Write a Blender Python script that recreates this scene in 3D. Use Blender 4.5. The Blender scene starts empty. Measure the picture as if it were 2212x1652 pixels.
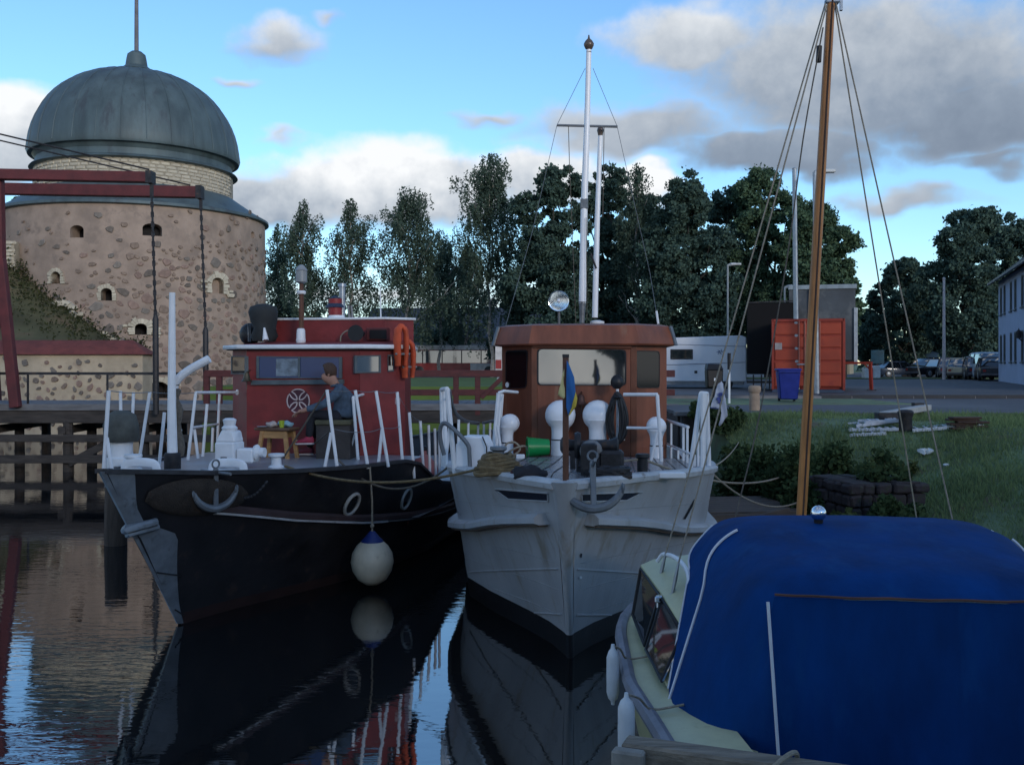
import bpy, bmesh, math, random
import numpy as np
from mathutils import Vector, Matrix

random.seed(7); rng = np.random.default_rng(7)
R = math.radians
SC = bpy.context.scene
COL = SC.collection

# ------------------------------------------------------------------ camera
EYE = 3.0
F = 2150.0            # focal length in units of a 2212-wide picture
CX, HZ = 1106.0, 785.0
cam_d = bpy.data.cameras.new('camera'); cam = bpy.data.objects.new('camera', cam_d)
COL.objects.link(cam); SC.camera = cam
cam.location = (0, 0, EYE); cam.rotation_euler = (R(90), 0, 0)
cam_d.sensor_width = 36; cam_d.lens = 36 * F / 2212
cam_d.shift_y = -41 / 2212
cam_d.clip_start = 0.1; cam_d.clip_end = 3000

# ------------------------------------------------------------------ light
SUN_AZ, SUN_EL = R(152), R(11)          # azimuth from +Y towards +X
SKY_STR = 0.12
EXPOSURE = 1.15
SC.view_settings.view_transform = 'Standard'; SC.view_settings.look = 'None'
SC.view_settings.gamma = 1; SC.view_settings.exposure = EXPOSURE
SC.view_settings.use_curve_mapping = False
sun_d = bpy.data.lights.new('sun', 'SUN'); sun = bpy.data.objects.new('sun', sun_d); COL.objects.link(sun)
sun_d.energy = .8; sun_d.angle = R(14); sun_d.color = (1, .90, .80)
sv = Vector((math.sin(SUN_AZ) * math.cos(SUN_EL), math.cos(SUN_AZ) * math.cos(SUN_EL), math.sin(SUN_EL)))
sun.rotation_euler = (-sv).to_track_quat('-Z', 'Y').to_euler()
sun.location = sv * 60

world = bpy.data.worlds.new('World'); SC.world = world; world.use_nodes = True
NT = world.node_tree; NT.nodes.clear()


class S:
    """a float socket (or number) with arithmetic"""
    nt = NT
    def __init__(s, v): s.v = v
    @staticmethod
    def op(o, *a):
        n = S.nt.nodes.new('ShaderNodeMath'); n.operation = o
        for i, x in enumerate(a):
            x = x.v if isinstance(x, S) else x
            if isinstance(x, (int, float)): n.inputs[i].default_value = x
            else: S.nt.links.new(x, n.inputs[i])
        return S(n.outputs[0])
    def __add__(s, o): return S.op('ADD', s, o)
    __radd__ = __add__
    def __sub__(s, o): return S.op('SUBTRACT', s, o)
    def __rsub__(s, o): return S.op('SUBTRACT', o, s)
    def __mul__(s, o): return S.op('MULTIPLY', s, o)
    __rmul__ = __mul__
    def __truediv__(s, o): return S.op('DIVIDE', s, o)
    def max(s, o): return S.op('MAXIMUM', s, o)
    def min(s, o): return S.op('MINIMUM', s, o)
    def clamp(s): return s.max(0.0).min(1.0)
    def smooth(s, a, b):
        n = S.nt.nodes.new('ShaderNodeMapRange'); n.interpolation_type = 'SMOOTHSTEP'
        S.nt.links.new(s.v, n.inputs['Value'])
        n.inputs['From Min'].default_value = a; n.inputs['From Max'].default_value = b
        return S(n.outputs['Result'])


def noise(nt, vec, scale, detail=5, rough=.55, dist=0.0):
    n = nt.nodes.new('ShaderNodeTexNoise'); n.inputs['Scale'].default_value = scale
    n.inputs['Detail'].default_value = detail; n.inputs['Roughness'].default_value = rough
    n.inputs['Distortion'].default_value = dist
    if vec is not None: nt.links.new(vec, n.inputs['Vector'])
    return n


def build_sky():
    nt = NT; L = nt.links.new
    out = nt.nodes.new('ShaderNodeOutputWorld'); bg = nt.nodes.new('ShaderNodeBackground')
    L(bg.outputs[0], out.inputs[0]); bg.inputs['Strength'].default_value = SKY_STR
    sky = nt.nodes.new('ShaderNodeTexSky'); sky.sky_type = 'NISHITA'; sky.sun_disc = False
    sky.sun_elevation = SUN_EL; sky.sun_rotation = SUN_AZ
    sky.air_density = 1.0; sky.dust_density = 0.0; sky.ozone_density = 4.0; sky.altitude = 0
    tc = nt.nodes.new('ShaderNodeTexCoord'); D = tc.outputs['Generated']
    sep = nt.nodes.new('ShaderNodeSeparateXYZ'); L(D, sep.inputs[0])
    x, y, z = (S(sep.outputs[i]) for i in range(3))
    yy = y.max(0.15)
    n1 = S(noise(nt, D, 9, 5, .62).outputs[0]); n2 = S(noise(nt, D, 34, 4, .6).outputs[0])
    sq = nt.nodes.new('ShaderNodeMapping'); sq.inputs['Scale'].default_value = (1, 1, 2.2)
    L(D, sq.inputs[0]); V2 = sq.outputs[0]
    n3 = S(noise(nt, V2, 5.5, 4, .6).outputs[0])
    wx = S(noise(nt, V2, 14, 2, .5).outputs[0]); wy = S(noise(nt, V2, 15.7, 2, .5).outputs[0])
    u = x / yy + (wx - .5) * .06; v = z / yy + (wy - .5) * .05
    front = y.smooth(.45, .7)
    # the clouds in view: centre and half size in picture units, thickness, low and high brightness
    blobs = [  # x, y, half w, half h, gain, low, high
        (1900, 140, 560, 230, 1.0, .30, .68),
        (1500, 80, 220, 100, .95, .5, .9),
        (1380, 275, 330, 75, .8, .40, .70),
        (2120, 260, 330, 130, 1.1, .26, .46),
        (1690, 325, 320, 75, .95, .28, .50),
        (2130, 345, 210, 35, .7, .34, .62),
        (1960, 430, 240, 34, .55, .42, .62),
        (830, 400, 420, 115, 1.1, .40, 1.15),
        (560, 430, 300, 105, 1.0, .36, .9),
        (1150, 380, 230, 80, .9, .45, 1.0),
        (1390, 385, 110, 60, 1.2, .75, 1.35),
        (600, 85, 130, 60, .72, .42, .85),
        (510, 172, 70, 18, .6, .5, .8),
        (1045, 255, 115, 28, .65, .52, .75),
        (715, 35, 40, 20, .5, .5, .8),
        (40, 250, 150, 80, 1.1, .55, 1.25),
        (-60, 340, 240, 110, 1.1, .42, .8),
        (590, 300, 90, 26, .55, .5, .9),
        (830, 640, 900, 60, .5, .6, 1.0),
    ]
    dens = None; wl = None; ws = None
    for bx, by, bw, bh, g, lo, hi in blobs:
        du = (u - (bx - CX) / F) / (bw / F); dv = (v - (HZ - by) / F) / (bh / F)
        d = (1.0 - S.op('SQRT', du * du + dv * dv)) * g
        w = (d + .35).max(0.0); w = w * w
        lit = (.5 + dv * .6 + (n2 - .5) * .7 + (n1 - .5) * .9).clamp()
        val = lit * (hi - lo) + lo
        dens = d if dens is None else dens.max(d)
        wl = w * val if wl is None else wl + w * val
        ws = w if ws is None else ws + w
    val_f = wl / (ws + .001)
    cov_f = (dens + (n1 - .5) * .75 + (n2 - .5) * .35).smooth(-.02, .55)
    # unseen sky: cloud brightened to light the boats, low bank added at the horizon
    cov_b = (n3 + (n1 - .5) * .3).smooth(.50, .68).max((1.0 - z.smooth(.04, .26)) * .92)
    val_b = .78 + (n1 - .45) * .8 + (n2 - .5) * .5
    cov = cov_b + (cov_f - cov_b) * front
    val = (val_b + (val_f - val_b) * front).max(.12)
    ramp = nt.nodes.new('ShaderNodeValToRGB'); e = ramp.color_ramp.elements
    e[0].position = .08; e[0].color = (.085, .125, .20, 1)
    e[1].position = 1.0; e[1].color = (.95, .97, .99, 1)
    m = e.new(.40); m.color = (.28, .345, .44, 1); m = e.new(.70); m.color = (.62, .67, .73, 1)
    L(val.v, ramp.inputs[0])
    gain = nt.nodes.new('ShaderNodeVectorMath'); gain.operation = 'SCALE'
    L(ramp.outputs[0], gain.inputs[0]); gain.inputs['Scale'].default_value = 1.02 / (SKY_STR * 2 ** EXPOSURE)
    mix = nt.nodes.new('ShaderNodeMix'); mix.data_type = 'RGBA'
    L(cov.v, mix.inputs['Factor']); L(sky.outputs[0], mix.inputs[6]); L(gain.outputs[0], mix.inputs[7])
    L(mix.outputs[2], bg.inputs[0])


build_sky()
world.cycles.sampling_method = 'MANUAL'; world.cycles.sample_map_resolution = 512
CY = SC.cycles; CY.max_bounces = 5; CY.diffuse_bounces = 2; CY.glossy_bounces = 3; CY.transmission_bounces = 3; CY.transparent_max_bounces = 4
CY.caustics_reflective = False; CY.caustics_refractive = False; CY.use_denoising = True


# ------------------------------------------------------------------ materials
MATS = {}


def M(name, col, rough=.6, metal=0.0, var=.25, vs=2.5, bump=.15, bs=25, col2=None, patch=None, pa=.5, ps=4,
      stretch=(1, 1, 1), rand=0.0, spec=.4, coat=0.0):
    """col varied by noise; col2 = second colour of the noise; patch = colour of worn spots"""
    if name in MATS: return MATS[name]
    m = bpy.data.materials.new(name); m.use_nodes = True; nt = m.node_tree; L = nt.links.new
    b = nt.nodes['Principled BSDF']
    tc = nt.nodes.new('ShaderNodeTexCoord'); mp = nt.nodes.new('ShaderNodeMapping')
    L(tc.outputs['Object'], mp.inputs[0]); mp.inputs['Scale'].default_value = stretch
    v = mp.outputs[0]
    n = noise(nt, v, vs, 6, .6)
    r = nt.nodes.new('ShaderNodeValToRGB'); e = r.color_ramp.elements
    c = Vector(col); c2 = Vector(col2) if col2 else c * (1 + var)
    lo = c * (1 - var) if not col2 else c
    e[0].position = .32; e[0].color = (*lo, 1); e[1].position = .68; e[1].color = (*c2, 1)
    L(n.outputs[0], r.inputs[0]); cs = r.outputs[0]
    if patch:
        n2 = noise(nt, v, ps, 8, .65)
        r2 = nt.nodes.new('ShaderNodeValToRGB'); e2 = r2.color_ramp.elements
        e2[0].position = pa; e2[0].color = (0, 0, 0, 1); e2[1].position = min(1, pa + .12); e2[1].color = (1, 1, 1, 1)
        L(n2.outputs[0], r2.inputs[0])
        mx = nt.nodes.new('ShaderNodeMix'); mx.data_type = 'RGBA'
        L(r2.outputs[0], mx.inputs['Factor']); L(cs, mx.inputs[6]); mx.inputs[7].default_value = (*patch, 1)
        cs = mx.outputs[2]
    if rand:
        g = nt.nodes.new('ShaderNodeObjectInfo'); gg = nt.nodes.new('ShaderNodeNewGeometry')
        ad = nt.nodes.new('ShaderNodeMath'); ad.operation = 'ADD'
        L(g.outputs['Random'], ad.inputs[0]); L(gg.outputs['Random Per Island'], ad.inputs[1])
        mr = nt.nodes.new('ShaderNodeMapRange'); L(ad.outputs[0], mr.inputs[0])
        mr.inputs['From Max'].default_value = 2
        mr.inputs['To Min'].default_value = 1 - rand; mr.inputs['To Max'].default_value = 1 + rand
        vm = nt.nodes.new('ShaderNodeVectorMath'); vm.operation = 'SCALE'
        L(cs, vm.inputs[0]); L(mr.outputs[0], vm.inputs['Scale']); cs = vm.outputs[0]
    L(cs, b.inputs['Base Color'])
    b.inputs['Metallic'].default_value = metal
    b.inputs['Specular IOR Level'].default_value = spec
    b.inputs['Coat Weight'].default_value = coat
    n3 = noise(nt, v, bs, 5, .6)
    mr2 = nt.nodes.new('ShaderNodeMapRange'); L(n.outputs[0], mr2.inputs[0])
    mr2.inputs['To Min'].default_value = max(0, rough - .15); mr2.inputs['To Max'].default_value = min(1, rough + .15)
    L(mr2.outputs[0], b.inputs['Roughness'])
    if bump:
        bp = nt.nodes.new('ShaderNodeBump'); bp.inputs['Strength'].default_value = bump
        bp.inputs['Distance'].default_value = .02
        L(n3.outputs[0], bp.inputs['Height']); L(bp.outputs[0], b.inputs['Normal'])
    MATS[name] = m
    return m


def glass(name, tint=(.02, .025, .03), rough=.03, ior=2.4):
    """window pane: mostly mirror and dark interior, a little see-through"""
    if name in MATS: return MATS[name]
    m = bpy.data.materials.new(name); m.use_nodes = True; nt = m.node_tree; b = nt.nodes['Principled BSDF']
    b.inputs['Base Color'].default_value = (*tint, 1); b.inputs['Roughness'].default_value = rough
    b.inputs['Specular IOR Level'].default_value = .8; b.inputs['IOR'].default_value = ior
    n = noise(nt, None, 3, 2); bp = nt.nodes.new('ShaderNodeBump'); bp.inputs['Strength'].default_value = .02
    nt.links.new(n.outputs[0], bp.inputs['Height']); nt.links.new(bp.outputs[0], b.inputs['Normal'])
    MATS[name] = m
    return m


def foliage(name, col, trans=.35):
    if name in MATS: return MATS[name]
    m = bpy.data.materials.new(name); m.use_nodes = True; nt = m.node_tree; L = nt.links.new
    nt.nodes.clear(); out = nt.nodes.new('ShaderNodeOutputMaterial')
    d = nt.nodes.new('ShaderNodeBsdfDiffuse'); t = nt.nodes.new('ShaderNodeBsdfTranslucent')
    mix = nt.nodes.new('ShaderNodeMixShader'); mix.inputs[0].default_value = trans
    g = nt.nodes.new('ShaderNodeNewGeometry'); r = nt.nodes.new('ShaderNodeValToRGB'); e = r.color_ramp.elements
    c = Vector(col)
    e[0].color = (*(c * .7), 1); e[1].color = (c.x * 1.4, c.y * 1.3, c.z * 1.15, 1)
    L(g.outputs['Random Per Island'], r.inputs[0])
    tc = nt.nodes.new('ShaderNodeTexCoord'); n = noise(nt, tc.outputs['Object'], .45, 3)
    mr = nt.nodes.new('ShaderNodeMapRange'); L(n.outputs[0], mr.inputs[0])
    mr.inputs['To Min'].default_value = .55; mr.inputs['To Max'].default_value = 1.45
    vm = nt.nodes.new('ShaderNodeVectorMath'); vm.operation = 'SCALE'
    L(r.outputs[0], vm.inputs[0]); L(mr.outputs[0], vm.inputs['Scale'])
    L(vm.outputs[0], d.inputs[0]); L(vm.outputs[0], t.inputs[0])
    L(d.outputs[0], mix.inputs[1]); L(t.outputs[0], mix.inputs[2]); L(mix.outputs[0], out.inputs[0])
    MATS[name] = m
    return m


def emit(name, col, s):
    m = bpy.data.materials.new(name); m.use_nodes = True; b = m.node_tree.nodes['Principled BSDF']
    b.inputs['Base Color'].default_value = (*col, 1)
    b.inputs['Emission Color'].default_value = (*col, 1); b.inputs['Emission Strength'].default_value = s
    return m


white = M('white_paint', (.72, .74, .76), .45, var=.07, vs=6, patch=(.42, .34, .26), pa=.68, ps=9, bump=.08)
white_hull = M('white_hull', (.42, .43, .445), .42, var=.12, vs=1.6, patch=(.33, .30, .26), pa=.55, ps=2.2, bump=.35, bs=7, stretch=(1.6, 1.6, .22))
white_clean = M('white_enamel', (.78, .80, .83), .3, var=.04, vs=5, bump=.03, patch=(.55, .5, .44), pa=.72, ps=7)
black_hull = M('black_hull', (.015, .014, .016), .5, var=.45, vs=2, bump=.45, bs=5, patch=(.045, .03, .026), pa=.58, ps=4)
boot_red = M('boot_top_red', (.035, .017, .015), .6, var=.3, vs=3)
boot_black = M('boot_top_black', (.006, .006, .007), .55, var=.3, vs=3, patch=(.03, .025, .02), pa=.62, ps=7)
stem_grey = M('grey_plate', (.20, .225, .25), .5, .25, var=.22, vs=5, patch=(.11, .12, .13), pa=.58, ps=6, bump=.3)
deck_grey = M('deck_grey', (.235, .25, .275), .33, var=.3, vs=2.2, bump=.25, bs=12, patch=(.20, .14, .11), pa=.64, ps=6, stretch=(1, .4, 1))
deck_wet = M('deck_planks', (.20, .20, .215), .25, var=.35, vs=2.0, bump=.25, bs=10, patch=(.16, .12, .11), pa=.58, ps=5, stretch=(.5, 1.6, 1))
red_paint = M('red_paint', (.205, .026, .024), .5, var=.28, vs=2.2, bump=.15, bs=10, patch=(.12, .03, .03), pa=.6, ps=3)
red_worn = M('red_worn', (.19, .026, .026), .55, var=.25, vs=3, bump=.2, patch=(.42, .30, .29), pa=.69, ps=9)
red_dark = M('dark_red_timber', (.085, .022, .022), .7, var=.3, vs=4, bump=.3, stretch=(1, 1, 3))
varnish = M('varnished_ply', (.205, .066, .034), .52, var=.3, vs=1.6, bump=.12, bs=14, patch=(.25, .125, .075), pa=.6, ps=2.2, stretch=(2.4, 2.4, .35))
varnish_dk = M('varnished_trim', (.15, .05, .024), .4, var=.25, vs=4)
mast_wood = M('mast_wood', (.40, .165, .045), .38, var=.3, vs=6, stretch=(6, 6, .5), bump=.12)
wood_brown = M('brown_post', (.10, .04, .022), .6, var=.3, vs=8, stretch=(4, 4, .6), bump=.3)
pine = M('pine_wood', (.42, .23, .09), .6, var=.25, vs=5, stretch=(1, 1, 4))
timber = M('weathered_timber', (.05, .042, .037), .85, var=.45, vs=4, bump=.5, bs=14, stretch=(.5, 3, 3))
timber_grey = M('grey_timber', (.15, .15, .155), .8, var=.3, vs=4, bump=.4, bs=14, stretch=(.5, 3, 3))
beam_wood = M('jetty_wood', (.20, .165, .125), .8, var=.4, vs=5, bump=.6, bs=18, stretch=(.5, 4, 4), patch=(.10, .08, .06), pa=.55, ps=6)
steel = M('galvanised', (.30, .33, .36), .4, .6, var=.2, vs=6, bump=.1)
iron = M('dark_iron', (.03, .03, .033), .55, .4, var=.4, vs=8, bump=.3, patch=(.10, .055, .03), pa=.6, ps=8)
grey_iron = M('grey_iron', (.15, .165, .18), .5, .3, var=.25, vs=8, bump=.2, patch=(.10, .06, .04), pa=.66, ps=8)
chrome = M('chrome', (.75, .77, .8), .12, 1.0, var=.05, bump=0)
brass = M('old_brass', (.10, .08, .05), .4, .6, var=.3)
copper = M('old_copper', (.09, .045, .035), .4, .6, var=.3)
rope_m = M('rope', (.30, .26, .20), .9, var=.25, vs=30, bump=.6, bs=120)
rope_dk = M('dark_rope', (.12, .105, .085), .9, var=.3, vs=30, bump=.6, bs=120)
rope_tan = M('tan_rope', (.17, .125, .065), .9, var=.35, vs=18, bump=.7, bs=90)
rubber = M('black_rubber', (.012, .012, .014), .45, var=.3, bump=.1)
canvas_dk = M('dark_canvas', (.022, .026, .028), .8, var=.35, vs=5, bump=.4, bs=16)
canvas_grey = M('grey_canvas', (.075, .082, .075), .85, var=.3, vs=7, bump=.4, bs=20)
mat_brown = M('coir_mat', (.04, .031, .025), .95, var=.35, vs=9, bump=.9, bs=60)
blue = M('blue_canvas', (.0012, .036, .150), .8, var=.28, vs=2.2, bump=.9, bs=3.2, patch=(.004, .050, .175), pa=.55, ps=2.6, stretch=(1.3, 1, .45), spec=.12)
cream = M('cream_gelcoat', (.50, .49, .30), .4, var=.12, vs=4, patch=(.34, .32, .18), pa=.60, ps=4, bump=.06)
cream_dk = M('cream_worn', (.36, .345, .18), .5, var=.18, vs=5, bump=.1)
piping = M('white_piping', (.62, .63, .66), .6, var=.06)
rub_grey = M('rub_rail', (.19, .195, .225), .6, var=.2, vs=6)
green = M('green_plastic', (.006, .24, .060), .35, var=.1, vs=4, bump=.03)
orange = M('orange_fabric', (.55, .085, .03), .7, var=.2, vs=8, bump=.4)
pane = glass('window_glass')
pane_blue = glass('blue_glass', (.014, .040, .125), .05, 1.35)
dark = M('dark_interior', (.006, .006, .008), .8, var=.2, bump=0)
frame_grey = M('grey_frame', (.085, .105, .115), .55, var=.25, vs=6)
ball_white = M('fender_vinyl', (.52, .48, .38), .45, var=.12, vs=5, patch=(.34, .31, .24), pa=.58, ps=4, bump=.05)
ball_blue = M('fender_blue', (.012, .03, .16), .45, var=.2)
fend_white = M('fender_white', (.6, .62, .63), .5, var=.1, vs=5, patch=(.42, .42, .38), pa=.6, ps=6)
tower_wall = M('tower_render', (.285, .222, .178), .9, var=.24, vs=.8, bump=.9, bs=5, patch=(.215, .17, .14), pa=.54, ps=1.1)
stone_mats = [M('stone_%s' % k, c, .85, var=.25, vs=3, bump=.5, bs=9, rand=.3) for k, c in
              (('brown', (.205, .155, .122)), ('grey', (.175, .155, .135)), ('rose', (.235, .165, .135)), ('dark', (.135, .115, .098)))]
lime = M('limestone', (.46, .42, .33), .9, var=.2, vs=2, bump=.5, bs=9, rand=.22)
lime_wall = M('limestone_mortar', (.30, .27, .21), .95, var=.25, vs=2)
wall_lime = M('rampart_render', (.42, .35, .255), .95, var=.22, vs=.9, bump=.6, bs=6, patch=(.32, .25, .19), pa=.56, ps=1.6)
lead = M('lead_roof', (.072, .105, .115), .55, .15, var=.28, vs=.9, bump=.12, bs=8, patch=(.055, .07, .08), pa=.55, ps=.8, stretch=(1.5, 1.5, .25))
tile_red = M('red_tile', (.17, .045, .036), .8, var=.25, vs=3, bump=.6, bs=14)
beam_red = M('beam_red', (.095, .02, .022), .65, var=.25, vs=3, bump=.25)
asphalt = M('asphalt', (.085, .085, .09), .7, var=.25, vs=.35, bump=.4, bs=20, patch=(.12, .12, .125), pa=.55, ps=.18)
concrete = M('concrete', (.17, .165, .165), .85, var=.25, vs=1.2, bump=.4)
quay_m = M('quay_timber', (.062, .05, .046), .9, var=.4, vs=2, bump=.6, stretch=(3, 3, .4))
grass_g = M('grass_ground', (.12, .17, .09), .95, var=.4, vs=.7, bump=.8, bs=9, patch=(.115, .095, .06), pa=.53, ps=.9)
mound_g = M('mound_grass', (.085, .082, .04), .95, var=.35, vs=.35, bump=.8, bs=3, patch=(.13, .09, .055), pa=.52, ps=.35)


# ------------------------------------------------------------------ mesh helpers
def W(x, y, d):
    """the point seen at (x, y) of the 2212-wide picture at depth d, in metres"""
    return Vector(((x - CX) / F * d, d, EYE - (y - HZ) / F * d))


def Wz(x, y, z):
    d = (EYE - z) * F / (y - HZ)
    return W(x, y, d)


def tag(o, label=None, cat=None, group=None, kind=None):
    if label: o['label'] = label
    if cat: o['category'] = cat
    if group: o['group'] = group
    if kind: o['kind'] = kind
    return o


def empty(name, loc=(0, 0, 0), rz=0.0, label=None, cat=None, group=None):
    o = bpy.data.objects.new(name, None); COL.objects.link(o)
    o.location = loc; o.rotation_euler = (0, 0, rz); o.empty_display_size = .2
    return tag(o, label, cat, group)


class MB:
    def __init__(s): s.v = []; s.f = []
    def add(s, vs, fs):
        n = len(s.v); s.v += [tuple(p) for p in vs]; s.f += [tuple(i + n for i in f) for f in fs]; return s
    def bx(s, x0, x1, y0, y1, z0, z1):
        return s.add([(x0, y0, z0), (x1, y0, z0), (x1, y1, z0), (x0, y1, z0), (x0, y0, z1), (x1, y0, z1), (x1, y1, z1), (x0, y1, z1)],
                     [(3, 2, 1, 0), (4, 5, 6, 7), (0, 1, 5, 4), (1, 2, 6, 5), (2, 3, 7, 6), (3, 0, 4, 7)])
    def box(s, c, sz, rz=0.0, m=None):
        hx, hy, hz = (k / 2 for k in sz); c = Vector(c)
        mt = m if m else Matrix.Rotation(rz, 3, 'Z')
        vs = [c + mt @ Vector((a * hx, b * hy, d * hz)) for d in (-1, 1) for a, b in ((-1, -1), (1, -1), (1, 1), (-1, 1))]
        return s.add(vs, [(3, 2, 1, 0), (4, 5, 6, 7), (0, 1, 5, 4), (1, 2, 6, 5), (2, 3, 7, 6), (3, 0, 4, 7)])
    def bar(s, a, b, w, h, up=(0, 0, 1)):
        """rectangular bar from a to b, w sideways and h along up"""
        a = Vector(a); b = Vector(b); d = (b - a).normalized(); up = Vector(up)
        sd = d.cross(up)
        if sd.length < 1e-4: sd = d.cross(Vector((1, 0, 0)))
        sd.normalize(); u2 = sd.cross(d)
        vs = [p + sd * (i * w / 2) + u2 * (j * h / 2) for p in (a, b) for i, j in ((-1, -1), (1, -1), (1, 1), (-1, 1))]
        return s.add(vs, [(3, 2, 1, 0), (4, 5, 6, 7), (0, 1, 5, 4), (1, 2, 6, 5), (2, 3, 7, 6), (3, 0, 4, 7)])
    def loft(s, rings, closed=True, caps=True, loop=False):
        n = len(rings[0]); vs = [p for r in rings for p in r]; fs = []
        m = len(rings)
        for i in range(m if loop else m - 1):
            for j in range(n if closed else n - 1):
                a = i * n + j; b = i * n + (j + 1) % n; k = ((i + 1) % m) * n
                fs.append((a, b, k + (j + 1) % n, k + j))
        if caps and not loop and closed:
            fs.append(tuple(range(n - 1, -1, -1))); fs.append(tuple((m - 1) * n + j for j in range(n)))
        return s.add(vs, fs)
    def tube(s, pts, r, n=8, closed=False, caps=True, flat=None):
        pts = [Vector(p) for p in pts]; m = len(pts); rings = []
        prev = None
        for i, p in enumerate(pts):
            if closed: t = pts[(i + 1) % m] - pts[i - 1]
            else: t = pts[min(i + 1, m - 1)] - pts[max(i - 1, 0)]
            t.normalize()
            if prev is None:
                a = Vector((0, 0, 1)) if abs(t.z) < .9 else Vector((1, 0, 0))
                x = a.cross(t).normalized()
            else:
                x = (prev - t * prev.dot(t)); x.normalize()
            prev = x; y = t.cross(x)
            rr = r[i] if isinstance(r, (list, tuple)) else r
            fl = flat if flat else 1.0
            rings.append([p + x * (rr * math.cos(2 * math.pi * k / n)) + y * (rr * fl * math.sin(2 * math.pi * k / n)) for k in range(n)])
        return s.loft(rings, True, caps, closed)
    def lathe(s, prof, n=24, c=(0, 0, 0), m=None):
        c = Vector(c); rings = []
        for r, z in prof:
            ring = [Vector((max(r, 1e-4) * math.cos(2 * math.pi * k / n), max(r, 1e-4) * math.sin(2 * math.pi * k / n), z)) for k in range(n)]
            rings.append([c + (m @ p if m else p) for p in ring])
        return s.loft(rings, True, True)
    def ball(s, c, r, n=16, sz=(1, 1, 1), m=None):
        k = max(6, n // 2); c = Vector(c)
        prof = [(math.sin(math.pi * i / k), -math.cos(math.pi * i / k)) for i in range(k + 1)]
        rings = []
        for a, z in prof:
            ring = [Vector((max(a, 1e-3) * math.cos(2 * math.pi * j / n) * r * sz[0], max(a, 1e-3) * math.sin(2 * math.pi * j / n) * r * sz[1], z * r * sz[2])) for j in range(n)]
            rings.append([c + (m @ p if m else p) for p in ring])
        return s.loft(rings, True, True)
    def prism(s, poly, ext):
        """polygon of 3D points pushed along ext"""
        ext = Vector(ext); n = len(poly); a = [Vector(p) for p in poly]
        vs = a + [p + ext for p in a]
        fs = [tuple(range(n - 1, -1, -1)), tuple(range(n, 2 * n))] + [(i, (i + 1) % n, n + (i + 1) % n, n + i) for i in range(n)]
        return s.add(vs, fs)
    def xf(s, f): s.v = [tuple(f(Vector(p))) for p in s.v]; return s
    def mesh(s, name, mat, bevel=0.0, smooth=35, segs=1):
        me = bpy.data.meshes.new(name); me.from_pydata(s.v, [], s.f)
        bm = bmesh.new(); bm.from_mesh(me)
        bmesh.ops.recalc_face_normals(bm, faces=bm.faces)
        if bevel:
            ed = [e for e in bm.edges if len(e.link_faces) == 2 and e.calc_face_angle(0) > .6]
            bmesh.ops.bevel(bm, geom=ed, offset=bevel, segments=segs, affect='EDGES', profile=.6, clamp_overlap=True)
        bm.to_mesh(me); bm.free()
        if smooth is not None and len(me.polygons):
            me.polygons.foreach_set('use_smooth', [True] * len(me.polygons)); me.set_sharp_from_angle(angle=R(smooth))
        if mat: me.materials.append(mat)
        return me
    def build(s, name, mat, parent=None, bevel=0.0, smooth=35, segs=1, **t):
        o = bpy.data.objects.new(name, s.mesh(name, mat, bevel, smooth, segs)); COL.objects.link(o)
        if parent is not None: o.parent = parent
        return tag(o, **t)


def lay(name, me, parent, loc=(0, 0, 0), rot=None, scale=None):
    """a further piece that shares mesh data"""
    o = bpy.data.objects.new(name, me); COL.objects.link(o); o.parent = parent
    o.location = loc
    if rot is not None: o.rotation_mode = 'QUATERNION'; o.rotation_quaternion = rot
    if scale is not None: o.scale = scale
    return o


def sag(a, b, drop, n=14):
    a = Vector(a); b = Vector(b)
    return [a.lerp(b, i / n) - Vector((0, 0, drop * 4 * (i / n) * (1 - i / n))) for i in range(n + 1)]


def spline(pts, n=6):
    """Catmull-Rom through the points"""
    P = [Vector(p) for p in pts]; P = [P[0] * 2 - P[1]] + P + [P[-1] * 2 - P[-2]]; out = []
    for i in range(1, len(P) - 2):
        for k in range(n):
            t = k / n; a, b, c, d = P[i - 1:i + 3]
            out.append(.5 * ((2 * b) + (c - a) * t + (2 * a - 5 * b + 4 * c - d) * t * t + (-a + 3 * b - 3 * c + d) * t ** 3))
    out.append(P[-2]); return out


def interp(tab):
    xs = [t[0] for t in tab]; ys = [t[1] for t in tab]
    return lambda x: float(np.interp(x, xs, ys))


def quads(name, centers, size, mat, parent=None, droop=0.0, aspect=1.0, seed=0, **t):
    """a cloud of small randomly turned leaf faces as one mesh"""
    g = np.random.default_rng(seed); c = np.asarray(centers, float); n = len(c)
    a = g.normal(size=(n, 3)); a /= np.linalg.norm(a, axis=1)[:, None]
    a[:, 2] -= droop; a /= np.linalg.norm(a, axis=1)[:, None]
    b = g.normal(size=(n, 3)); b -= a * (a * b).sum(1)[:, None]; b /= np.linalg.norm(b, axis=1)[:, None]
    s = size * g.uniform(.6, 1.4, n)[:, None]
    bend = np.cross(a, b) * s * .25
    v = np.stack([c - a * s, c + b * s * .5 * aspect + bend, c + a * s, c - b * s * .5 * aspect + bend], 1).reshape(-1, 3)
    me = bpy.data.meshes.new(name); me.vertices.add(4 * n); me.vertices.foreach_set('co', v.ravel())
    me.loops.add(4 * n); me.loops.foreach_set('vertex_index', np.arange(4 * n, dtype=np.int32))
    me.polygons.add(n); me.polygons.foreach_set('loop_start', np.arange(0, 4 * n, 4, dtype=np.int32))
    me.polygons.foreach_set('loop_total', np.full(n, 4, dtype=np.int32))
    me.update(calc_edges=True); me.materials.append(mat)
    o = bpy.data.objects.new(name, me); COL.objects.link(o)
    if parent is not None: o.parent = parent
    return tag(o, **t)


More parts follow.
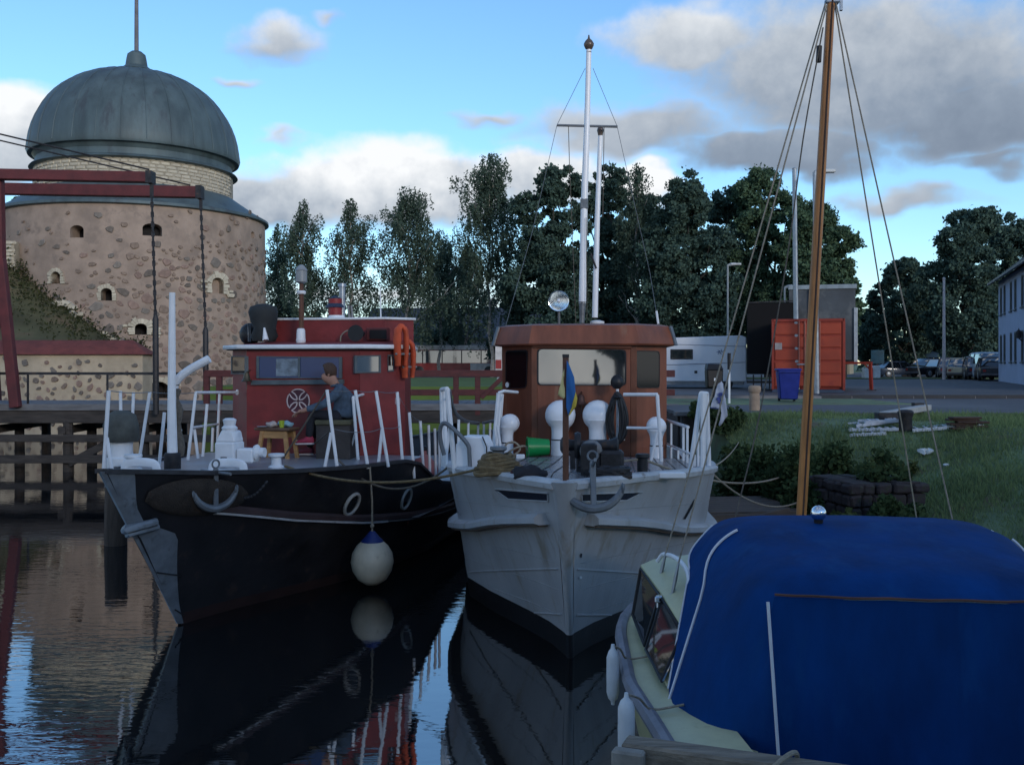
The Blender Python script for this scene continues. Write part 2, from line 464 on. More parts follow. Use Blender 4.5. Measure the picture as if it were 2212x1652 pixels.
class Frame:
    """a boat's own axes: x to its side, y aft, z up, at heading a"""
    def __init__(s, o, a): s.o = Vector((o[0], o[1], 0)); s.a = a; s.m = Matrix.Rotation(-a, 3, 'Z'); s.i = s.m.inverted()
    def loc(s, p): return s.i @ (Vector(p) - s.o)
    def L(s, x, y, d): return s.loc(W(x, y, d))
    def plane(s, x, y, p, q):
        """where the line of sight through (x, y) meets the upright plane over p-q (own axes)"""
        c = s.loc((0, 0, EYE)); d = s.i @ Vector(((x - CX) / F, 1, -(y - HZ) / F))
        p = Vector((p[0], p[1], 0)); q = Vector((q[0], q[1], 0)); n = Vector((q.y - p.y, p.x - q.x, 0))
        t = (p - c).dot(n) / d.dot(n)
        return c + d * t
    def flat(s, x, y, z):
        c = s.loc((0, 0, EYE)); d = s.i @ Vector(((x - CX) / F, 1, -(y - HZ) / F))
        return c + d * ((z - c.z) / d.z)


class Hull:
    def __init__(s, b, bw, zs, rake, L, p=1.5, low=-.6):
        s.b, s.bw, s.zs, s.rake, s.L, s.p, s.low = interp(b), interp(bw), interp(zs), rake, L, p, low
    def at(s, u, z, side=1, off=0.0):
        zs = s.zs(u); t = z / zs
        if t >= 0: h = s.bw(u) + (s.b(u) - s.bw(u)) * t ** s.p
        else: h = s.bw(u) * (1 + z * .6)
        y = u + s.rake * (1 - z / s.zs(0)) * max(0, 1 - u / (s.L * .6))
        v = Vector((side * h, y, z))
        if off: v += s.normal(u, z, side) * off
        return v
    def normal(s, u, z, side=1):
        e = .04; u = max(u, e)
        a = s.at(u + e, z, side) - s.at(u - e, z, side); b = s.at(u, z + e, side) - s.at(u, z - e, side)
        n = a.cross(b).normalized()
        if n.x * side < 0: n = -n
        return n
    def skin(s, us, z0, z1, nz, sides=(-1, 1), off=0.0):
        """both sides between heights z0 and z1 (functions of u)"""
        m = MB()
        for sd in sides:
            rings = []
            for u in us:
                a, b = z0(u), z1(u); rings.append([s.at(u, a + (b - a) * k / nz, sd, off) for k in range(nz + 1)])
            m.loft(rings, False, False)
        return m
    def strake(s, us, z, w, h, side):
        """a rubbing strake standing w proud and h high"""
        rings = []
        for u in us:
            zz = z(u); n = s.normal(u, zz, side); n.z = 0; n.normalize(); p = s.at(u, zz, side)
            i = p - n * .03
            rings.append([i + Vector((0, 0, h / 2 + .01)), p + n * w * .7 + Vector((0, 0, h / 2)), p + n * w + Vector((0, 0, h * .2)),
                          p + n * w + Vector((0, 0, -h * .3)), p + n * w * .6 + Vector((0, 0, -h / 2)), i - Vector((0, 0, h / 2))])
        return MB().loft(rings, True, True)


def stations(a, b, n): return [a + (b - a) * i / n for i in range(n + 1)]


# ------------------------------------------------------------------ water and ground
def water_material():
    m = bpy.data.materials.new('moat_water'); m.use_nodes = True; nt = m.node_tree; L = nt.links.new
    b = nt.nodes['Principled BSDF']
    b.inputs['Base Color'].default_value = (.010, .011, .012, 1)
    b.inputs['Roughness'].default_value = .02; b.inputs['IOR'].default_value = 3.6
    b.inputs['Specular IOR Level'].default_value = .5
    tc = nt.nodes.new('ShaderNodeTexCoord')
    m1 = nt.nodes.new('ShaderNodeMapping'); m1.inputs['Scale'].default_value = (.8, 2.6, 1); L(tc.outputs['Object'], m1.inputs[0])
    m2 = nt.nodes.new('ShaderNodeMapping'); m2.inputs['Scale'].default_value = (.35, .8, 1); L(tc.outputs['Object'], m2.inputs[0])
    n1 = noise(nt, m1.outputs[0], 3.2, 3, .5, .4); n2 = noise(nt, m2.outputs[0], 1.3, 2, .5)
    # calm and ruffled patches
    n3 = noise(nt, tc.outputs['Object'], .28, 2, .5); r = nt.nodes.new('ShaderNodeMapRange'); L(n3.outputs[0], r.inputs[0])
    r.inputs['From Min'].default_value = .42; r.inputs['From Max'].default_value = .62
    r.inputs['To Min'].default_value = .25; r.inputs['To Max'].default_value = 1.0
    mu = nt.nodes.new('ShaderNodeMath'); mu.operation = 'MULTIPLY'; L(n1.outputs[0], mu.inputs[0]); L(r.outputs[0], mu.inputs[1])
    ad = nt.nodes.new('ShaderNodeMath'); ad.operation = 'MULTIPLY_ADD'; L(n2.outputs[0], ad.inputs[0]); ad.inputs[1].default_value = .8
    L(mu.outputs[0], ad.inputs[2])
    bp = nt.nodes.new('ShaderNodeBump'); bp.inputs['Strength'].default_value = .06; bp.inputs['Distance'].default_value = .05
    L(ad.outputs[0], bp.inputs['Height']); L(bp.outputs[0], b.inputs['Normal'])
    return m


MB().add([(-160, -30, 0), (60, -30, 0), (60, 75, 0), (-160, 75, 0)], [(0, 1, 2, 3)]).build('water', water_material(), kind='structure')
MB().add([(-400, 74, 1.75), (400, 74, 1.75), (400, 900, 1.75), (-400, 900, 1.75)], [(0, 1, 2, 3)]).build('ground', grass_g, kind='structure')


def shore(y): return float(np.interp(y, [-5, 8, 12, 15, 18, 21, 24], [6.4, 6.0, 5.4, 4.9, 4.6, 4.3, 3.9]))
def bank_z(x, y):
    t = max(0, min(1, ((x - shore(y)) * .85 + max(0, y - 12) * .10 + max(0, y - 17.5) * .75) / 5.0)); t = t * t * (3 - 2 * t)
    return .30 + 1.54 * t + .05 * math.sin(x * 1.7 + y * .9) * t * (1 - t) * 3


def bank():
    m = MB(); ys = stations(-4, 22.9, 54); rings = []
    for y in ys:
        x0 = shore(y); ring = [Vector((x0 - .02, y, -1)), Vector((x0, y, .18))]
        ring += [Vector((x, y, bank_z(x, y))) for x in [x0 + .15 + (46 - x0) * (k / 40) ** 2 for k in range(41)]]
        rings.append(ring)
    m.loft(rings, False, False); return m.build('grass_bank', grass_g, kind='structure')


bank()
MB().bx(3.9, 90, 22.9, 32.2, -1, 1.86).build('road', asphalt, kind='structure')
MB().bx(3.9, 120, 32.45, 74.05, -1, 1.97).build('parking_lot', asphalt, kind='structure')
kerb_me = MB().bx(-.49, .49, 0, .25, -.4, .115).mesh('kerb_stone', M('kerb_dark', (.05, .05, .053), .85, var=.25), .012)
kr = MB().bx(3.95, 60, 32.2, 32.44, -1, 1.95).build('kerb', concrete, kind='structure')
for i in range(30):
    lay('kerb_stone', kerb_me, kr, (10.5 + i, 32.19, 1.87))
MB().bx(4.2, 11.2, 27.6, 31.9, 1.5, 1.875).build('grass_verge', grass_g, kind='structure')
MB().bx(-14, 3.89, 45, 74, -1, 1.95).build('lawn', M('lawn_grass', (.085, .135, .03), .95, var=.25, vs=.5, bump=.6, bs=8), kind='structure')
MB().bx(-60, 60, 74.1, 130, 1.7, 1.80).build('park_road', asphalt, kind='structure')
MB().bx(13, 60, 66, 70, 1.8, 2.02).build('lot_verge', M('verge_grass', (.06, .085, .02), .95, var=.3, vs=.6, bump=.6), kind='structure')

q = empty('quay_wall', (3.9, 22.9, 0), 0, 'dark timber quay wall below the road beside the grey-white boat', 'quay wall')
plank_me = MB().bx(-.115, .115, -.06, 0, -1, 1.80).mesh('plank', quay_m, .01)
for i in range(22):
    lay('plank', plank_me, q, (-.06, .3 + i * .24, random.uniform(-.03, .03)), Matrix.Rotation(R(90), 3, 'Z').to_quaternion())
for i in range(5):
    lay('plank', plank_me, q, (.15 + i * .24, -.02, random.uniform(-.03, .03)))
MB().bx(-.16, 1.3, -.14, .2, 1.79, 1.90).build('coping', concrete, q, .015)


# ------------------------------------------------------------------ castle tower
TC = Vector((-21.9, 58.05, 0)); RL, RD = 7.28, 5.42


def stone_mesh(i, mat, flat=False):
    g = random.Random(i); n = 8; m = MB(); out = []; inn = []
    for k in range(n):
        a = 2 * math.pi * k / n; r = g.uniform(.68, 1.12)
        sx, sy = math.cos(a), math.sin(a)
        if flat: sx = math.copysign(abs(sx) ** .45, sx); sy = math.copysign(abs(sy) ** .45, sy); r = g.uniform(.93, 1.0)
        out.append((sx * r * .5, sy * r * .5, -.12)); inn.append((sx * r * .40, sy * r * .40, .5 + g.uniform(-.12, .1)))
    m.add(out + inn, [(k, (k + 1) % n, n + (k + 1) % n, n + k) for k in range(n)] + [tuple(range(n, 2 * n))])
    return m.mesh('stone', mat, 0, 60)


STONES = [stone_mesh(i, stone_mats[i % 4]) for i in range(12)]
BLOCKS = [stone_mesh(50 + i, lime, True) for i in range(5)]


def cyl_hit(x, y, r):
    """angle and height where a line of sight meets the tower's wall"""
    d = Vector(((x - CX) / F, 1, -(y - HZ) / F)); c = Vector((-TC.x, -TC.y, EYE))
    A = d.x ** 2 + d.y ** 2; B = 2 * (c.x * d.x + c.y * d.y); Cc = c.x ** 2 + c.y ** 2 - r * r
    q_ = B * B - 4 * A * Cc
    if q_ < 0: return None
    t = (-B - math.sqrt(q_)) / (2 * A); p = c + d * t
    return math.atan2(p.y, p.x), p.z, t


def on_cyl(th, z, r): return Vector((r * math.cos(th), r * math.sin(th), z))
def cyl_q(th, spin=0.0):
    n = Vector((math.cos(th), math.sin(th), 0)); x = Vector((-math.sin(th), math.cos(th), 0)); y = Vector((0, 0, 1))
    mt = Matrix((x, y, n)).transposed()
    if mt.determinant() < 0: mt = Matrix((-x, y, n)).transposed()
    return (mt @ Matrix.Rotation(spin, 3, 'Z')).to_quaternion()


def arch(w, h, n=8, spring=.62):
    pts = [(-w / 2, 0), (w / 2, 0), (w / 2, h * spring)]
    for k in range(1, n): a = math.pi * k / n; pts.append((w / 2 * math.cos(a), h * spring + h * (1 - spring) * math.sin(a)))
    pts.append((-w / 2, h * spring)); return pts


tower = empty('castle_tower', TC, 0, 'round stone castle tower with a grey lead dome and a tall spire pole', 'tower')
wins = [  # x, y of the middle, width, height, depth, surround
    (166, 500, 27, 27, 1.1, 0), (329, 496, 36, 27, .9, 0), (546, 507, 14, 13, .35, 0), (123, 600, 20, 26, 1.0, 1), (231, 636, 21, 27, 1.0, 1),
    (468, 617, 29, 34, .3, 2), (139, 674, 30, 27, .3, 2), (304, 711, 22, 24, 1.0, 2), (224, 738, 22, 16, .8, 2), (340, 842, 38, 36, .9, 2)]
body = MB().lathe([(RL + .35, -1), (RL + .25, 2), (RL + .05, 6), (RL, 11.2)], 120).build('wall', tower_wall, tower, smooth=30)
cut = MB(); openings = []
for x, y, w, h, dep, sur in wins:
    th, z, dist = cyl_hit(x, y, RL); ww = w / F * dist / .9; hh = h / F * dist
    n = Vector((math.cos(th), math.sin(th), 0)); sx = Vector((-math.sin(th), math.cos(th), 0))
    base = on_cyl(th, z - hh / 2, RL + .6)
    poly = [base + sx * a + Vector((0, 0, b)) for a, b in arch(ww, hh)]
    cut.prism(poly, -n * (dep + .6)); openings.append((th, z - hh / 2, ww, hh, dep, sur))
co = cut.build('cutter', None, tower); bpy.context.view_layer.update()
bmod = body.modifiers.new('b', 'BOOLEAN'); bmod.operation = 'DIFFERENCE'; bmod.object = co; bmod.solver = 'EXACT'
dg = bpy.context.evaluated_depsgraph_get(); nm = bpy.data.meshes.new_from_object(body.evaluated_get(dg))
body.modifiers.clear(); body.data = nm; bpy.data.objects.remove(co)
nm.set_sharp_from_angle(angle=R(30))
for th, z, ww, hh, dep, sur in openings:
    n = Vector((math.cos(th), math.sin(th), 0)); sx = Vector((-math.sin(th), math.cos(th), 0))
    if dep > .5:
        MB().prism([on_cyl(th, z, RL - dep + .06) + sx * a + Vector((0, 0, b)) for a, b in arch(ww * .98, hh * .98)], -n * .04).build('window', dark, tower)
    if sur:
        t = .16 + .1 * (sur == 2); rr = RL + .05
        s_ = MB(); k = 0; pts = arch(ww, hh, 8)[1:]; pts.append((-ww / 2, 0))
        cen = Vector((0, hh * .5))
        for (a0, b0), (a1, b1) in zip(pts, pts[1:]):
            nseg = 3 if abs(b1 - b0) > .35 * hh else 1
            for q0 in range(nseg):
                p0 = Vector((a0, b0)).lerp(Vector((a1, b1)), q0 / nseg); p1 = Vector((a0, b0)).lerp(Vector((a1, b1)), (q0 + .93) / nseg)
                tt = t * random.uniform(.8, 1.5)
                o0 = p0 + (p0 - cen).normalized() * tt; o1 = p1 + (p1 - cen).normalized() * tt
                if abs(p0.x - p1.x) < 1e-3: o0 = p0 + Vector((math.copysign(tt, p0.x), 0)); o1 = p1 + Vector((math.copysign(tt, p0.x), 0))
                pr = rr + random.uniform(0, .05) + (.22 if z < 6 else .06)
                s_.prism([on_cyl(th, z, pr) + sx * c.x + Vector((0, 0, c.y)) for c in (p0, p1, o1, o0)], -n * .5)
        s_.build('window_surround', lime, tower)
        if sur == 2 and dep > .2:
            for q0 in range(int(5)):
                sd = random.choice((-1, 1)); lay('stone', random.choice(BLOCKS), body, on_cyl(th, z, RL + .1) + sx * (sd * (ww / 2 + t + .2)) + Vector((0, 0, random.uniform(-.2, hh * .8))), cyl_q(th), (random.uniform(.3, .55), .17, .15))

# field stones proud of the render, large ones as pieces of their own
placed = []; made = 0; far = MB(); tries = 0
def free(th, z, s, pad=1.0): return all(((th - a) * RL) ** 2 + (z - b) ** 2 > (pad * .5 * (s + c)) ** 2 for a, b, c in placed)
for th, z, ww, hh, dep, sur in openings: placed.append((th, z + hh / 2, max(ww, hh) * (1.5 if sur else 1.2)))
cand = []
while tries < 14000:
    tries += 1
    x = random.uniform(2, 578); y = random.uniform(455, 875); hit = cyl_hit(x, y, RL + .15)
    if not hit: continue
    th, z, dist = hit
    # bare stonework low down and to the right, scattered stones elsewhere
    dense_p = max(0, min(1, (y - 520) / 130)) * max(0, min(1, (x - 150 - max(0, 640 - y) * .9) / 160))
    dense_p = max(dense_p, max(0, min(1, (y - 690) / 40)))
    if random.random() > .016 + .98 * dense_p: continue
    s = random.uniform(.24, .82) if dense_p > .3 else random.uniform(.2, .5)
    if free(th, z, s, .84): placed.append((th, z, s)); cand.append((th, z, s))
cand.sort(key=lambda c: -c[2])
for i, (th, z, s) in enumerate(cand):
    rr = RL + (.05 if z > 6 else .05 + .2 * min(1, (6 - z) / 4)); p = on_cyl(th, z, rr)
    qd = cyl_q(th, random.uniform(-.5, .5)); sc = (s, s * random.uniform(.5, .95), .085)
    if i < 300: lay('stone', STONES[i % 12], body, p, qd, sc)
    else:
        me = STONES[random.randrange(12)]; mm = Matrix.LocRotScale(p, qd, Vector(sc))
        far.add([mm @ v.co for v in me.vertices], [tuple(pp.vertices) for pp in me.polygons])
if far.v: far.build('field_stones', stone_mats[0], body, kind='stuff')

# skirt roof, drum, cornice, dome
MB().lathe([(RL + .12, 11.18), (RL + .22, 11.22), (RL + .2, 11.36), (RL - .5, 11.75), (RD - .1, 12.75), (RD - .2, 12.5)], 120).build('skirt_roof', lead, tower, smooth=40)
drum = MB().lathe([(RD, 12.0), (RD, 14.0)], 96).build('drum', lime_wall, tower)
z = 12.62; row = 0
while z < 13.95:
    th = math.pi + .35 + (row % 2) * .045
    while th < 2 * math.pi - .02:
        w = random.uniform(.36, .72); dth = w / RD
        lay('stone_block', BLOCKS[random.randrange(5)], drum, on_cyl(th + dth / 2, z, RD), cyl_q(th + dth / 2), (w * .97, .185, .09))
        th += dth
    z += .19; row += 1
MB().lathe([(RD - .3, 13.9), (RD + .05, 13.9), (RD + .28, 13.98), (RD + .22, 14.06), (RD - .02, 14.16), (RD - .06, 14.5), (RD + .12, 14.75), (RD - .3, 14.75)], 96).build('cornice', lead, tower, smooth=30)
prof = [(RD + .1, 14.74), (RD + .34, 14.76), (RD + .40, 14.92)]
for k in range(1, 15):
    a = k / 15 * math.pi / 2; prof.append(((RD + .36) * math.cos(a) ** .86, 14.92 + 5.0 * math.sin(a)))
prof += [(.95, 20.05), (.62, 20.3), (.55, 20.75), (.5, 20.98), (.3, 21.15), (.1, 21.22)]
dome = MB().lathe(prof, 96).build('dome', lead, tower, smooth=35)
for k in range(28):
    th = 2 * math.pi * k / 28; pts = [Vector((r * math.cos(th), r * math.sin(th), z)) for r, z in prof[2:17]]
    MB().tube(pts, .032, 5).build('seam', lead, dome)
MB().lathe([(.13, 21.1), (.12, 23), (.07, 29.5)], 10).build('spire_pole', M('spire_grey', (.12, .12, .13), .6), tower)

# ------------------------------------------------------------------ rampart, mound, far wall
rp = empty('rampart_wall', (-15.6, 42, 0), 0, 'low stone rampart wall with a red tile coping in front of the round tower', 'wall')
face = MB().bx(-26, 0, 0, 1.2, -1, 3.42).build('wall', wall_lime, rp, .03)
MB().prism([(-26, -.22, 3.38), (-26, 1.4, 3.38), (-26, .9, 4.0), (-26, .7, 4.0)], (26.2, 0, 0)).xf(lambda p: p if p.x < 0 or p.z < 3.5 else p - Vector((.9, 0, 0))).build('coping', tile_red, rp, .02)
cand = []; placed2 = []
for k in range(2600):
    x = random.uniform(-17, -.15); zz = random.uniform(.2, 3.25); s = random.uniform(.2, .46)
    if zz > 2.5 and random.random() > .12: continue
    if all((x - a) ** 2 + (zz - b) ** 2 > (.46 * (s + c)) ** 2 for a, b, c in placed2): placed2.append((x, zz, s))
placed2.sort(key=lambda c: -c[2]); rest = MB(); qf = Matrix(((1, 0, 0), (0, 0, -1), (0, 1, 0))).to_quaternion()
for i, (x, zz, s) in enumerate(placed2):
    qd = (qf.to_matrix() @ Matrix.Rotation(random.uniform(-1.6, 1.6), 3, 'Z')).to_quaternion(); sc = (s, s * random.uniform(.55, .9), .12)
    if i < 280: lay('stone', STONES[(i * 5) % 12], face, (x, -.005, zz), qd, sc)
    else:
        me = STONES[i % 12]; mm = Matrix.LocRotScale(Vector((x, -.005, zz)), qd, Vector(sc)); rest.add([mm @ v.co for v in me.vertices], [tuple(pp.vertices) for pp in me.polygons])
if rest.v: rest.build('field_stones', stone_mats[2], face, kind='stuff')

m = MB(); rings = []
for i in range(31):
    x = -46 + i * .9; ring = []
    top = 3.7 + max(0, min(5.2, (-19.6 - x) * .73))
    for k in range(15):
        t = k / 14; yy = 43.1 + 9.5 * t; s = t * t * (3 - 2 * t)
        ring.append(Vector((x, yy, 3.55 + (top - 3.55) * s + .12 * math.sin(x * 1.3 + k) * (t > .1))))
    rings.append(ring)
m.loft(rings, False, False)
P = []
for k in range(4500):
    x = random.uniform(-27, -18.7); top = 3.7 + max(0, min(5.2, (-19.6 - x) * .73)); t = random.betavariate(5, 1.1); s = t * t * (3 - 2 * t)
    P.append((x + random.gauss(0, .1), 43.1 + 9.5 * t, 3.5 + (top - 3.5) * s + abs(random.gauss(0, .28)) * (.3 + t)))
quads('mound_shade_scrub', P, .085, foliage('shade_scrub_leaves', (.05, .06, .03), .3), None, seed=4, label='low rough scrub added for the dark shadow where the grass mound meets the round tower', cat='scrub', kind='stuff')  # scrub added for rough grass and the dark shadow beside the tower
m.build('castle_mound', mound_g, kind='structure')
fw = empty('castle_curtain_wall', W(14, 520, 54), 0, 'pale plastered castle wall with a dark slit beside the round tower', 'wall')
MB().bx(-9, .45, 0, 2.5, -4, 1.75).build('wall', M('pale_plaster', (.23, .21, .205), .9, var=.15), fw, .04)
MB().bx(-.25, .05, -.03, .02, .1, 1.2).build('slit', dark, fw)
fp = empty('stone_pier', W(22, 572, 51.5), 0, 'short yellowish limestone pier at the head of the grass mound', 'pier')
for k in range(7):
    lay('stone_block', BLOCKS[k % 5], fp, (random.uniform(-.05, .05) + (.0 if k < 6 else 0), -.3, -.1 + k * .2), qf, (.78 + (.1 if k == 6 else 0), .22, .3))
MB().bx(-.36, .36, -.3, .4, -1.2, 1.18).build('core', lime_wall, fp)

# ------------------------------------------------------------------ wooden bridge and its lifting gear
BY0, BY1, BZ = 27.5, 30.7, 1.87
br = empty('wooden_bridge', (-6, BY0, 0), 0, 'dark timber bridge on piles crossing the moat behind the boats', 'bridge')
board_me = MB().bx(-.095, .095, 0, BY1 - BY0, -.05, 0).mesh('deck_board', timber_grey, .008)
for i in range(118): lay('deck_board', board_me, br, (-13 + i * .2, 0, BZ + random.uniform(-.006, .006)))
MB().bx(-13, 10.6, -.06, .0, BZ - .17, BZ + .015).build('fascia', timber_grey, br, .01)
MB().bx(-13, 10.6, -.02, .22, BZ - .52, BZ - .18).build('girder', timber, br, .015)
MB().bx(-13, 10.6, 2.98, 3.2, BZ - .5, BZ - .06).build('girder', timber, br, .015)
pile_me = MB().tube([(0, 0, -1.2), (.01, 0, .4), (0, 0, 1.4)], [.15, .14, .13], 10).mesh('pile', timber)
for i in range(11):
    x = -12.6 + i * 2.1
    for y in (.1, 3.1, 1.6): lay('pile', pile_me, br, (x + random.uniform(-.08, .08), y, random.uniform(-.05, .03)))
    MB().bar((x - .1, -.12, 1.15), (x - .1, 3.3, 1.18), .2, .2).build('cross_head', timber, br, .01)
    if i % 3 == 0:
        MB().bar((x + .1, -.1, .25), (x + 1.9, -.08, 1.2), .09, .2).build('brace', timber, br, .01)
MB().bar((-13, -.14, .95), (10.4, -.14, .93), .12, .2).build('waler', timber, br, .01)
MB().bar((-13, -.12, .36), (10.4, -.12, .40), .12, .22).build('waler', timber, br, .01)
# railings: dark iron bar on the left, red-brown boards on the right
MB().bar((-13, .05, 2.73), (-3.2, .05, 2.72), .07, .075).build('hand_rail', iron, br)
for x in (-12.2, -9.9, -7.4, -5.2): MB().bar((x, .05, BZ - .1), (x, .05, 2.72), .045, .045).build('rail_post', iron, br)
for x in (-2.45, -2.1, .6, 2.5, 4.45, 5.05, 7.0, 9.3): MB().bar((x, .05, BZ - .3), (x, .05, 2.78), .15, .15).build('rail_post', red_dark, br, .01)
MB().bar((-2.5, .02, 2.72), (10.5, .02, 2.72), .10, .19).build('hand_rail', red_dark, br, .01)
MB().bar((-2.0, .02, 2.20), (10.5, .02, 2.20), .08, .17).build('lower_rail', red_dark, br, .01)
MB().bar((5.15, -.02, 2.05), (5.85, -.02, 2.72), .07, .12).build('brace', red_dark, br, .01)

dr = empty('drawbridge_gantry', W(40, 872, 27.3), 0, 'dark red drawbridge gantry with two long balance beams and hanging iron rods', 'drawbridge')
lo = lambda x, y, d: W(x, y, d) - dr.location
MB().bar(lo(34, 880, 27.3), lo(0, 560, 27.3), .24, .26, (1, 0, 0)).build('leg', beam_red, dr, .02)
MB().bar(lo(-22, 880, 27.3), lo(-6, 560, 27.3), .24, .26, (1, 0, 0)).build('leg', beam_red, dr, .02)
MB().bar(lo(-2, 575, 27.35), lo(-6, 385, 27.35), .26, .3, (1, 0, 0)).build('leg', beam_red, dr, .02)
MB().bar(lo(-10, 880, 30.6), lo(-40, 420, 30.6), .3, .3, (1, 0, 0)).build('leg', beam_red, dr, .02)
for (y, d, xe, tt) in ((383, 27.2, 330, 22), (415, 30.0, 436, 24)):
    b0 = lo(-420, y - 14, d); b1 = lo(xe, y + 1, d)
    be = MB().bar(b0, b1, .32, tt / F * d).build('balance_beam', beam_red, dr, .015)
    MB().bar(b1 - Vector((.14, 0, 0)), b1 + Vector((.02, 0, 0)), .36, (tt + 4) / F * d).build('iron_shoe', iron, be)
    MB().bar(b1 + Vector((-.03, 0, -.1)), b1 + Vector((-.03, 0, -.5)), .05, .09, (1, 0, 0)).build('shackle', iron, be)
    MB().tube([lo(-420, 190 if d < 28 else 205, d), b1 + Vector((-.1 if d < 28 else -.35, 0, .22))], .025, 6).build('stay_rod', iron, dr)
    xb = 337 if d < 28 else 445; top = b1 + Vector((-.03, 0, -.4)); ymid = 690 if d < 28 else 715
    mid = lo(xb - 1, ymid, d); bot = lo(xb, 895 if d < 28 else 872, d)
    ch = empty('lifting_chain_parts'); bpy.data.objects.remove(ch)
    nl = 26; link = MB()
    for k in range(nl):
        a = top.lerp(mid, k / nl); b = top.lerp(mid, (k + 1.08) / nl)
        link.bar(a, b, .085 if k % 2 else .03, .03 if k % 2 else .085, (1, 0, 0))
    link.build('chain', iron, dr)
    MB().tube([mid + Vector((0, 0, .12)), mid, mid.lerp(bot, .5), bot], [.05, .085, .085, .085], 8).build('lifting_rod', iron, dr)


# ------------------------------------------------------------------ trees
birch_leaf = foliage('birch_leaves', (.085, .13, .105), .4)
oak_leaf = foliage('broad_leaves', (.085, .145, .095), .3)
dark_leaf = foliage('dark_leaves', (.070, .12, .105), .3)  # blue tint in the leaf colours stands in for veiling haze and flare
birch_bark = M('birch_bark', (.34, .32, .29), .8, var=.25, vs=2, patch=(.05, .045, .04), pa=.54, ps=3, stretch=(1, 1, 1.6), bump=.4)
bark = M('dark_bark', (.04, .034, .028), .9, var=.35, vs=3, bump=.7, bs=8)
GZ = 1.78


def limb(m, a, b, r0, r1, wob, g, n=6):
    a = Vector(a); b = Vector(b); L_ = (b - a).length
    pts = [a.lerp(b, k / n) + Vector((g.normal(), g.normal(), 0)) * (wob * L_ * math.sin(math.pi * k / n)) for k in range(n + 1)]
    m.tube(pts, [r0 + (r1 - r0) * k / n for k in range(n + 1)], 6); return pts


def birch(x, ytop, hw, d, label, seed, lean=0, strands=430, ybot=735, group='birches along the park'):
    g = np.random.default_rng(seed); top = W(x, ytop, d); base = Vector((top.x + lean, d, GZ - .15)); H = top.z - GZ; rw = hw / F * d
    t = empty('birch_tree', base, 0, label, 'tree', group); top = top - base
    tr = MB(); spine = limb(tr, (0, 0, 0), top * .93, .20, .03, .012, g, 9); tips = []
    zb = (EYE - (ybot - HZ) / F * d) - GZ
    for k in range(15):
        f = .28 + .6 * k / 15; p = spine[min(9, int(f * 9))].lerp(spine[min(9, int(f * 9) + 1)], (f * 9) % 1)
        a = g.uniform(0, 6.28); ln = rw * (1.1 - .65 * f) * g.uniform(.7, 1.15)
        e = p + Vector((math.cos(a) * ln, math.sin(a) * ln, ln * g.uniform(.8, 1.4))); e.z = min(e.z, top.z * .97)
        tips += limb(tr, p, e, .065, .015, .05, g, 5)[2:]
    tr.build('trunk', birch_bark, t)
    # hanging strands of small leaves round the branch ends
    P = []; cl = [(g.uniform(-1, 1), g.uniform(-1, 1)) for _ in range(9)]
    for k in range(strands):
        h = g.beta(1.7, 1.35); z = zb + (H - zb) * h
        wmax = rw * min(1.0, 1.25 * (1 - h) ** .55 + .10) * (.72 + .28 * math.sin(h * 17 + seed))
        a = g.uniform(0, 6.28); r = wmax * math.sqrt(g.uniform(.02, 1))
        q0 = Vector((top.x * h + math.cos(a) * r, math.sin(a) * r, z))
        if k % 3 == 0 and tips:
            q0 = tips[int(g.integers(len(tips)))] + Vector((g.normal(), g.normal(), 0)) * .35
        ln = g.uniform(.5, 1.9); nn = int(8 + ln * 9); dx, dy = g.normal(0, .12, 2)
        for j in range(nn):
            f = j / nn
            P.append((q0.x + dx * f * ln + g.normal(0, .11), q0.y + dy * f * ln + g.normal(0, .11), q0.z - ln * f + g.normal(0, .06)))
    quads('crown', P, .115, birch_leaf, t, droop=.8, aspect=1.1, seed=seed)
    return t


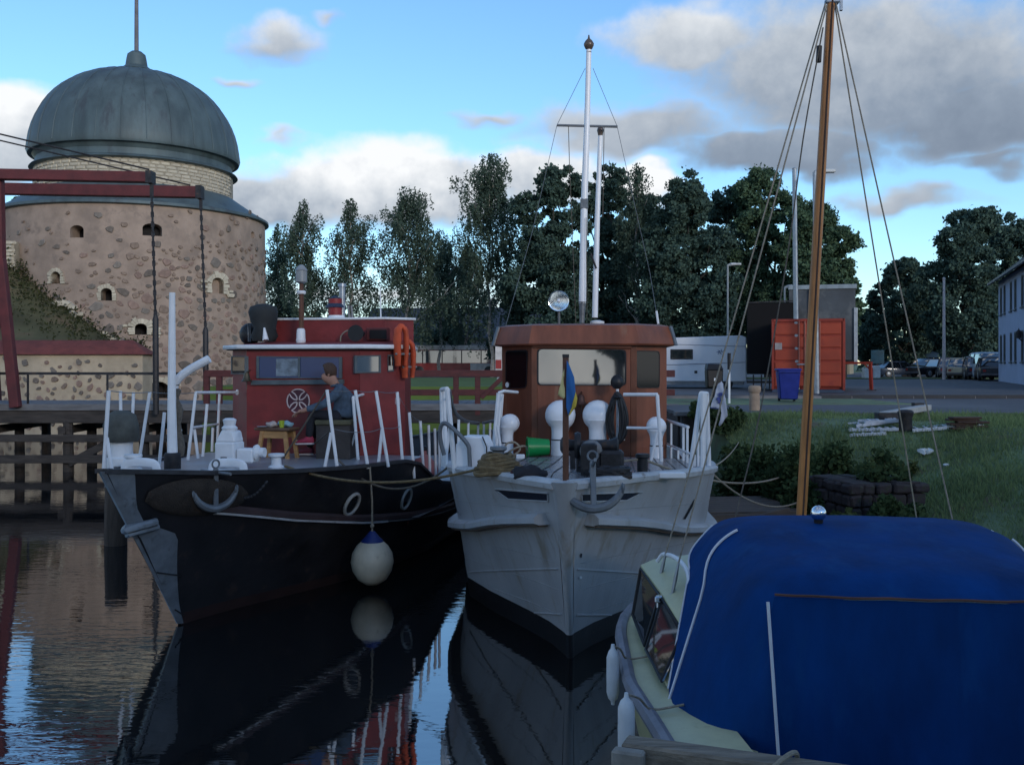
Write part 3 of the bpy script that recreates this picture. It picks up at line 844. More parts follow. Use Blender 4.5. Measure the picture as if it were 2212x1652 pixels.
def leafy(x, ytop, hw, ybot, d, label, seed, name='broadleaf_tree', leaf=None, n=9000, size=.145, group='tall dark trees behind the parking lot', blobs=150, cat='tree', trunk=True, gz=GZ):
    g = np.random.default_rng(seed); top = W(x, ytop, d); rw = hw / F * d; zb = EYE - (ybot - HZ) / F * d
    base = Vector((top.x, d, gz - .15)); t = empty(name, base, 0, label, cat, group)
    H = top.z - base.z; zb -= base.z; tr = MB(); zc = zb + (H - zb) * .45
    if trunk: limb(tr, (0, 0, 0), (g.normal() * .3, 0, zc), .34, .16, .02, g, 6)
    else: limb(tr, (0, 0, 0), (0, 0, max(zc, .3)), .05, .02, .02, g, 4)
    # main limbs carry overlapping lobes, each lobe made of many small leaf clumps
    lobes = []; hc = H - zb
    for k in range(9):
        f = (k + .5) / 9; zz = zb + hc * (.14 + .74 * f); wr_ = rw * math.sin(math.pi * min(.97, .30 + .62 * f)) ** .55
        a = k * 2.4 + g.uniform(-.5, .5) + seed; rl_ = min(rw * g.uniform(.40, .62), hc * .30) * (1 - .30 * f)
        off = max(0, wr_ - rl_ * .8) * g.uniform(.55, 1.0)
        lobes.append((math.cos(a) * off, math.sin(a) * off * .6, min(zz, H - rl_ * .75), rl_))
    lobes.append((g.normal() * .12 * rw, 0, H - rw * .36, rw * .42))
    if trunk:
        for lx, ly, lz, lr in lobes: limb(tr, (0, 0, min(zc, max(.5, lz * .5))), (lx, ly, lz), .13, .03, .05, g, 5)
    P = []; ncl = blobs * 2
    for k in range(ncl):
        lx, ly, lz, lr = lobes[int(g.integers(len(lobes)))]
        v = g.normal(size=3); v /= np.linalg.norm(v); rr = lr * g.uniform(.35, 1.08) ** .5
        c = np.array((lx + v[0] * rr, ly + v[1] * rr * .8, lz + v[2] * rr * .82)); cr_ = lr * g.uniform(.12, .30)
        c[2] = max(c[2], zb * .9); c[2] = min(c[2], H - cr_ * .3)
        m = int(5.0 * n / ncl * g.uniform(.5, 1.5)); w = g.normal(size=(m, 3)) * (cr_ * .55); w[:, 2] *= .75
        P.append(w + c)
    tr.build('trunk', bark, t)
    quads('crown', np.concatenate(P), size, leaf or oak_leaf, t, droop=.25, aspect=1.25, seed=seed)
    return t


birch(655, 425, 64, 92, 'slim birch growing next to the round tower', 1, strands=620)
birch(757, 425, 80, 90, 'birch with a split top behind the red funnel', 2, strands=600)
birch(885, 398, 112, 88, 'broad bushy birch behind the antenna of the red wheelhouse', 3, strands=1050)
birch(1062, 325, 108, 86, 'tallest birch of the row, next to the dark round-topped tree', 4, strands=1250)
birch(1376, 348, 60, 79, 'birch tip rising between the two dark trees behind the second white mast', 5, strands=420, ybot=600)
birch(950, 490, 80, 97, 'small birch filling the gap between the two big birches', 6, strands=620)
birch(600, 480, 48, 99, 'pale birch half hidden by the edge of the round tower', 7, strands=520)
birch(1010, 520, 70, 100, 'low birch under the tallest birch', 8, strands=520)
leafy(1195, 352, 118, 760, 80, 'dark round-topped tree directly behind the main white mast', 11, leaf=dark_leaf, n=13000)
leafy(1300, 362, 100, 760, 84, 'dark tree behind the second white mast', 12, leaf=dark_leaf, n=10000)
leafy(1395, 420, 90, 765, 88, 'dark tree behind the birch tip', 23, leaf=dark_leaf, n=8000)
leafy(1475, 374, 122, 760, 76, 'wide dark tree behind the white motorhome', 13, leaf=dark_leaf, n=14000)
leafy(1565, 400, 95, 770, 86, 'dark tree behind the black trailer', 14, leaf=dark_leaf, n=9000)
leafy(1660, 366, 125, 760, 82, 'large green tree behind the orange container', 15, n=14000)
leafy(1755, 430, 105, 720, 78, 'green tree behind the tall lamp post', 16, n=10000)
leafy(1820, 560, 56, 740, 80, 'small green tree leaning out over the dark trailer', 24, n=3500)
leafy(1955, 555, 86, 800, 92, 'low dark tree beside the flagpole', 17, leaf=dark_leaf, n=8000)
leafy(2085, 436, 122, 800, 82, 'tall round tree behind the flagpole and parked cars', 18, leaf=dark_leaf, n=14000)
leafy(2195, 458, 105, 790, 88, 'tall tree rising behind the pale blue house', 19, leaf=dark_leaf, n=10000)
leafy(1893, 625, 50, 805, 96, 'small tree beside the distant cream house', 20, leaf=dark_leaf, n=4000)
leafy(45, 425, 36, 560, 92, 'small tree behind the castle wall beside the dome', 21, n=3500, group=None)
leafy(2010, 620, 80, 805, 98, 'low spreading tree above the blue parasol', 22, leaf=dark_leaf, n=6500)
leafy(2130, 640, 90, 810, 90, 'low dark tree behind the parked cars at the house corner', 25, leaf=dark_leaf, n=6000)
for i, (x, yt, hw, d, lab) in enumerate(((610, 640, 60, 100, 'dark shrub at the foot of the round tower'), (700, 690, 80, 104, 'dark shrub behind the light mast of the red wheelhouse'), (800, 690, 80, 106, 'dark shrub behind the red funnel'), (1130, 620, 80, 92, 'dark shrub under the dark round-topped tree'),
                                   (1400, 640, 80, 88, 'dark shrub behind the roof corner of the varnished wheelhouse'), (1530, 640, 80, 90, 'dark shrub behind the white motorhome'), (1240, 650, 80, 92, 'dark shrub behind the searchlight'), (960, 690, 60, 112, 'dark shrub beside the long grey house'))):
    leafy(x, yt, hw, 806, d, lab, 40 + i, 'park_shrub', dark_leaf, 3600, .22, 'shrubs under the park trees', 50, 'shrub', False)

# far wood closing the view, one mass
g = np.random.default_rng(99); N = 15000
xs = g.uniform(-130, 150, N); hh = (7.5 + 2.5 * np.sin(xs * .13) + 1.8 * np.sin(xs * .41 + 1)) * g.beta(1.4, 1.0, N)
gapx = xs / 165 * F + CX; keep = ~((gapx > 1868) & (gapx < 1905) & (hh > 3.5))
P = np.stack([xs, 165 + g.normal(0, 4, N), 1.6 + hh], 1)[keep]
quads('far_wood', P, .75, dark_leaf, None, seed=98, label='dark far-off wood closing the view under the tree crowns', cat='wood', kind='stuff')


# ------------------------------------------------------------------ shared boat fittings
def window(par, fr, px, p, q, fmat, pmat, t=.05, proud=.03, name='window', rad=0.0):
    """px = four picture corners on the upright plane over p-q; frame with a pane of its own"""
    c = [fr.plane(x, y, p, q) for x, y in px]; ctr = sum(c, Vector()) / 4
    n = (c[1] - c[0]).cross(c[3] - c[0]).normalized(); cam_l = fr.loc((0, 0, EYE))
    if n.dot(cam_l - ctr) < 0: n = -n
    def inset(pts, k): return [p0 + (ctr - p0).normalized() * k for p0 in pts]
    outer = []; N = 5
    if rad:
        for i in range(4):
            a, b, d = c[i - 1], c[i], c[(i + 1) % 4]; u1 = (a - b).normalized() * rad; u2 = (d - b).normalized() * rad
            for k in range(N + 1):
                t_ = k / N; outer.append(b + u1 * (1 - t_) ** 2 + u2 * t_ ** 2)
    else: outer = c
    inner = inset(outer, t * 1.25)
    fm = MB().loft([[x - n * .02 for x in outer], [x + n * proud for x in outer], [x + n * proud for x in inner], [x - n * .02 for x in inner]], True, False)
    f = fm.build(name, fmat, par, smooth=30)
    MB().prism([x + n * (proud * .72) for x in inset(outer, t)], -n * .03).build('pane', pmat, f)
    return f


def post(par, fr, base, top, zb, r=.022, mat=None, name='rail_post', r2=None):
    b = fr.flat(base[0], base[1], zb); d = (fr.m @ b + fr.o).y; tp = fr.L(top[0], top[1], d)
    MB().tube([b - Vector((0, 0, .03)), tp], [r, r2 or r], 8).build(name, mat or white, par); return b, tp


def bell(par, c, r, mat, fr=None, label=None):
    o = MB().lathe([(.01, r * 1.5), (r * .35, r * 1.45), (r * .5, r * 1.1), (r * .6, r * .5), (r * .8, r * .1), (r, -.05 * r), (r * .95, -.15 * r), (r * .5, -.1 * r)], 14, c).build('bell', mat, par)
    MB().tube([Vector(c) + Vector((0, 0, r * 1.4)), Vector(c) + Vector((0, r * 1.4, r * 1.9))], r * .14, 6).build('bracket', mat, o)
    MB().tube([Vector(c), Vector(c) - Vector((0, 0, r * 1.5))], r * .07, 5).build('bell_rope', rope_dk, o)
    return o


# ------------------------------------------------------------------ black-hulled boat with the red wheelhouse
FR = Frame((-4.11, 9.98), R(11)); RB = empty('red_boat', FR.o, -FR.a, 'black-hulled boat with a worn red wheelhouse and a grey plated stem', 'boat')
HR = Hull([(0, .04), (.25, .18), (.5, .33), (1, .61), (1.5, .89), (2, 1.13), (3, 1.52), (4.4, 1.76), (6, 1.82), (10, 1.8), (14, 1.3), (16, .5)],
          [(0, .02), (.5, .14), (1, .31), (2, .70), (3, 1.08), (4, 1.36), (6, 1.62), (10, 1.6), (14, .9), (16, .1)],
          [(0, 1.92), (1, 1.80), (2, 1.72), (3, 1.67), (4.4, 1.62), (5, 1.52), (5.8, 1.15), (7, 1.0), (11, .98), (16, 1.3)], 1.5, 16, 1.35)
US = [0, .06, .15, .25, .4, .6, .8, 1, 1.3, 1.6, 2, 2.4, 2.8, 3.2, 3.6, 4, 4.4, 4.7, 5, 5.3, 5.6, 6, 7, 8, 9, 10, 11, 12, 13, 14, 15, 16]
HR.skin(US, lambda u: .14, lambda u: HR.zs(u), 10).build('topsides', black_hull, RB)
HR.skin(US, lambda u: -.7, lambda u: .141, 3, off=.0).build('boot_top', boot_red, RB)
# deck and cap rail
def deckz(u): return HR.zs(u) - .02 if u < 4.4 else 1.6
m = MB(); m.loft([[Vector((-HR.b(u) * .985, HR.at(u, HR.zs(u)).y, deckz(u))), Vector((0, HR.at(u, HR.zs(u)).y, deckz(u) + .04 * min(1, u))), Vector((HR.b(u) * .985, HR.at(u, HR.zs(u)).y, deckz(u)))] for u in US if u <= 5.3], False, False)
m.build('fore_deck', deck_grey, RB)
m = MB(); m.loft([[Vector((-HR.b(u) * .98, u, .72)), Vector((HR.b(u) * .98, u, .72))] for u in (5.2, 6, 8, 10, 12, 14, 15.8)], False, False); m.build('main_deck', deck_grey, RB)
MB().loft([[Vector((-1.58, 5.31, .6)), Vector((-1.58, 5.31, 1.59))], [Vector((1.58, 5.31, .6)), Vector((1.58, 5.31, 1.59))]], False, False).build('deck_break', red_dark, RB)
for sd in (-1, 1):
    rg = []
    for u in US:
        p = HR.at(u, HR.zs(u), sd); n = HR.normal(max(u, .1), HR.zs(u) - .05, sd); n.z = 0; n.normalize()
        rg.append([p + n * .035 + Vector((0, 0, -.02)), p + n * .035 + Vector((0, 0, .025)), p - n * .05 + Vector((0, 0, .025)), p - n * .05 + Vector((0, 0, -.02))])
    MB().loft(rg).build('cap_rail', M('black_cap', (.03, .03, .034), .5, var=.4, vs=5, patch=(.2, .2, .22), pa=.66, ps=5), RB)
    zf = interp([(.95, 1.38), (2, 1.13), (3.3, .90), (5, .72), (7, .62), (12, .62)])
    HR.strake(stations(.95, 12, 30), zf, .085, .10, sd).build('rubbing_strake', M('strake_dark', (.05, .03, .03), .6, var=.3), RB)
    HR.strake(stations(.93, 3.9, 14), lambda u: zf(u) - .055, .105, .045, sd).build('strake_band', M('strake_white', (.36, .36, .36), .6, var=.2, vs=7, patch=(.15, .13, .12), pa=.6, ps=9), RB)
HR.strake(stations(3.85, 12, 18), lambda u: zf(u) - .055, .1, .035, 1).build('strake_band', M('strake_grey', (.14, .14, .14), .6, var=.2), RB)
# grey stem plating, its collar, coir bow fender
pw = interp([(0, .03), (.25, .10), (1.10, .46), (1.20, .40), (1.27, .14), (1.5, .13), (1.9, .26)])
for sd in (-1, 1):
    rg = []
    for k in range(23):
        z = .02 + 1.9 * k / 22; w = pw(z); rg.append([HR.at(0, z, sd) + Vector((0, -.03, 0)) * 1.0] + [HR.at(w * j / 5, z, sd, .014) for j in range(1, 6)])
    for r_ in rg: r_[0].x = 0
    MB().loft(rg, False, False).build('stem_plate', stem_grey, RB, smooth=50)
for z, r_ in ((1.30, .045), (1.24, .03)):
    pts = [HR.at(.3 - .3 * k / 6, z - .05, -1, .05) for k in range(6)] + [HR.at(0, z - .02, 1) + Vector((0, -.10, 0))] + [HR.at(.26 * k / 6, z + .03 * k / 6, 1, .05) for k in range(1, 7)]
    MB().tube(pts, r_, 8).build('stem_collar', stem_grey, RB)
for z in (.72, .22):
    MB().tube([HR.at(pw(z) * j / 5 + .005, z - .02 * j, 1, .02) for j in range(6)], .008, 5).build('plate_seam', iron, RB)
rg = []
for k in range(17):
    t = k / 16; u = .24 + 1.15 * t; zc = 1.56 - .05 * t; h = .22 * math.sin(math.pi * t) ** .5 + .01
    rg.append([HR.at(u, zc + h * s_, 1, .02 + .075 * max(0, 1 - s_ * s_) ** .5 * math.sin(math.pi * t) ** .4) for s_ in (-1, -.8, -.5, -.2, .2, .5, .8, 1)])
MB().loft(rg, False, False).build('bow_fender', mat_brown, RB, smooth=60)
# portholes
for x, y, u, z in ((758, 1090, 2.55, 1.15), (876, 1085, 3.95, 1.02)):
    best = min(((abs(W_.x / W_.y * F + CX - x), uu) for uu in stations(1.5, 5, 140) for W_ in [FR.m @ HR.at(uu, z, 1) + FR.o]))[1]
    c = HR.at(best, z, 1); n = HR.normal(best, z, 1); t = Vector((0, 0, 1)); s1 = t.cross(n).normalized(); s2 = n.cross(s1)
    ring = [c + n * .012 + (s1 * math.cos(a) + s2 * math.sin(a)) * .15 for a in stations(0, 2 * math.pi, 28)[:-1]]
    ph = MB().tube(ring, .024, 8, True).build('porthole', M('porthole_ring', (.33, .33, .31), .5, var=.2), RB)
    MB().prism([c + n * .006 + (s1 * math.cos(a) + s2 * math.sin(a)) * .15 for a in stations(0, 2 * math.pi, 28)[:-1]], n * .008).build('pane', pane, ph)

# wheelhouse
A, B, C, D, E, G = (-1.5, 5.8), (-.97, 5.2), (.85, 5.2), (1.38, 5.75), (.86, 7.8), (-1.3, 7.8)
plan = [A, B, C, D, E, G]
def grow(poly, k):
    cx = sum(p[0] for p in poly) / len(poly); cy = sum(p[1] for p in poly) / len(poly); out = []
    for x, y in poly: d = math.hypot(x - cx, y - cy); out.append((x + (x - cx) / d * k, y + (y - cy) / d * k))
    return out
def slab(poly, z0, z1): return MB().prism([(x, y, z0) for x, y in poly], (0, 0, z1 - z0))
wh = slab(plan, .7, 3.21).build('wheelhouse', red_paint, RB)
MB().prism([(p[0] * 1.004, p[1] - .004, 1.62) for p in (C, D)] + [(D[0] * 1.004, D[1] - .004, 3.2), (C[0] * 1.004, C[1] - .004, 3.2)], (.004, -.006, 0)).build('worn_panel', red_worn, wh)
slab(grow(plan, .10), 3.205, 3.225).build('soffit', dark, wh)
slab(grow(plan, .16), 3.222, 3.285).build('brow', white, wh, .01)
top_p = [(-1.28, 6.5), (-.9, 6.12), (.95, 6.1), (1.3, 6.5), (.82, 7.75), (-1.2, 7.75)]
MB().loft([[Vector((x, y, 3.28)) for x, y in grow(plan, .12)], [Vector((x, y, 3.36)) for x, y in top_p]], True, True).build('roof', red_worn, wh)
uh = slab(top_p, 3.33, 3.70).build('upper_house', red_worn, wh)
slab(grow(top_p, .045), 3.698, 3.735).build('roof_edge', white, uh, .008)
w1 = window(wh, FR, [(556, 769), (740, 771), (740, 817), (556, 817)], B, C, frame_grey, pane_blue, .035, .035)
n_ = MB(); a0 = FR.plane(648, 772, B, C); a1 = FR.plane(648, 814, B, C); n_.bar(a0 - Vector((0, .02, 0)), a1 - Vector((0, .02, 0)), .03, .04, (0, 1, 0)); n_.build('mullion', frame_grey, w1)
curt = [FR.plane(x, y, B, C) - Vector((0, .030, 0)) for x, y in ((598, 775), (645, 775), (645, 812), (598, 812))]
MB().prism(curt, (0, .004, 0)).build('curtain', M('pale_curtain', (.16, .2, .24), .8, var=.5, vs=9), w1)
MB().bar(FR.plane(546, 826, B, C) - Vector((0, .03, 0)), FR.plane(744, 824, B, C) - Vector((0, .03, 0)), .07, .07).build('sill', frame_grey, w1)
window(wh, FR, [(765, 768), (821, 767), (821, 805), (765, 806)], C, D, frame_grey, pane, .03, .03)
window(wh, FR, [(836, 766), (849, 766), (849, 802), (836, 803)], C, D, frame_grey, pane, .02, .03)
window(wh, FR, [(503, 769), (534, 769), (534, 808), (503, 808)], A, B, frame_grey, pane, .03, .03)
bell(wh, FR.plane(543, 822, B, C) - Vector((0, .16, 0)), .085, brass)
bell(wh, FR.plane(878 - 6, 788, D, E) + Vector((.02, -.04, 0)), .05, iron) if False else None
# painted roundel with a flared cross
ec = FR.plane(645, 866, B, C) - Vector((0, .004, 0)); er = 27 / F * 15.0
em = MB().prism([ec + Vector((math.cos(a) * er, 0, math.sin(a) * er)) for a in stations(0, 2 * math.pi, 32)[:-1]], (0, -.004, 0)).build('roundel', M('roundel_dark', (.06, .018, .03), .6, var=.3), wh)
lines = MB()
for k in range(4):
    a = math.pi / 2 * k; R2 = Matrix.Rotation(a, 3, 'Y'); pts = []
    pts += [Vector((.09, 0, .10)), Vector((.13, 0, .35)), Vector((.30, 0, .58)), Vector((.56, 0, .76))]
    pts += [Vector((.95 * math.sin(b), 0, .95 * math.cos(b))) for b in stations(.63, -.63, 8)][(1):-1]
    pts += [Vector((-.56, 0, .76)), Vector((-.30, 0, .58)), Vector((-.13, 0, .35)), Vector((-.09, 0, .10))]
    lines.tube([ec + R2 @ p * er + Vector((0, -.010, 0)) for p in pts], .011, 5)
lines.build('cross_outline', M('roundel_line', (.50, .42, .42), .7, var=.2), em)
# small letters and plates on the side
MB().box(FR.plane(858, 866, C, D) - Vector((-.01, .012, 0)), (.09, .012, .10), .8).build('plate', M('faded_plate', (.36, .25, .25), .7), wh)
# roof gear
d = 16.1
def rl(x, y, dd=16.1): return FR.L(x, y, dd)
MB().tube([rl(651, 742, 15.7), rl(651, 612, 15.7)], [.045, .035], 8).build('light_mast', wood_brown, wh)
MB().lathe([(.07, 0), (.08, .05), (.072, .06), (.066, .2), (.05, .23), (.05, .23)], 12, rl(650, 741, 15.65)).build('mast_foot', white, wh)
MB().lathe([(.065, 0), (.075, .03), (.06, .05)], 12, rl(651, 635, 15.7)).build('mast_collar', white, wh)
lan = MB().lathe([(.04, 0), (.09, .03), (.09, .2), (.1, .21), (.05, .28), (.02, .3)], 12, rl(651, 613, 15.7)).build('lantern', M('lantern_grey', (.25, .27, .28), .4, var=.2), wh)
fu = MB().lathe([(.20, -.06), (.2, 0), (.14, .03), (.135, .06)], 14, rl(727, 689, 17)).build('funnel_base', white, wh)
MB().lathe([(.115, 0), (.115, .32)], 14, rl(724, 686, 17)).build('funnel', M('funnel_red', (.22, .02, .02), .5), wh)
MB().lathe([(.16, 0), (.15, .02), (.09, .1), (.09, .16), (.03, .2)], 14, rl(724, 664, 17)).build('funnel_cap', M('funnel_blue', (.02, .03, .06), .5), wh)
MB().lathe([(.055, 0), (.055, .56), (.075, .565), (.07, .62)], 12, rl(739, 690, 17.2)).build('exhaust_pipe', steel, wh)
MB().tube([rl(823, 698, 16), rl(821, 616, 16)], [.012, .006], 6).build('antenna', white, wh)
MB().tube([rl(823, 700, 16), rl(823, 690, 16)], .03, 8).build('antenna_foot', red_worn, wh)
for sx in (755, 762): MB().tube([rl(sx, 695, 18), rl(sx - 3, 660, 18)], .02, 6).build('aft_stay', grey_iron, wh)
MB().tube([rl(700, 745, 15.2), rl(697, 828, 14.98)], .018, 6).build('staff', red_dark, wh)
hc = rl(773, 720, 15.5)
mt = Matrix.Rotation(R(90), 3, 'X')
MB().lathe([(.13, .10), (.115, .09), (.05, -.05), (.035, -.16), (.045, -.2), (.0, -.2)], 16, hc, mt).build('loud_hailer', rubber, wh)
lb = MB().box(rl(817, 722, 15.75), (.33, .2, .2)).build('lamp_box', M('lamp_box_red', (.09, .02, .02), .5), wh, .012)
MB().box(rl(817, 722, 15.63), (.27, .02, .14)).build('lens', dark, lb)
MB().tube(spline([rl(735, 742, 15.7), rl(738, 724, 15.7), rl(752, 714, 15.7), rl(768, 716, 15.6)]), .012, 6).build('cable', rope_m, wh)
# covered lamp on the wheelhouse roof
pts = []
cv = MB(); c0 = rl(570, 737, 15.9)
prof = [(.16, 0), (.20, .08), (.17, .2), (.22, .32), (.24, .46), (.2, .55), (.09, .59), (.01, .6)]
cv.lathe(prof, 14, c0); cv.xf(lambda p: p + Vector((math.sin(p.z * 9 + p.x * 5) * .025, math.cos(p.z * 7 + p.x * 8) * .02, 0)))
cv.build('canvas_cover', canvas_dk, wh, smooth=60)
MB().tube([rl(574, 735, 15.65), rl(571, 708, 15.7)], [.05, .015], 6).build('cover_tie', white, wh)
MB().ball(rl(540, 722, 16.3), .17, 14, (1, 1, 1.1)).build('roof_float', rubber, wh)
for x in (537, 541): MB().tube([rl(x, 738, 16.1), rl(x - 1, 698, 16.1)], .012, 6).build('rail_stanchion', grey_iron, wh)

# railings (read off the picture, stanchions lean inwards)
def c5(x, y): return ((220 + x / 2.353) / 1.1718, (980 + y / 2.353) / 1.1718)
left = [((100, 490), (130, 20), 1.84), ((150, 490), (118, 300), 1.84), ((205, 405), (200, 22), 1.72), ((262, 400), (278, 30), 1.70), ((310, 430), (375, 28), 1.70), ((270, 420), (258, 290), 1.7),
        ((430, 450), (462, 150), 1.72), ((545, 440), (557, 250), 1.72), ((602, 420), (648, 32), 1.68), ((662, 410), (640, 250), 1.68), ((690, 400), (716, 100), 1.66),
        ((745, 370), (750, 240), 1.63), ((775, 365), (790, 40), 1.63)]
tops = []
for b_, t_, z_ in left: tops.append(post(RB, FR, c5(*b_), c5(*t_), z_))
right = [((1492, 475), (1430, 15), 1.66), ((1415, 475), (1455, 270), 1.66), ((1615, 420), (1585, 60), 1.64), ((1675, 470), (1598, 18), 1.65), ((1690, 400), (1660, 38), 1.62),
         ((1795, 460), (1722, 22), 1.63), ((1735, 460), (1758, 250), 1.63), ((1880, 440), (1848, 28), 1.6), ((1950, 530), (1920, 150), 1.35), ((2010, 560), (1985, 200), 1.2),
         ((2045, 570), (2035, 225), 1.1), ((2080, 580), (2072, 245), 1.05), ((2100, 588), (2098, 250), 1.02)]
rt = []
for b_, t_, z_ in right: rt.append(post(RB, FR, c5(*b_), c5(*t_), z_, .023))
for p_, tp in [left[0], left[4], left[8], right[0], right[3], right[5]] if False else []: pass
g0 = tops[8][1]; g1 = FR.L(*c5(895, 30), (FR.m @ tops[8][1] + FR.o).y + 1.4)
MB().tube([g0, g1], .02, 8).build('rail_bar', white, RB); MB().ball(g1, .045, 12, (.5, 1, 1)).build('rail_knob', white, RB)
MB().tube([tops[8][0].lerp(tops[8][1], .46), tops[12][0].lerp(tops[12][1], .45)], .018, 8).build('rail_bar', white, RB)
MB().tube([rt[2][1], rt[4][1]], .02, 8).build('rail_bar', white, RB)
wires = [(rt[0][1], rt[3][1]), (rt[3][1], rt[5][1]), (rt[5][1], rt[7][1]), (rt[7][1], rt[8][1]), (rt[8][1], rt[9][1]), (rt[9][1], rt[10][1]),
         (tops[0][1], tops[4][1]), (tops[4][1], tops[8][1]), (rt[0][0].lerp(rt[0][1], .5), rt[3][0].lerp(rt[3][1], .45)), (rt[3][0].lerp(rt[3][1], .45), rt[5][0].lerp(rt[5][1], .5)), (rt[5][0].lerp(rt[5][1], .5), rt[7][0].lerp(rt[7][1], .5))]
for a_, b_ in wires: MB().tube(sag(a_, b_, .02, 5), .005, 4).build('rail_wire', grey_iron, RB)
# stanchion foot brace
s0 = rt[2][0].lerp(rt[2][1], .45); MB().tube([s0, FR.flat(*c5(1560, 408), 1.65), FR.flat(*c5(1528, 405), 1.65)], .016, 6).build('rail_brace', white, RB)

# deck gear
def dk(x, y, z=1.66): return FR.flat(*c5(x, y), z)
pb = dk(510, 500, 1.74); pd = (FR.m @ pb + FR.o).y
MB().lathe([(.085, 0), (.095, .02), (.095, .2), (.08, .22)], 14, pb).build('pole_socket', iron, RB)
MB().tube([pb + Vector((0, 0, .1)), FR.L(371, 880, pd), FR.L(372, 632, pd)], [.062, .05, .034], 10).build('bow_pole', white, RB)
gp = [FR.L(x, y, pd + .1) for x, y in ((388, 985), (384, 900), (379, 850), (377, 832), (388, 815), (412, 797), (452, 775))]
MB().tube(spline(gp[2:], 5), .048, 10).build('gooseneck_vent', white, RB)
MB().tube(spline(gp[:4], 5), [.05 + .02 * math.sin(k * 1.3) for k in range(len(spline(gp[:4], 5)))], 9).build('vent_lashing', rope_dk, RB)
vb = dk(205, 470, 1.76)
MB().lathe([(.17, -.02), (.17, .10), (.135, .12), (.13, .34), (.13, .36)], 16, vb).build('mushroom_vent', white, RB)
MB().lathe([(.19, .30), (.205, .34), (.21, .5), (.17, .62), (.08, .67), (.01, .675)], 16, vb).xf(lambda p: p + Vector((math.sin(p.z * 20 + p.x * 12) * .01, 0, 0))).build('vent_cover', canvas_grey, RB, smooth=60)
for bx_, by_, z_ in ((275, 500, 1.78), (1128, 485, 1.68)):
    b0 = dk(bx_, by_, z_)
    MB().lathe([(.10, 0), (.10, .03), (.065, .05), (.06, .14), (.10, .16), (.10, .19), (.05, .195)], 14, b0).build('bollard', white, RB)
for bx_, by_, z_ in ((320, 505, 1.78), (840, 505, 1.74)):
    b0 = dk(bx_, by_, z_); m = MB().tube(spline([b0 + Vector((-.2, 0, 0)), b0 + Vector((-.17, 0, .09)), b0 + Vector((0, 0, .11)), b0 + Vector((.17, 0, .09)), b0 + Vector((.2, 0, 0))]), .035, 8, flat=1.5)
    m.box(b0 + Vector((0, 0, .01)), (.5, .16, .03)); m.build('fairlead', white, RB)
wb = dk(850, 480, 1.70)
wl_ = MB().box(wb + Vector((0, 0, .16)), (.26, .3, .34)).build('windlass', white, RB, .02)
MB().prism([wb + Vector((-.13, -.12, .33)), wb + Vector((.13, -.12, .33)), wb + Vector((.09, -.1, .46)), wb + Vector((-.06, -.1, .48))], (0, .24, 0)).build('windlass_head', white, wl_, .015)
MB().lathe([(.085, .46), (.10, .5), (.07, .53), (.085, .6), (.05, .62)], 12, wb).build('capstan', white, wl_)
MB().box(wb + Vector((.24, 0, .16)), (.22, .2, .18)).build('gear_case', white, wl_, .02)
MB().lathe([(.09, -.03), (.1, 0), (.06, .03), (.06, .1)], 12, wb + Vector((.37, 0, .2)), Matrix.Rotation(R(90), 3, 'Y')).build('warping_drum', white, wl_)
MB().box(wb + Vector((0, -.155, .1)), (.08, .01, .1)).build('inspection_hole', dark, wl_)
# crate used as a seat, wooden stool-table
def c8(x, y): return ((700 + x / 5.507) / 1.1718, (880 + y / 5.507) / 1.1718)
PD = 14.55
cr0 = FR.m @ FR.L(727, 991, PD) + FR.o; cr0.z = 1.615
cr = empty('deck_locker', cr0, -FR.a + .12, 'dark olive wooden deck locker used as a seat on the black-hulled boat', 'locker')
MB().bx(-.25, .25, -.22, .22, 0, .50).build('body', M('locker_dark', (.045, .04, .038), .8, var=.3, vs=5, bump=.3), cr, .01)
for k in range(4): MB().bx(-.26, .26, -.25 + k * .125, -.25 + k * .125 + .118, .50, .57).build('lid_board', M('lid_olive', (.09, .085, .05), .8, var=.3, vs=6, bump=.4), cr, .012)
tb0 = FR.m @ FR.L(600, 985, 14.35) + FR.o; tb0.z = 1.62
tb = empty('wooden_stool', tb0, -FR.a - .1, 'light pine stool used as a table on the black-hulled boat', 'stool')
MB().bx(-.29, .27, -.17, .17, .42, .46).build('seat', M('stool_top', (.13, .07, .04), .5, var=.3), tb, .012)
for sx in (-1, 1):
    for sy in (-1, 1): MB().bar((sx * .24, sy * .14, 0), (sx * .18, sy * .11, .43), .055, .05, (0, 1, 0)).build('leg', pine, tb, .006)
for sy in (-1, 1): MB().bx(-.2, .2, sy * .115 - .014, sy * .115 + .014, .31, .42).build('apron', pine, tb, .005)
T0 = Vector(tb0) + Vector((0, 0, .462))
def item(name, mb, mat, label, cat, loc):
    o = mb.build(name, mat); o.location = loc; return tag(o, label, cat)
it = MB()
for k in range(6): it.add([(-.10 + .04 * k, -.07, .002), (-.06 + .04 * k, -.07, .03 + .02 * (k % 2)), (-.06 + .04 * k, .08, .04 + .02 * (k % 2)), (-.10 + .04 * k, .08, .002 + .02 * (k % 2))], [(0, 1, 2, 3)])
item('crumpled_cloth', MB().ball((0, 0, .045), .11, 14, (1.1, .7, .42)).xf(lambda p: p + Vector((math.sin(p.y * 70 + p.z * 50) * .012, 0, max(-.02, math.sin(p.x * 60) * .012)))), M('pale_blue_cloth', (.24, .40, .46), .8, var=.2, vs=12), 'crumpled pale blue cloth on the pine stool', 'cloth', T0 + Vector((.10, .02, 0)))
item('cup', MB().lathe([(.03, 0), (.042, .10), (.038, .10), (.028, .006)], 14), M('lime_plastic', (.35, .45, .04), .4), 'lime green plastic cup on the pine stool', 'cup', T0 + Vector((.08, -.10, 0)))
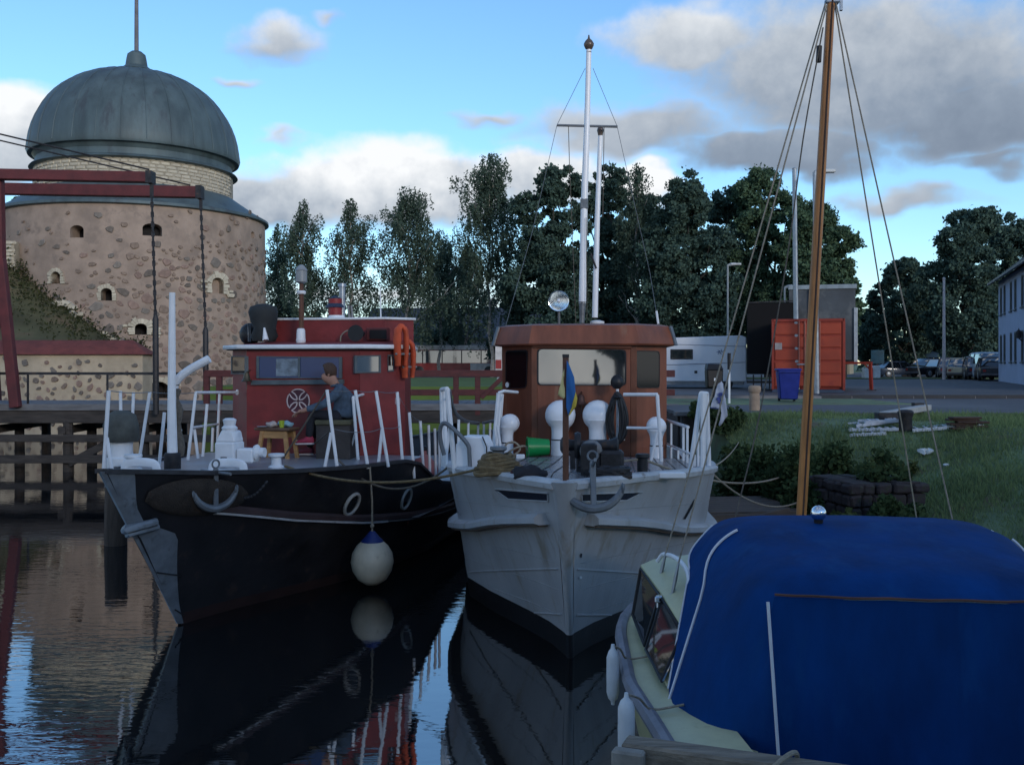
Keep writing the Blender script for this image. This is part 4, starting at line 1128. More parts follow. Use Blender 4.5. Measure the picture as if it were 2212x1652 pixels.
item('food_bag', MB().ball((0, 0, .04), .09, 12, (1, .8, .5)).xf(lambda p: p + Vector((0, 0, max(-.03, math.sin(p.x * 55 + p.y * 31) * .012)))), M('paper_bag', (.42, .36, .33), .8, var=.25, vs=14), 'small pale paper bag beside the lime cup on the stool', 'bag', T0 + Vector((-.08, -.02, 0)))
item('plate', MB().lathe([(.0, .004), (.06, .004), (.09, .014), (.09, .018), (.055, .008)], 18), M('plate_grey', (.3, .3, .32), .4), 'grey plate lying on the pine stool', 'plate', T0 + Vector((-.20, -.05, 0)))

# anchor on the bow
def anchor(name, c, right, up, sz, mat, label, par=None):
    c = Vector(c); r_ = Vector(right).normalized(); u_ = Vector(up).normalized(); n_ = r_.cross(u_)
    o = empty(name, c, 0, label, 'anchor')
    MB().bar(u_ * sz * 1.05, u_ * 0, .055, .04, n_).build('shank', mat, o, .008)
    pts = [r_ * (sz * .68 * math.sin(a)) + u_ * (sz * .66 * (1 - math.cos(a)) * 1.0) for a in stations(-1.4, 1.4, 16)]
    MB().tube(pts, [.014 + .030 * math.sin(math.pi * k / 16) ** .6 for k in range(17)], 8).build('arms', mat, o)
    for sd in (-1, 1):
        p = pts[-1] if sd > 0 else pts[0]
        MB().ball(p - (pts[-2] - pts[-1] if sd > 0 else pts[1] - pts[0]) * -.9, .045, 10, (.35, 1.3, 1.2)).build('fluke', mat, o)
    MB().tube([u_ * sz * .95 + n_ * .28, u_ * sz * .95 - n_ * .28], .018, 6).build('stock', mat, o)
    MB().tube([u_ * (sz * 1.05 + .05) + (r_ * math.cos(a) + u_ * math.sin(a)) * .045 for a in stations(0, 2 * math.pi, 14)[:-1]], .011, 6, True).build('ring', mat, o)
    return o


u_a = .92; pa = HR.at(u_a, 1.47, 1, .16); pw_ = FR.m @ pa + FR.o
nn = FR.m @ HR.normal(u_a, 1.5, 1); rr_ = Vector((0, 0, 1)).cross(nn)
anchor('bow_anchor', pw_, rr_ if rr_.x > 0 else -rr_, (0, 0, 1), .42, grey_iron, 'grey iron anchor hanging under the deck edge of the black hull')
e0 = pw_ + Vector((.28, .1, .1)); e1 = pw_ + Vector((.52, .22, .28)); cp = [e0.lerp(e1, k / 24) - Vector((0, 0, .05 * math.sin(math.pi * k / 24))) for k in range(25)]
tag(MB().tube(cp, [.008 + .011 * abs(math.sin(k * math.pi / 3)) for k in range(25)], 7).build('anchor_chain', iron), 'short rusty chain beside the anchor of the black hull', 'chain')
# white round fender
best = HR.at(3.1, .62, 1); fb = FR.m @ HR.at(3.05, .62, 1, .32) + FR.o
fb = Vector(W(804, 1212, fb.y - .1))
fe = empty('ball_fender', fb, 0, 'round white fender with a blue top hanging against the black hull', 'fender')
MB().lathe([(.01, -.31), (.09, -.30), (.19, -.235), (.26, -.12), (.285, 0), (.265, .11), (.21, .205), (.15, .26), (.13, .27)], 28).build('ball', ball_white, fe, smooth=80)
MB().lathe([(.15, .255), (.145, .275), (.09, .33), (.05, .38), (.035, .40), (.02, .40)], 20).build('neck', ball_blue, fe)
rp_top = FR.m @ HR.at(3.35, HR.zs(3.35), 1, .03) + FR.o - fb
MB().tube([(0, 0, .37), (0, 0, .8), rp_top * .97 + Vector((0, 0, .0)), rp_top], .013, 6).build('lanyard', rope_m, fe)
MB().ball((0, 0, .47), .03, 8).build('knot', rope_m, fe)
# pink float and lamp on the after deck
pk = FR.m @ FR.L(916, 950, 17.4) + FR.o; pk.z = 1.0
pkf = empty('pink_float', pk, 0, 'faded pink rubber float standing behind the white stanchions', 'float')
MB().lathe([(.02, -.28), (.14, -.26), (.24, -.14), (.27, .05), (.23, .24), (.12, .36), (.05, .42), (.045, .5), (.02, .5)], 20).build('body', M('pink_vinyl', (.34, .15, .16), .6, var=.15), pkf)
MB().lathe([(.05, .48), (.07, .5), (.04, .56)], 10).build('eye', iron, pkf)
# life jackets
lj = empty('life_jackets_hook', FR.m @ FR.L(862, 705, 15.2) + FR.o); bpy.data.objects.remove(lj)
for k, (x, y, s_, lab) in enumerate(((858, 705, 1.0, 'orange life jacket hung highest on the corner of the red wheelhouse'), (873, 738, .92, 'orange life jacket hung lower behind the first at the red wheelhouse'))):
    o = FR.m @ FR.L(x, y, 15.15 + .12 * k) + FR.o; o += Vector((.06, 0, 0))
    j = empty('life_jacket', o, .5, lab, 'life jacket', 'life jackets on the red wheelhouse')
    for sx in (-1, 1):
        pts = spline([(0, 0, 0), (sx * .06, -.02, -.06), (sx * .075, -.03, -.3 * s_), (sx * .06, -.02, -.6 * s_)], 4)
        MB().tube(pts, [.05 + .03 * math.sin(math.pi * (i + 2) / (len(pts) + 3)) + .006 * math.sin(i * 2.1) for i in range(len(pts))], 10, flat=.55).build('panel', orange, j, smooth=60)
    MB().tube([(-.12, -.06, -.42 * s_), (.12, -.06, -.42 * s_)], .018, 6).build('strap', M('grey_strap', (.2, .2, .2), .8), j)
    MB().ball((0, 0, .01), .05, 10, (1.2, .7, .7)).build('collar', orange, j)


# ------------------------------------------------------------------ grey-white boat with the varnished wheelhouse
FW = Frame((.48, 9.1), R(6)); WB = empty('white_boat', FW.o, -FW.a, 'grey-white wooden boat with a varnished brown wheelhouse and two white masts', 'boat')
HW = Hull([(0, .10), (.2, .24), (.5, .46), (1.1, .84), (2, 1.28), (3, 1.60), (3.6, 1.72), (4.5, 1.78), (6, 1.78), (10, 1.7), (13, 1.2), (14.5, .4)],
          [(0, .04), (.5, .22), (1, .47), (2, 1.02), (2.8, 1.40), (4, 1.60), (6, 1.66), (10, 1.6), (13, .8), (14.5, .1)],
          [(0, 1.90), (1, 1.87), (2, 1.80), (3.4, 1.70), (5, 1.62), (6.5, 1.56), (8, 1.3), (14.5, 1.4)], 1.12, 14.5, 1.5)
US2 = [0, .06, .15, .3, .5, .75, 1, 1.3, 1.6, 2, 2.4, 2.8, 3.2, 3.6, 4, 4.5, 5, 6, 7, 8, 9, 10, 11, 12, 13, 14, 14.5]
HW.skin(US2, lambda u: .28, lambda u: HW.zs(u), 12).build('topsides', white_hull, WB)
HW.skin(US2, lambda u: -.7, lambda u: .281, 4).build('boot_top', boot_black, WB)
m = MB(); m.loft([[Vector((k * HW.b(u) * .985, HW.at(u, HW.zs(u)).y, HW.zs(u) - .03 + .05 * (1 - k * k) * min(1, u))) for k in (-1, -.6, 0, .6, 1)] for u in US2 if u <= 8], False, False)
dk_ = m.build('deck', deck_wet, WB)
for k in range(-9, 10):
    v = k * .17; us = [u for u in stations(.3, 6.6, 24) if HW.b(u) > abs(v) + .1]
    if len(us) > 1: MB().tube([Vector((v, HW.at(u, HW.zs(u)).y, HW.zs(u) - .028 + .05 * (1 - (v / HW.b(u)) ** 2) * min(1, u))) for u in us], .006, 4).build('plank_seam', rubber, dk_)
wcap = M('cap_white', (.44, .45, .46), .5, var=.15, vs=6, patch=(.24, .2, .17), pa=.6, ps=7, bump=.3)
for sd in (-1, 1):
    rg = []
    for u in US2:
        p = HW.at(u, HW.zs(u), sd); n = HW.normal(max(u, .1), HW.zs(u) - .05, sd); n.z = 0; n.normalize()
        rg.append([p + n * .02 + Vector((0, 0, -.05)), p + n * .03 + Vector((0, 0, .0)), p + Vector((0, 0, .03)), p - n * .10 + Vector((0, 0, .03)), p - n * .10 + Vector((0, 0, -.06))])
    MB().loft(rg).build('cap_rail', wcap, WB)
    zf = interp([(.15, 1.52), (1, 1.36), (2, 1.12), (3.5, .90), (6, .74), (12, .7)])
    HW.strake(stations(.16, 12, 34), zf, .15, .11, sd).build('rubbing_strake', white_hull, WB)
    HW.strake(stations(.18, 12, 34), lambda u: zf(u) - .062, .115, .03, sd).build('strake_lower_band', M('strake_under', (.12, .09, .07), .7, var=.3), WB)  # darker brown band along the lower edge of the strake
    MB().tube([HW.at(u, 1.02 - .24 * u, sd, .004) for u in stations(.06, 2.7, 16)], .010, 5).build('plank_bead', white_hull, WB)
    MB().tube([HW.at(u, .50 - .25 * u, sd, .004) for u in stations(.06, .85, 8)], .010, 5).build('plank_bead', white_hull, WB)
seam_m = M('hull_seam', (.33, .335, .345), .6, var=.2, vs=3)
for sd in (-1, 1):
    for f in (.24, .40, .56, .84):
        MB().tube([HW.at(u, max(.3, HW.zs(u) * f - .05 * min(u, 3)), sd, .0) for u in stations(.12, 5, 26)], .0035, 4).build('plank_seam', seam_m, WB)
# stem post
rg = []
for k in range(19):
    z = -.35 + 2.27 * k / 18; t = max(0, z) / 1.92; w = .042 + .075 * t ** 2.6; c = HW.at(0, z, 1); c.x = 0
    rg.append([c + Vector((-w, .10, 0)), c + Vector((-w, -.02, 0)), c + Vector((-w * .6, -.07, 0)), c + Vector((0, -.085, 0)), c + Vector((w * .6, -.07, 0)), c + Vector((w, -.02, 0)), c + Vector((w, .10, 0))])
def cut_at(z0, z1): return [r for r in rg if z0 <= r[0].z <= z1]
MB().loft([r for r in rg if r[0].z >= .2]).build('stem_post', white_hull, WB, smooth=50)
MB().loft([[p + Vector((0, .002, 0)) for p in r] for r in rg if r[0].z <= .3]).build('stem_foot', boot_black, WB, smooth=50)


def find(h, fr, x, y, side):
    best = None
    for u in stations(.05, 5, 60):
        for z in stations(.1, h.zs(u), 30):
            p = fr.m @ h.at(u, z, side) + fr.o; e = (p.x / p.y * F + CX - x) ** 2 + (HZ - (p.z - EYE) / p.y * F - y) ** 2
            if best is None or e < best[0]: best = (e, u, z)
    _, u0, z0 = best; su, sz = .09, .07
    for _ in range(14):
        for du in (-1, 0, 1):
            for dz in (-1, 0, 1):
                u = max(.02, u0 + du * su); z = z0 + dz * sz
                p = fr.m @ h.at(u, z, side) + fr.o; e = (p.x / p.y * F + CX - x) ** 2 + (HZ - (p.z - EYE) / p.y * F - y) ** 2
                if e < best[0]: best = (e, u, z)
        _, u0, z0 = best; su *= .6; sz *= .6
    return best[1], best[2]


def c7(x, y): return ((1100 + x / 2.949) / 1.1718, (1100 + y / 2.949) / 1.1718)
def hull_patch(h, fr, par, poly, side, mat, name, off=.006, th=.004):
    pts = []
    for (a, b) in zip(poly, poly[1:] + poly[:1]):
        for k in range(4): pts.append((a[0] + (b[0] - a[0]) * k / 4, a[1] + (b[1] - a[1]) * k / 4))
    uz = [find(h, fr, *c7(*p), side) for p in pts]; cu = sum(a for a, _ in uz) / len(uz); cz = sum(b for _, b in uz) / len(uz)
    outer = [h.at(u, z, side, off) for u, z in uz]; ins = [h.at(u + (cu - u) * .5, z + (cz - z) * .5, side, off) for u, z in uz]; ce = h.at(cu, cz, side, off)
    n = len(outer); mm = MB().add(outer + ins + [ce], [(i, (i + 1) % n, n + (i + 1) % n, n + i) for i in range(n)] + [(n + i, n + (i + 1) % n, 2 * n) for i in range(n)])
    o = mm.build(name, mat, par)
    return o, outer


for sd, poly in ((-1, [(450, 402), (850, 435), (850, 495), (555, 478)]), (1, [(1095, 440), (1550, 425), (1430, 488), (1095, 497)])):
    o, ring = hull_patch(HW, FW, WB, poly, sd, M('slot_shade_blue', (.006, .009, .02), .5, var=.2), 'hawse_slot')  # flat dark panel painted for the shade inside the opening
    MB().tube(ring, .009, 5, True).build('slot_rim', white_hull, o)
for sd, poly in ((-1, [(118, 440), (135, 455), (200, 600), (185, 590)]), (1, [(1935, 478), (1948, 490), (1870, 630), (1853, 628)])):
    hull_patch(HW, FW, WB, poly, sd, dark, 'scupper_slot')  # flat dark strip painted for the shade inside the slot
hull_patch(HW, FW, WB, [(1075, 1052), (1092, 1052), (1092, 1072), (1075, 1072)], 1, white_clean, 'hull_fitting', .012)
hull_patch(HW, FW, WB, [(1085, 880), (1098, 885), (1094, 915), (1082, 910)], 1, rubber, 'draught_mark', .008)

# wheelhouse
A, B, C, D, E, G = (-1.40, 7.2), (-.82, 6.6), (.74, 6.6), (1.28, 7.2), (1.28, 10.2), (-1.40, 10.2)
plan = [A, B, C, D, E, G]
wh2 = slab(plan, 1.3, 3.31).build('wheelhouse', varnish, WB)
MB().loft([[Vector((x, y, 3.285)) for x, y in grow(plan, .14)], [Vector((x, y, 3.31)) for x, y in grow(plan, .16)], [Vector((x, y, 3.50)) for x, y in grow(plan, .10)], [Vector((x, y, 3.60)) for x, y in grow(plan, .05)], [Vector((x, y, 3.63)) for x, y in grow(plan, -.1)]], True, True).build('roof', varnish, wh2, smooth=40)
for p, q in ((A, B), (C, D)):
    pp = p if p in (A, D) else q; e = grow(plan, .17)[plan.index(pp)]; e2 = grow(plan, .07)[plan.index(pp)]
    MB().bar((e[0], e[1], 3.29), (e2[0], e2[1], 3.6), .08, .03).build('corner_strap', grey_iron, wh2)
for pt, k in ((B, -1), (C, 1)):
    MB().bx(pt[0] - .05, pt[0] + .05, pt[1] - .012, pt[1] + .03, 1.55, 3.28).build('corner_post', varnish_dk, wh2, .006)
window(wh2, FW, [(1160, 753), (1353, 755), (1353, 833), (1160, 832)], B, C, rubber, pane, .022, .014, rad=.07)
window(wh2, FW, [(1093, 757), (1141, 755), (1138, 838), (1093, 840)], A, B, rubber, glass('dark_glass', (.006, .006, .007), .08, 1.35), .015, .014, rad=.07)
window(wh2, FW, [(1372, 757), (1424, 758), (1424, 838), (1375, 838)], C, D, rubber, MATS['dark_glass'], .015, .014, rad=.07)
MB().bar(FW.plane(1150, 747, B, C) - Vector((0, .03, 0)), FW.plane(1364, 749, B, C) - Vector((0, .03, 0)), .05, .05).build('window_head', varnish_dk, wh2, .006)
sp = FW.plane(1097, 831, A, B); MB().prism([sp + Vector((math.cos(a) * .032 - .01, -.03 - math.cos(a) * .03, math.sin(a) * .045)) for a in stations(0, 6.283, 14)[:-1]], (0, .012, 0)).build('round_sticker', white, wh2)
bell(wh2, FW.plane(1256, 872, B, C) - Vector((0, .12, 0)), .10, copper)
def wl(x, y, d=16.9): return FW.L(x, y, d)
# masts
m1 = MB().tube([wl(1258, 655), wl(1262, 440), wl(1268, 272), wl(1272, 108)], [.062, .058, .05, .044], 12).build('main_mast', white_clean, WB)
MB().tube([wl(1257, 698), wl(1258, 672), wl(1258, 652)], [.045, .05, .065], 10).build('mast_foot', grey_iron, m1)
MB().box(wl(1262, 441), (.13, .12, .17)).build('mast_band', grey_iron, m1, .01)
MB().tube([wl(1254, 650), wl(1257, 450)], .02, 6).build('cable_pipe', M('pipe_blue', (.10, .16, .26), .5), m1)
MB().lathe([(.045, -.05), (.04, .0), (.062, .02), (.085, .07), (.088, .10), (.06, .15), (.02, .19), (.01, .25)], 16, wl(1272, 108)).build('finial', M('finial_brown', (.12, .09, .075), .3, .3, var=.15), m1)
MB().tube([wl(1203, 271), wl(1334, 274)], .022, 8).build('yard', grey_iron, m1)
m2 = MB().tube([wl(1285, 686, 17.1), wl(1290, 480, 17.1), wl(1297, 292, 17.1)], [.05, .046, .038], 12).build('second_mast', white_clean, WB)
MB().lathe([(.04, -.02), (.05, .03), (.062, .07), (.05, .11), (.02, .13)], 14, wl(1297, 291, 17.1)).build('finial', MATS['finial_brown'], m2)
MB().lathe([(.11, 0), (.12, .02), (.12, .06), (.05, .08)], 14, wl(1290, 702, 16.9)).build('mast_step', white, m2)
MB().tube([wl(1276, 548, 17), wl(1288, 580, 17)], .02, 6).build('crutch', iron, m2)
for a, b in (((1264, 148), (1203, 271)), ((1281, 148), (1333, 273)), ((1333, 273), (1404, 590)), ((1203, 271), (1150, 500))):
    MB().tube([wl(*a), wl(*b)], .0045, 4).build('stay', grey_iron, WB)
MB().tube([wl(1404, 590), FW.L(1424, 712, 16.4)], .0045, 4).build('stay', grey_iron, WB)
MB().tube([FW.L(1418, 672, 16.45), FW.L(1422, 700, 16.4)], .02, 6).build('insulator', white, WB)
MB().tube([wl(1150, 500), FW.L(1092, 705, 16.4)], .0045, 4).build('stay', grey_iron, WB)
for a, b in (((1228, 274), (1230, 350)), ((1305, 276), (1302, 470)), ((1230, 350), (1244, 700)), ((1266, 470), (1268, 690))):
    MB().tube([wl(*a, 16.8), wl(*b, 16.8)], .006, 4).build('halyard', rope_dk, WB)
sl = wl(1207, 650, 16.5)
so = MB().lathe([(.16, -.03), (.172, -.035), (.175, .03), (.13, .14), (.05, .17), (.0, .17)], 22, sl, Matrix.Rotation(R(-90), 3, 'X')).build('searchlight', chrome, WB)
MB().lathe([(.155, -.030), (.10, -.012), (.0, .0)], 22, sl, Matrix.Rotation(R(-90), 3, 'X')).build('reflector', chrome, so)
MB().ball(sl + Vector((0, -.02, 0)), .035, 10).build('bulb', white_clean, so)
MB().tube([sl + Vector((0, .06, -.16)), Vector((sl.x, sl.y + .1, 3.6))], .02, 8).build('bracket', grey_iron, so)


def cowl(x, yb, base_y, r, rs, d, lean=0):
    b0 = FW.L(x, base_y, d); b0.z = HW.zs(b0.y) - .02; hz_ = FW.L(x, yb, d).z - b0.z
    o = MB().lathe([(rs * 1.08, 0), (rs, .02), (rs * .99, hz_ * .42), (rs * .99, hz_ * .43), (rs * .95, hz_ * .43), (rs * .94, hz_ * .62), (rs * 1.0, hz_ * .72), (r * .80, hz_ * .84), (r * .9, hz_ * .9)], 20, b0).build('ventilator', white_clean, WB)
    c = b0 + Vector((lean, .02, hz_))
    MB().ball(c, r, 22, (1, .95, 1)).build('cowl', white_clean, o, smooth=80)
    MB().lathe([(r * .8, 0), (r * .98, .02), (r * .98, .05), (r * .85, .055)], 20, c + Vector((0, r * .55, 0)), Matrix.Rotation(R(-90), 3, 'X')).build('cowl_mouth', white_clean, o)
    MB().lathe([(rs * 1.03, -.008), (rs * 1.03, .008)], 20, b0 + Vector((0, 0, hz_ * .43))).build('joint_ring', rubber, o)


cowl(1210, 897, 972, .235, .142, 15.35); cowl(1291, 897, 972, .235, .142, 15.3)
cowl(1096, 915, 972, .15, .095, 15.5, .03); cowl(1418, 922, 985, .15, .10, 14.9)

# railings and gates
def cA(x, y): return ((1080 + x / 5.507) / 1.1718, (960 + y / 5.507) / 1.1718)
def cB(x, y): return ((1480 + x / 5.507) / 1.1718, (960 + y / 5.507) / 1.1718)
ps = {}
for k, b_, t_, z_, r_ in (('a', cA(228, 1180), cA(206, 140), 1.72, .026), ('b', cA(275, 1200), cA(240, 125), 1.72, .024), ('c', cA(395, 1280), cA(285, 130), 1.75, .03), ('d', cA(255, 1190), cA(330, 560), 1.72, .02),
                          ('e', cA(915, 1100), cA(1000, 190), 1.64, .028), ('f', cA(962, 1045), cA(1040, 200), 1.62, .024), ('g', cA(1058, 1115), cA(985, 650), 1.64, .02), ('h', cA(1005, 1000), cA(1062, 205), 1.6, .018),
                          ('i', cB(1465, 1275), cB(1622, 195), 1.70, .03), ('j', cB(1640, 1285), cB(1650, 190), 1.72, .028), ('k', cB(1735, 1240), cB(1702, 200), 1.7, .028), ('l', cB(1660, 1280), cB(1680, 195), 1.71, .02),
                          ('m', cB(1072, 1140), cB(1012, 215), 1.62, .026), ('n', cB(918, 1140), cB(1010, 740), 1.62, .022)):
    ps[k] = post(WB, FW, b_, t_, z_, r_)
def dep(p): return (FW.m @ p + FW.o).y
MB().tube([ps['a'][1], ps['c'][1]], .025, 8).build('rail_bar', white, WB); MB().tube([ps['i'][1], ps['k'][1]], .028, 8).build('rail_bar', white, WB)
d0 = dep(ps['e'][0]); MB().tube([ps['e'][1], FW.L(*cA(1075, 162), d0), FW.L(*cA(1265, 180), d0 + .6)], .022, 8).build('rail_bar', white, WB)
d0 = dep(ps['m'][0]); MB().tube([FW.L(*cB(545, 212), d0 + .3), FW.L(*cB(1015, 212), d0)], .026, 8).build('rail_bar', white, WB)
MB().tube([FW.L(*cB(590, 675), d0 + .3), FW.L(*cB(1035, 682), d0)], .02, 8).build('rail_bar', white, WB)
pts = [FW.L(*cA(x, y), d) for x, y, d in ((312, 150, 12.9), (345, 330, 13.4), (420, 490, 14.2), (560, 585, 15.2), (725, 615, 16.4))]
MB().tube(spline(pts, 5), .028, 8).build('hand_rail', grey_iron, WB)
for x, y0, y1, d in ((440, 560, 905, 14.3), (575, 600, 950, 15.3), (712, 620, 955, 16.3), (420, 900, 1190, 14.2)):
    MB().tube([FW.L(*cA(x + 6, y0), d), FW.L(*cA(x, y1), d) - Vector((0, 0, .25))], .02, 8).build('baluster', white, WB)
MB().tube([FW.L(*cA(785, 610), 16.3), FW.L(*cA(955, 572), 15.2)], .022, 8).build('hand_rail', grey_iron, WB)
MB().tube([FW.L(*cA(770, 972), 16.3), FW.L(*cA(905, 940), 15.3)], .018, 8).build('lower_rail', grey_iron, WB)
for x, d in ((798, 16.2), (885, 15.7)): MB().tube([FW.L(*cA(x, 605), d), FW.L(*cA(x - 4, 1000), d) - Vector((0, 0, .2))], .019, 8).build('baluster', white, WB)
MB().tube([FW.L(*cB(1140, 568), 16.6), FW.L(*cB(1440, 665), 13.9)], .024, 8).build('hand_rail', white, WB)
MB().tube([FW.L(*cB(1155, 900), 16.6), FW.L(*cB(1480, 1040), 13.7)], .018, 8).build('lower_rail', white, WB)
for x, y0, y1, d in ((1205, 600, 1190, 16), (1302, 960, 1195, 15.1), (1375, 650, 1205, 14.5), (1430, 665, 1215, 14), (1530, 1050, 1230, 13.2), (1580, 690, 1235, 13)):
    MB().tube([FW.L(*cB(x, y0), d), FW.L(*cB(x, y1), d) - Vector((0, 0, .12))], .019, 8).build('baluster', white, WB)
for x, y0, y1 in ((325, 175, 700),): MB().tube(spline([ps['c'][1], FW.L(*cA(330, 300), 12.7), FW.L(*cA(400, 500), 13.6)]), .01, 6).build('gate_rope', rope_dk, WB)
MB().tube(sag(ps['k'][1], ps['i'][0].lerp(ps['i'][1], .3), .05), .006, 5).build('gate_rope', rope_dk, WB)

# bow roller and dark windlass
def cC(x, y): return ((1380 + x / 5.507) / 1.1718, (960 + y / 5.507) / 1.1718)
bw0 = FW.flat(*cC(600, 1400), 1.86)
wd = MB().box(bw0 + Vector((0, .35, .17)), (.16, .4, .34)).build('windlass', iron, WB, .02)
ax = bw0 + Vector((0, .45, .30))
MB().lathe([(.05, -.30), (.085, -.28), (.06, -.2), (.05, -.1), (.05, .1), (.06, .2), (.09, .28), (.05, .3)], 14, ax, Matrix.Rotation(R(90), 3, 'Y')).build('warping_drum', iron, wd)
MB().lathe([(.13, -.03), (.14, 0), (.13, .03)], 18, ax + Vector((-.12, 0, 0)), Matrix.Rotation(R(90), 3, 'Y')).build('gear_wheel', iron, wd)
MB().lathe([(.03, 0), (.03, .28), (.05, .3), (.03, .32)], 10, FW.flat(*cC(470, 1320), 1.84)).build('brake_handle', iron, wd)
MB().lathe([(.03, 0), (.03, .22), (.05, .24)], 10, FW.flat(*cC(385, 1250), 1.83)).build('brake_handle', iron, wd)
MB().tube([FW.flat(*cC(385, 1250), 1.83) + Vector((-.09, 0, .17)), FW.flat(*cC(385, 1250), 1.83) + Vector((.12, 0, .17))], .022, 8).build('brake_lever', iron, wd)
hd = FW.L(*cC(640, 1000), 10.1)
rl_ = MB().lathe([(.10, -.05), (.115, -.04), (.09, .0), (.115, .04), (.10, .05)], 18, hd, Matrix.Rotation(R(90), 3, 'X')).build('bow_roller', grey_iron, WB)
MB().bar(hd + Vector((-.06, .03, -.02)), bw0 + Vector((-.08, .2, .1)), .05, .03).build('roller_arm', iron, rl_); MB().bar(hd + Vector((.06, .03, -.02)), bw0 + Vector((.08, .2, .1)), .05, .03).build('roller_arm', iron, rl_)
MB().box(bw0 + Vector((.22, .4, .16)), (.26, .24, .2)).build('motor_case', iron, wd, .03)
bd = FW.flat(*cC(1355, 1375), 1.82)
MB().lathe([(.07, 0), (.07, .02), (.055, .04), (.055, .2), (.075, .22), (.07, .25), (.02, .255)], 14, bd).build('bollard', iron, WB)
MB().box(bd + Vector((.30, .04, .03)), (.28, .12, .06), .1).build('deck_cleat', white, WB, .01)
bd2 = FW.flat(*cA(1000, 1330), 1.86)
MB().lathe([(.08, 0), (.06, .04), (.06, .24), (.09, .26), (.085, .29), (.02, .295)], 14, bd2).build('bollard', grey_iron, WB)
anc = anchor('bow_anchor', W(*c7(1188, 552), 9.12), (1, 0, 0), (0, .30, 1), .42, grey_iron, 'grey anchor with upturned arms hung over the bow of the grey-white boat')

# post with a coiled black hose, black ball on top
hp = FW.flat(*cB(450, 1035), 1.62); dh = dep(hp)
MB().tube([hp, FW.L(*cB(462, 360), dh), FW.L(*cB(455, 120), dh)], .022, 8).build('hose_post', white, WB)
MB().bar(hp + Vector((-.12, 0, .22)), hp + Vector((.12, 0, .22)), .03, .03).build('hose_peg', white, WB)
MB().ball(FW.L(*cB(450, 40), dh), .1, 12, (1, .8, 1.1)).build('post_head', rubber, WB)
hz0 = FW.m @ FW.L(*cB(450, 520), dh - .08) + FW.o
hs = MB()
for k in range(16):
    a_ = random.uniform(.42, 1.05); w_ = .15 * a_; h_ = .38 * random.uniform(.92, 1.04); ph = random.uniform(-.02, .02)
    hs.tube([Vector((w_ * math.sin(t) * (1 - .35 * max(0, math.cos(t))) + ph, -.012 * k / 3 + random.uniform(-.015, .015), h_ * math.cos(t) - .02)) for t in stations(0, 2 * math.pi, 22)[:-1]], .019, 6, True)
ho = hs.build('hose_coil', rubber); ho.location = hz0; tag(ho, 'coiled black rubber hose hanging on a white post by the varnished wheelhouse', 'hose')
ho_b = MB().tube([Vector((math.cos(t) * .05, -.03 + math.sin(t) * .07, .30)) for t in stations(0, 6.283, 10)[:-1]], .02, 6, True).build('tie', rubber, ho)

# green bucket on its side, pale rope, small jar
bk = FW.m @ FW.L(1163, 957, 15.0) + FW.o; bkx = empty('bucket', bk, .1, 'bright green plastic bucket lying on its side on the grey-white boat', 'bucket')
by = Matrix.Rotation(R(-90), 3, 'Y')
bk_z = 1.585 + .155; bkx.location.z = bk_z
MB().lathe([(.02, -.16), (.118, -.16), (.152, .16), (.162, .162), (.162, .175), (.142, .175), (.112, -.15), (.02, -.15)], 24, (0, 0, 0), by).build('body', green, bkx)
MB().tube([Vector((-.16, .15 * math.cos(a), -.02 + .15 * math.sin(a) * 1)) for a in stations(3.3, 6.1, 10)], .006, 5).build('handle', steel, bkx)
rc = FW.m @ FW.L(1112, 958, 14.9) + FW.o; m = MB()
m.tube(spline([(-.16, 0, .1), (-.12, 0, .2), (0, -.02, .22), (.08, 0, .12), (-.02, 0, .03), (-.1, .02, .06), (.02, -.04, .14), (.16, 0, .16), (.22, 0, .05)], 5), .016, 7)
rco = m.build('loose_rope', rope_m); rco.location = (rc.x, rc.y, 1.60); tag(rco, 'loop of pale rope beside the green bucket', 'rope')
jr = FW.m @ FW.L(1124, 975, 14.7) + FW.o
jo = MB().box((0, 0, .035), (.13, .1, .07)).build('small_box', white, None, .01); jo.location = (jr.x, jr.y, 1.59); tag(jo, 'small white box on the deck under the pale rope', 'box')

# white tank with a bent grey tube at the left rail
tk = FW.flat(*cA(600, 1300), 1.74); tw = FW.m @ tk + FW.o
t_ = empty('deck_tank', tw, -.25, 'white rounded deck tank with a bent grey pipe at the bow rail', 'tank')
MB().prism([(-.19, 0, 0), (.14, 0, 0), (.20, 0, .12), (.205, 0, .3), (.17, 0, .40), (.14, 0, .42), (-.10, 0, .42), (-.17, 0, .3)], (0, .3, 0)).build('body', white_clean, t_, .02)
MB().tube([(.13, -.03, .02), (.205, -.03, .13), (.212, -.03, .3), (.16, -.03, .42)], .009, 5).build('seam', rubber, t_)
MB().tube(spline([(.03, -.08, 0), (.02, -.08, .22), (0, -.08, .33), (-.13, -.08, .47), (-.27, -.08, .57), (-.33, -.07, .52), (-.34, -.05, .38), (-.3, -.03, .2)], 5), .026, 8).build('pipe', grey_iron, t_)
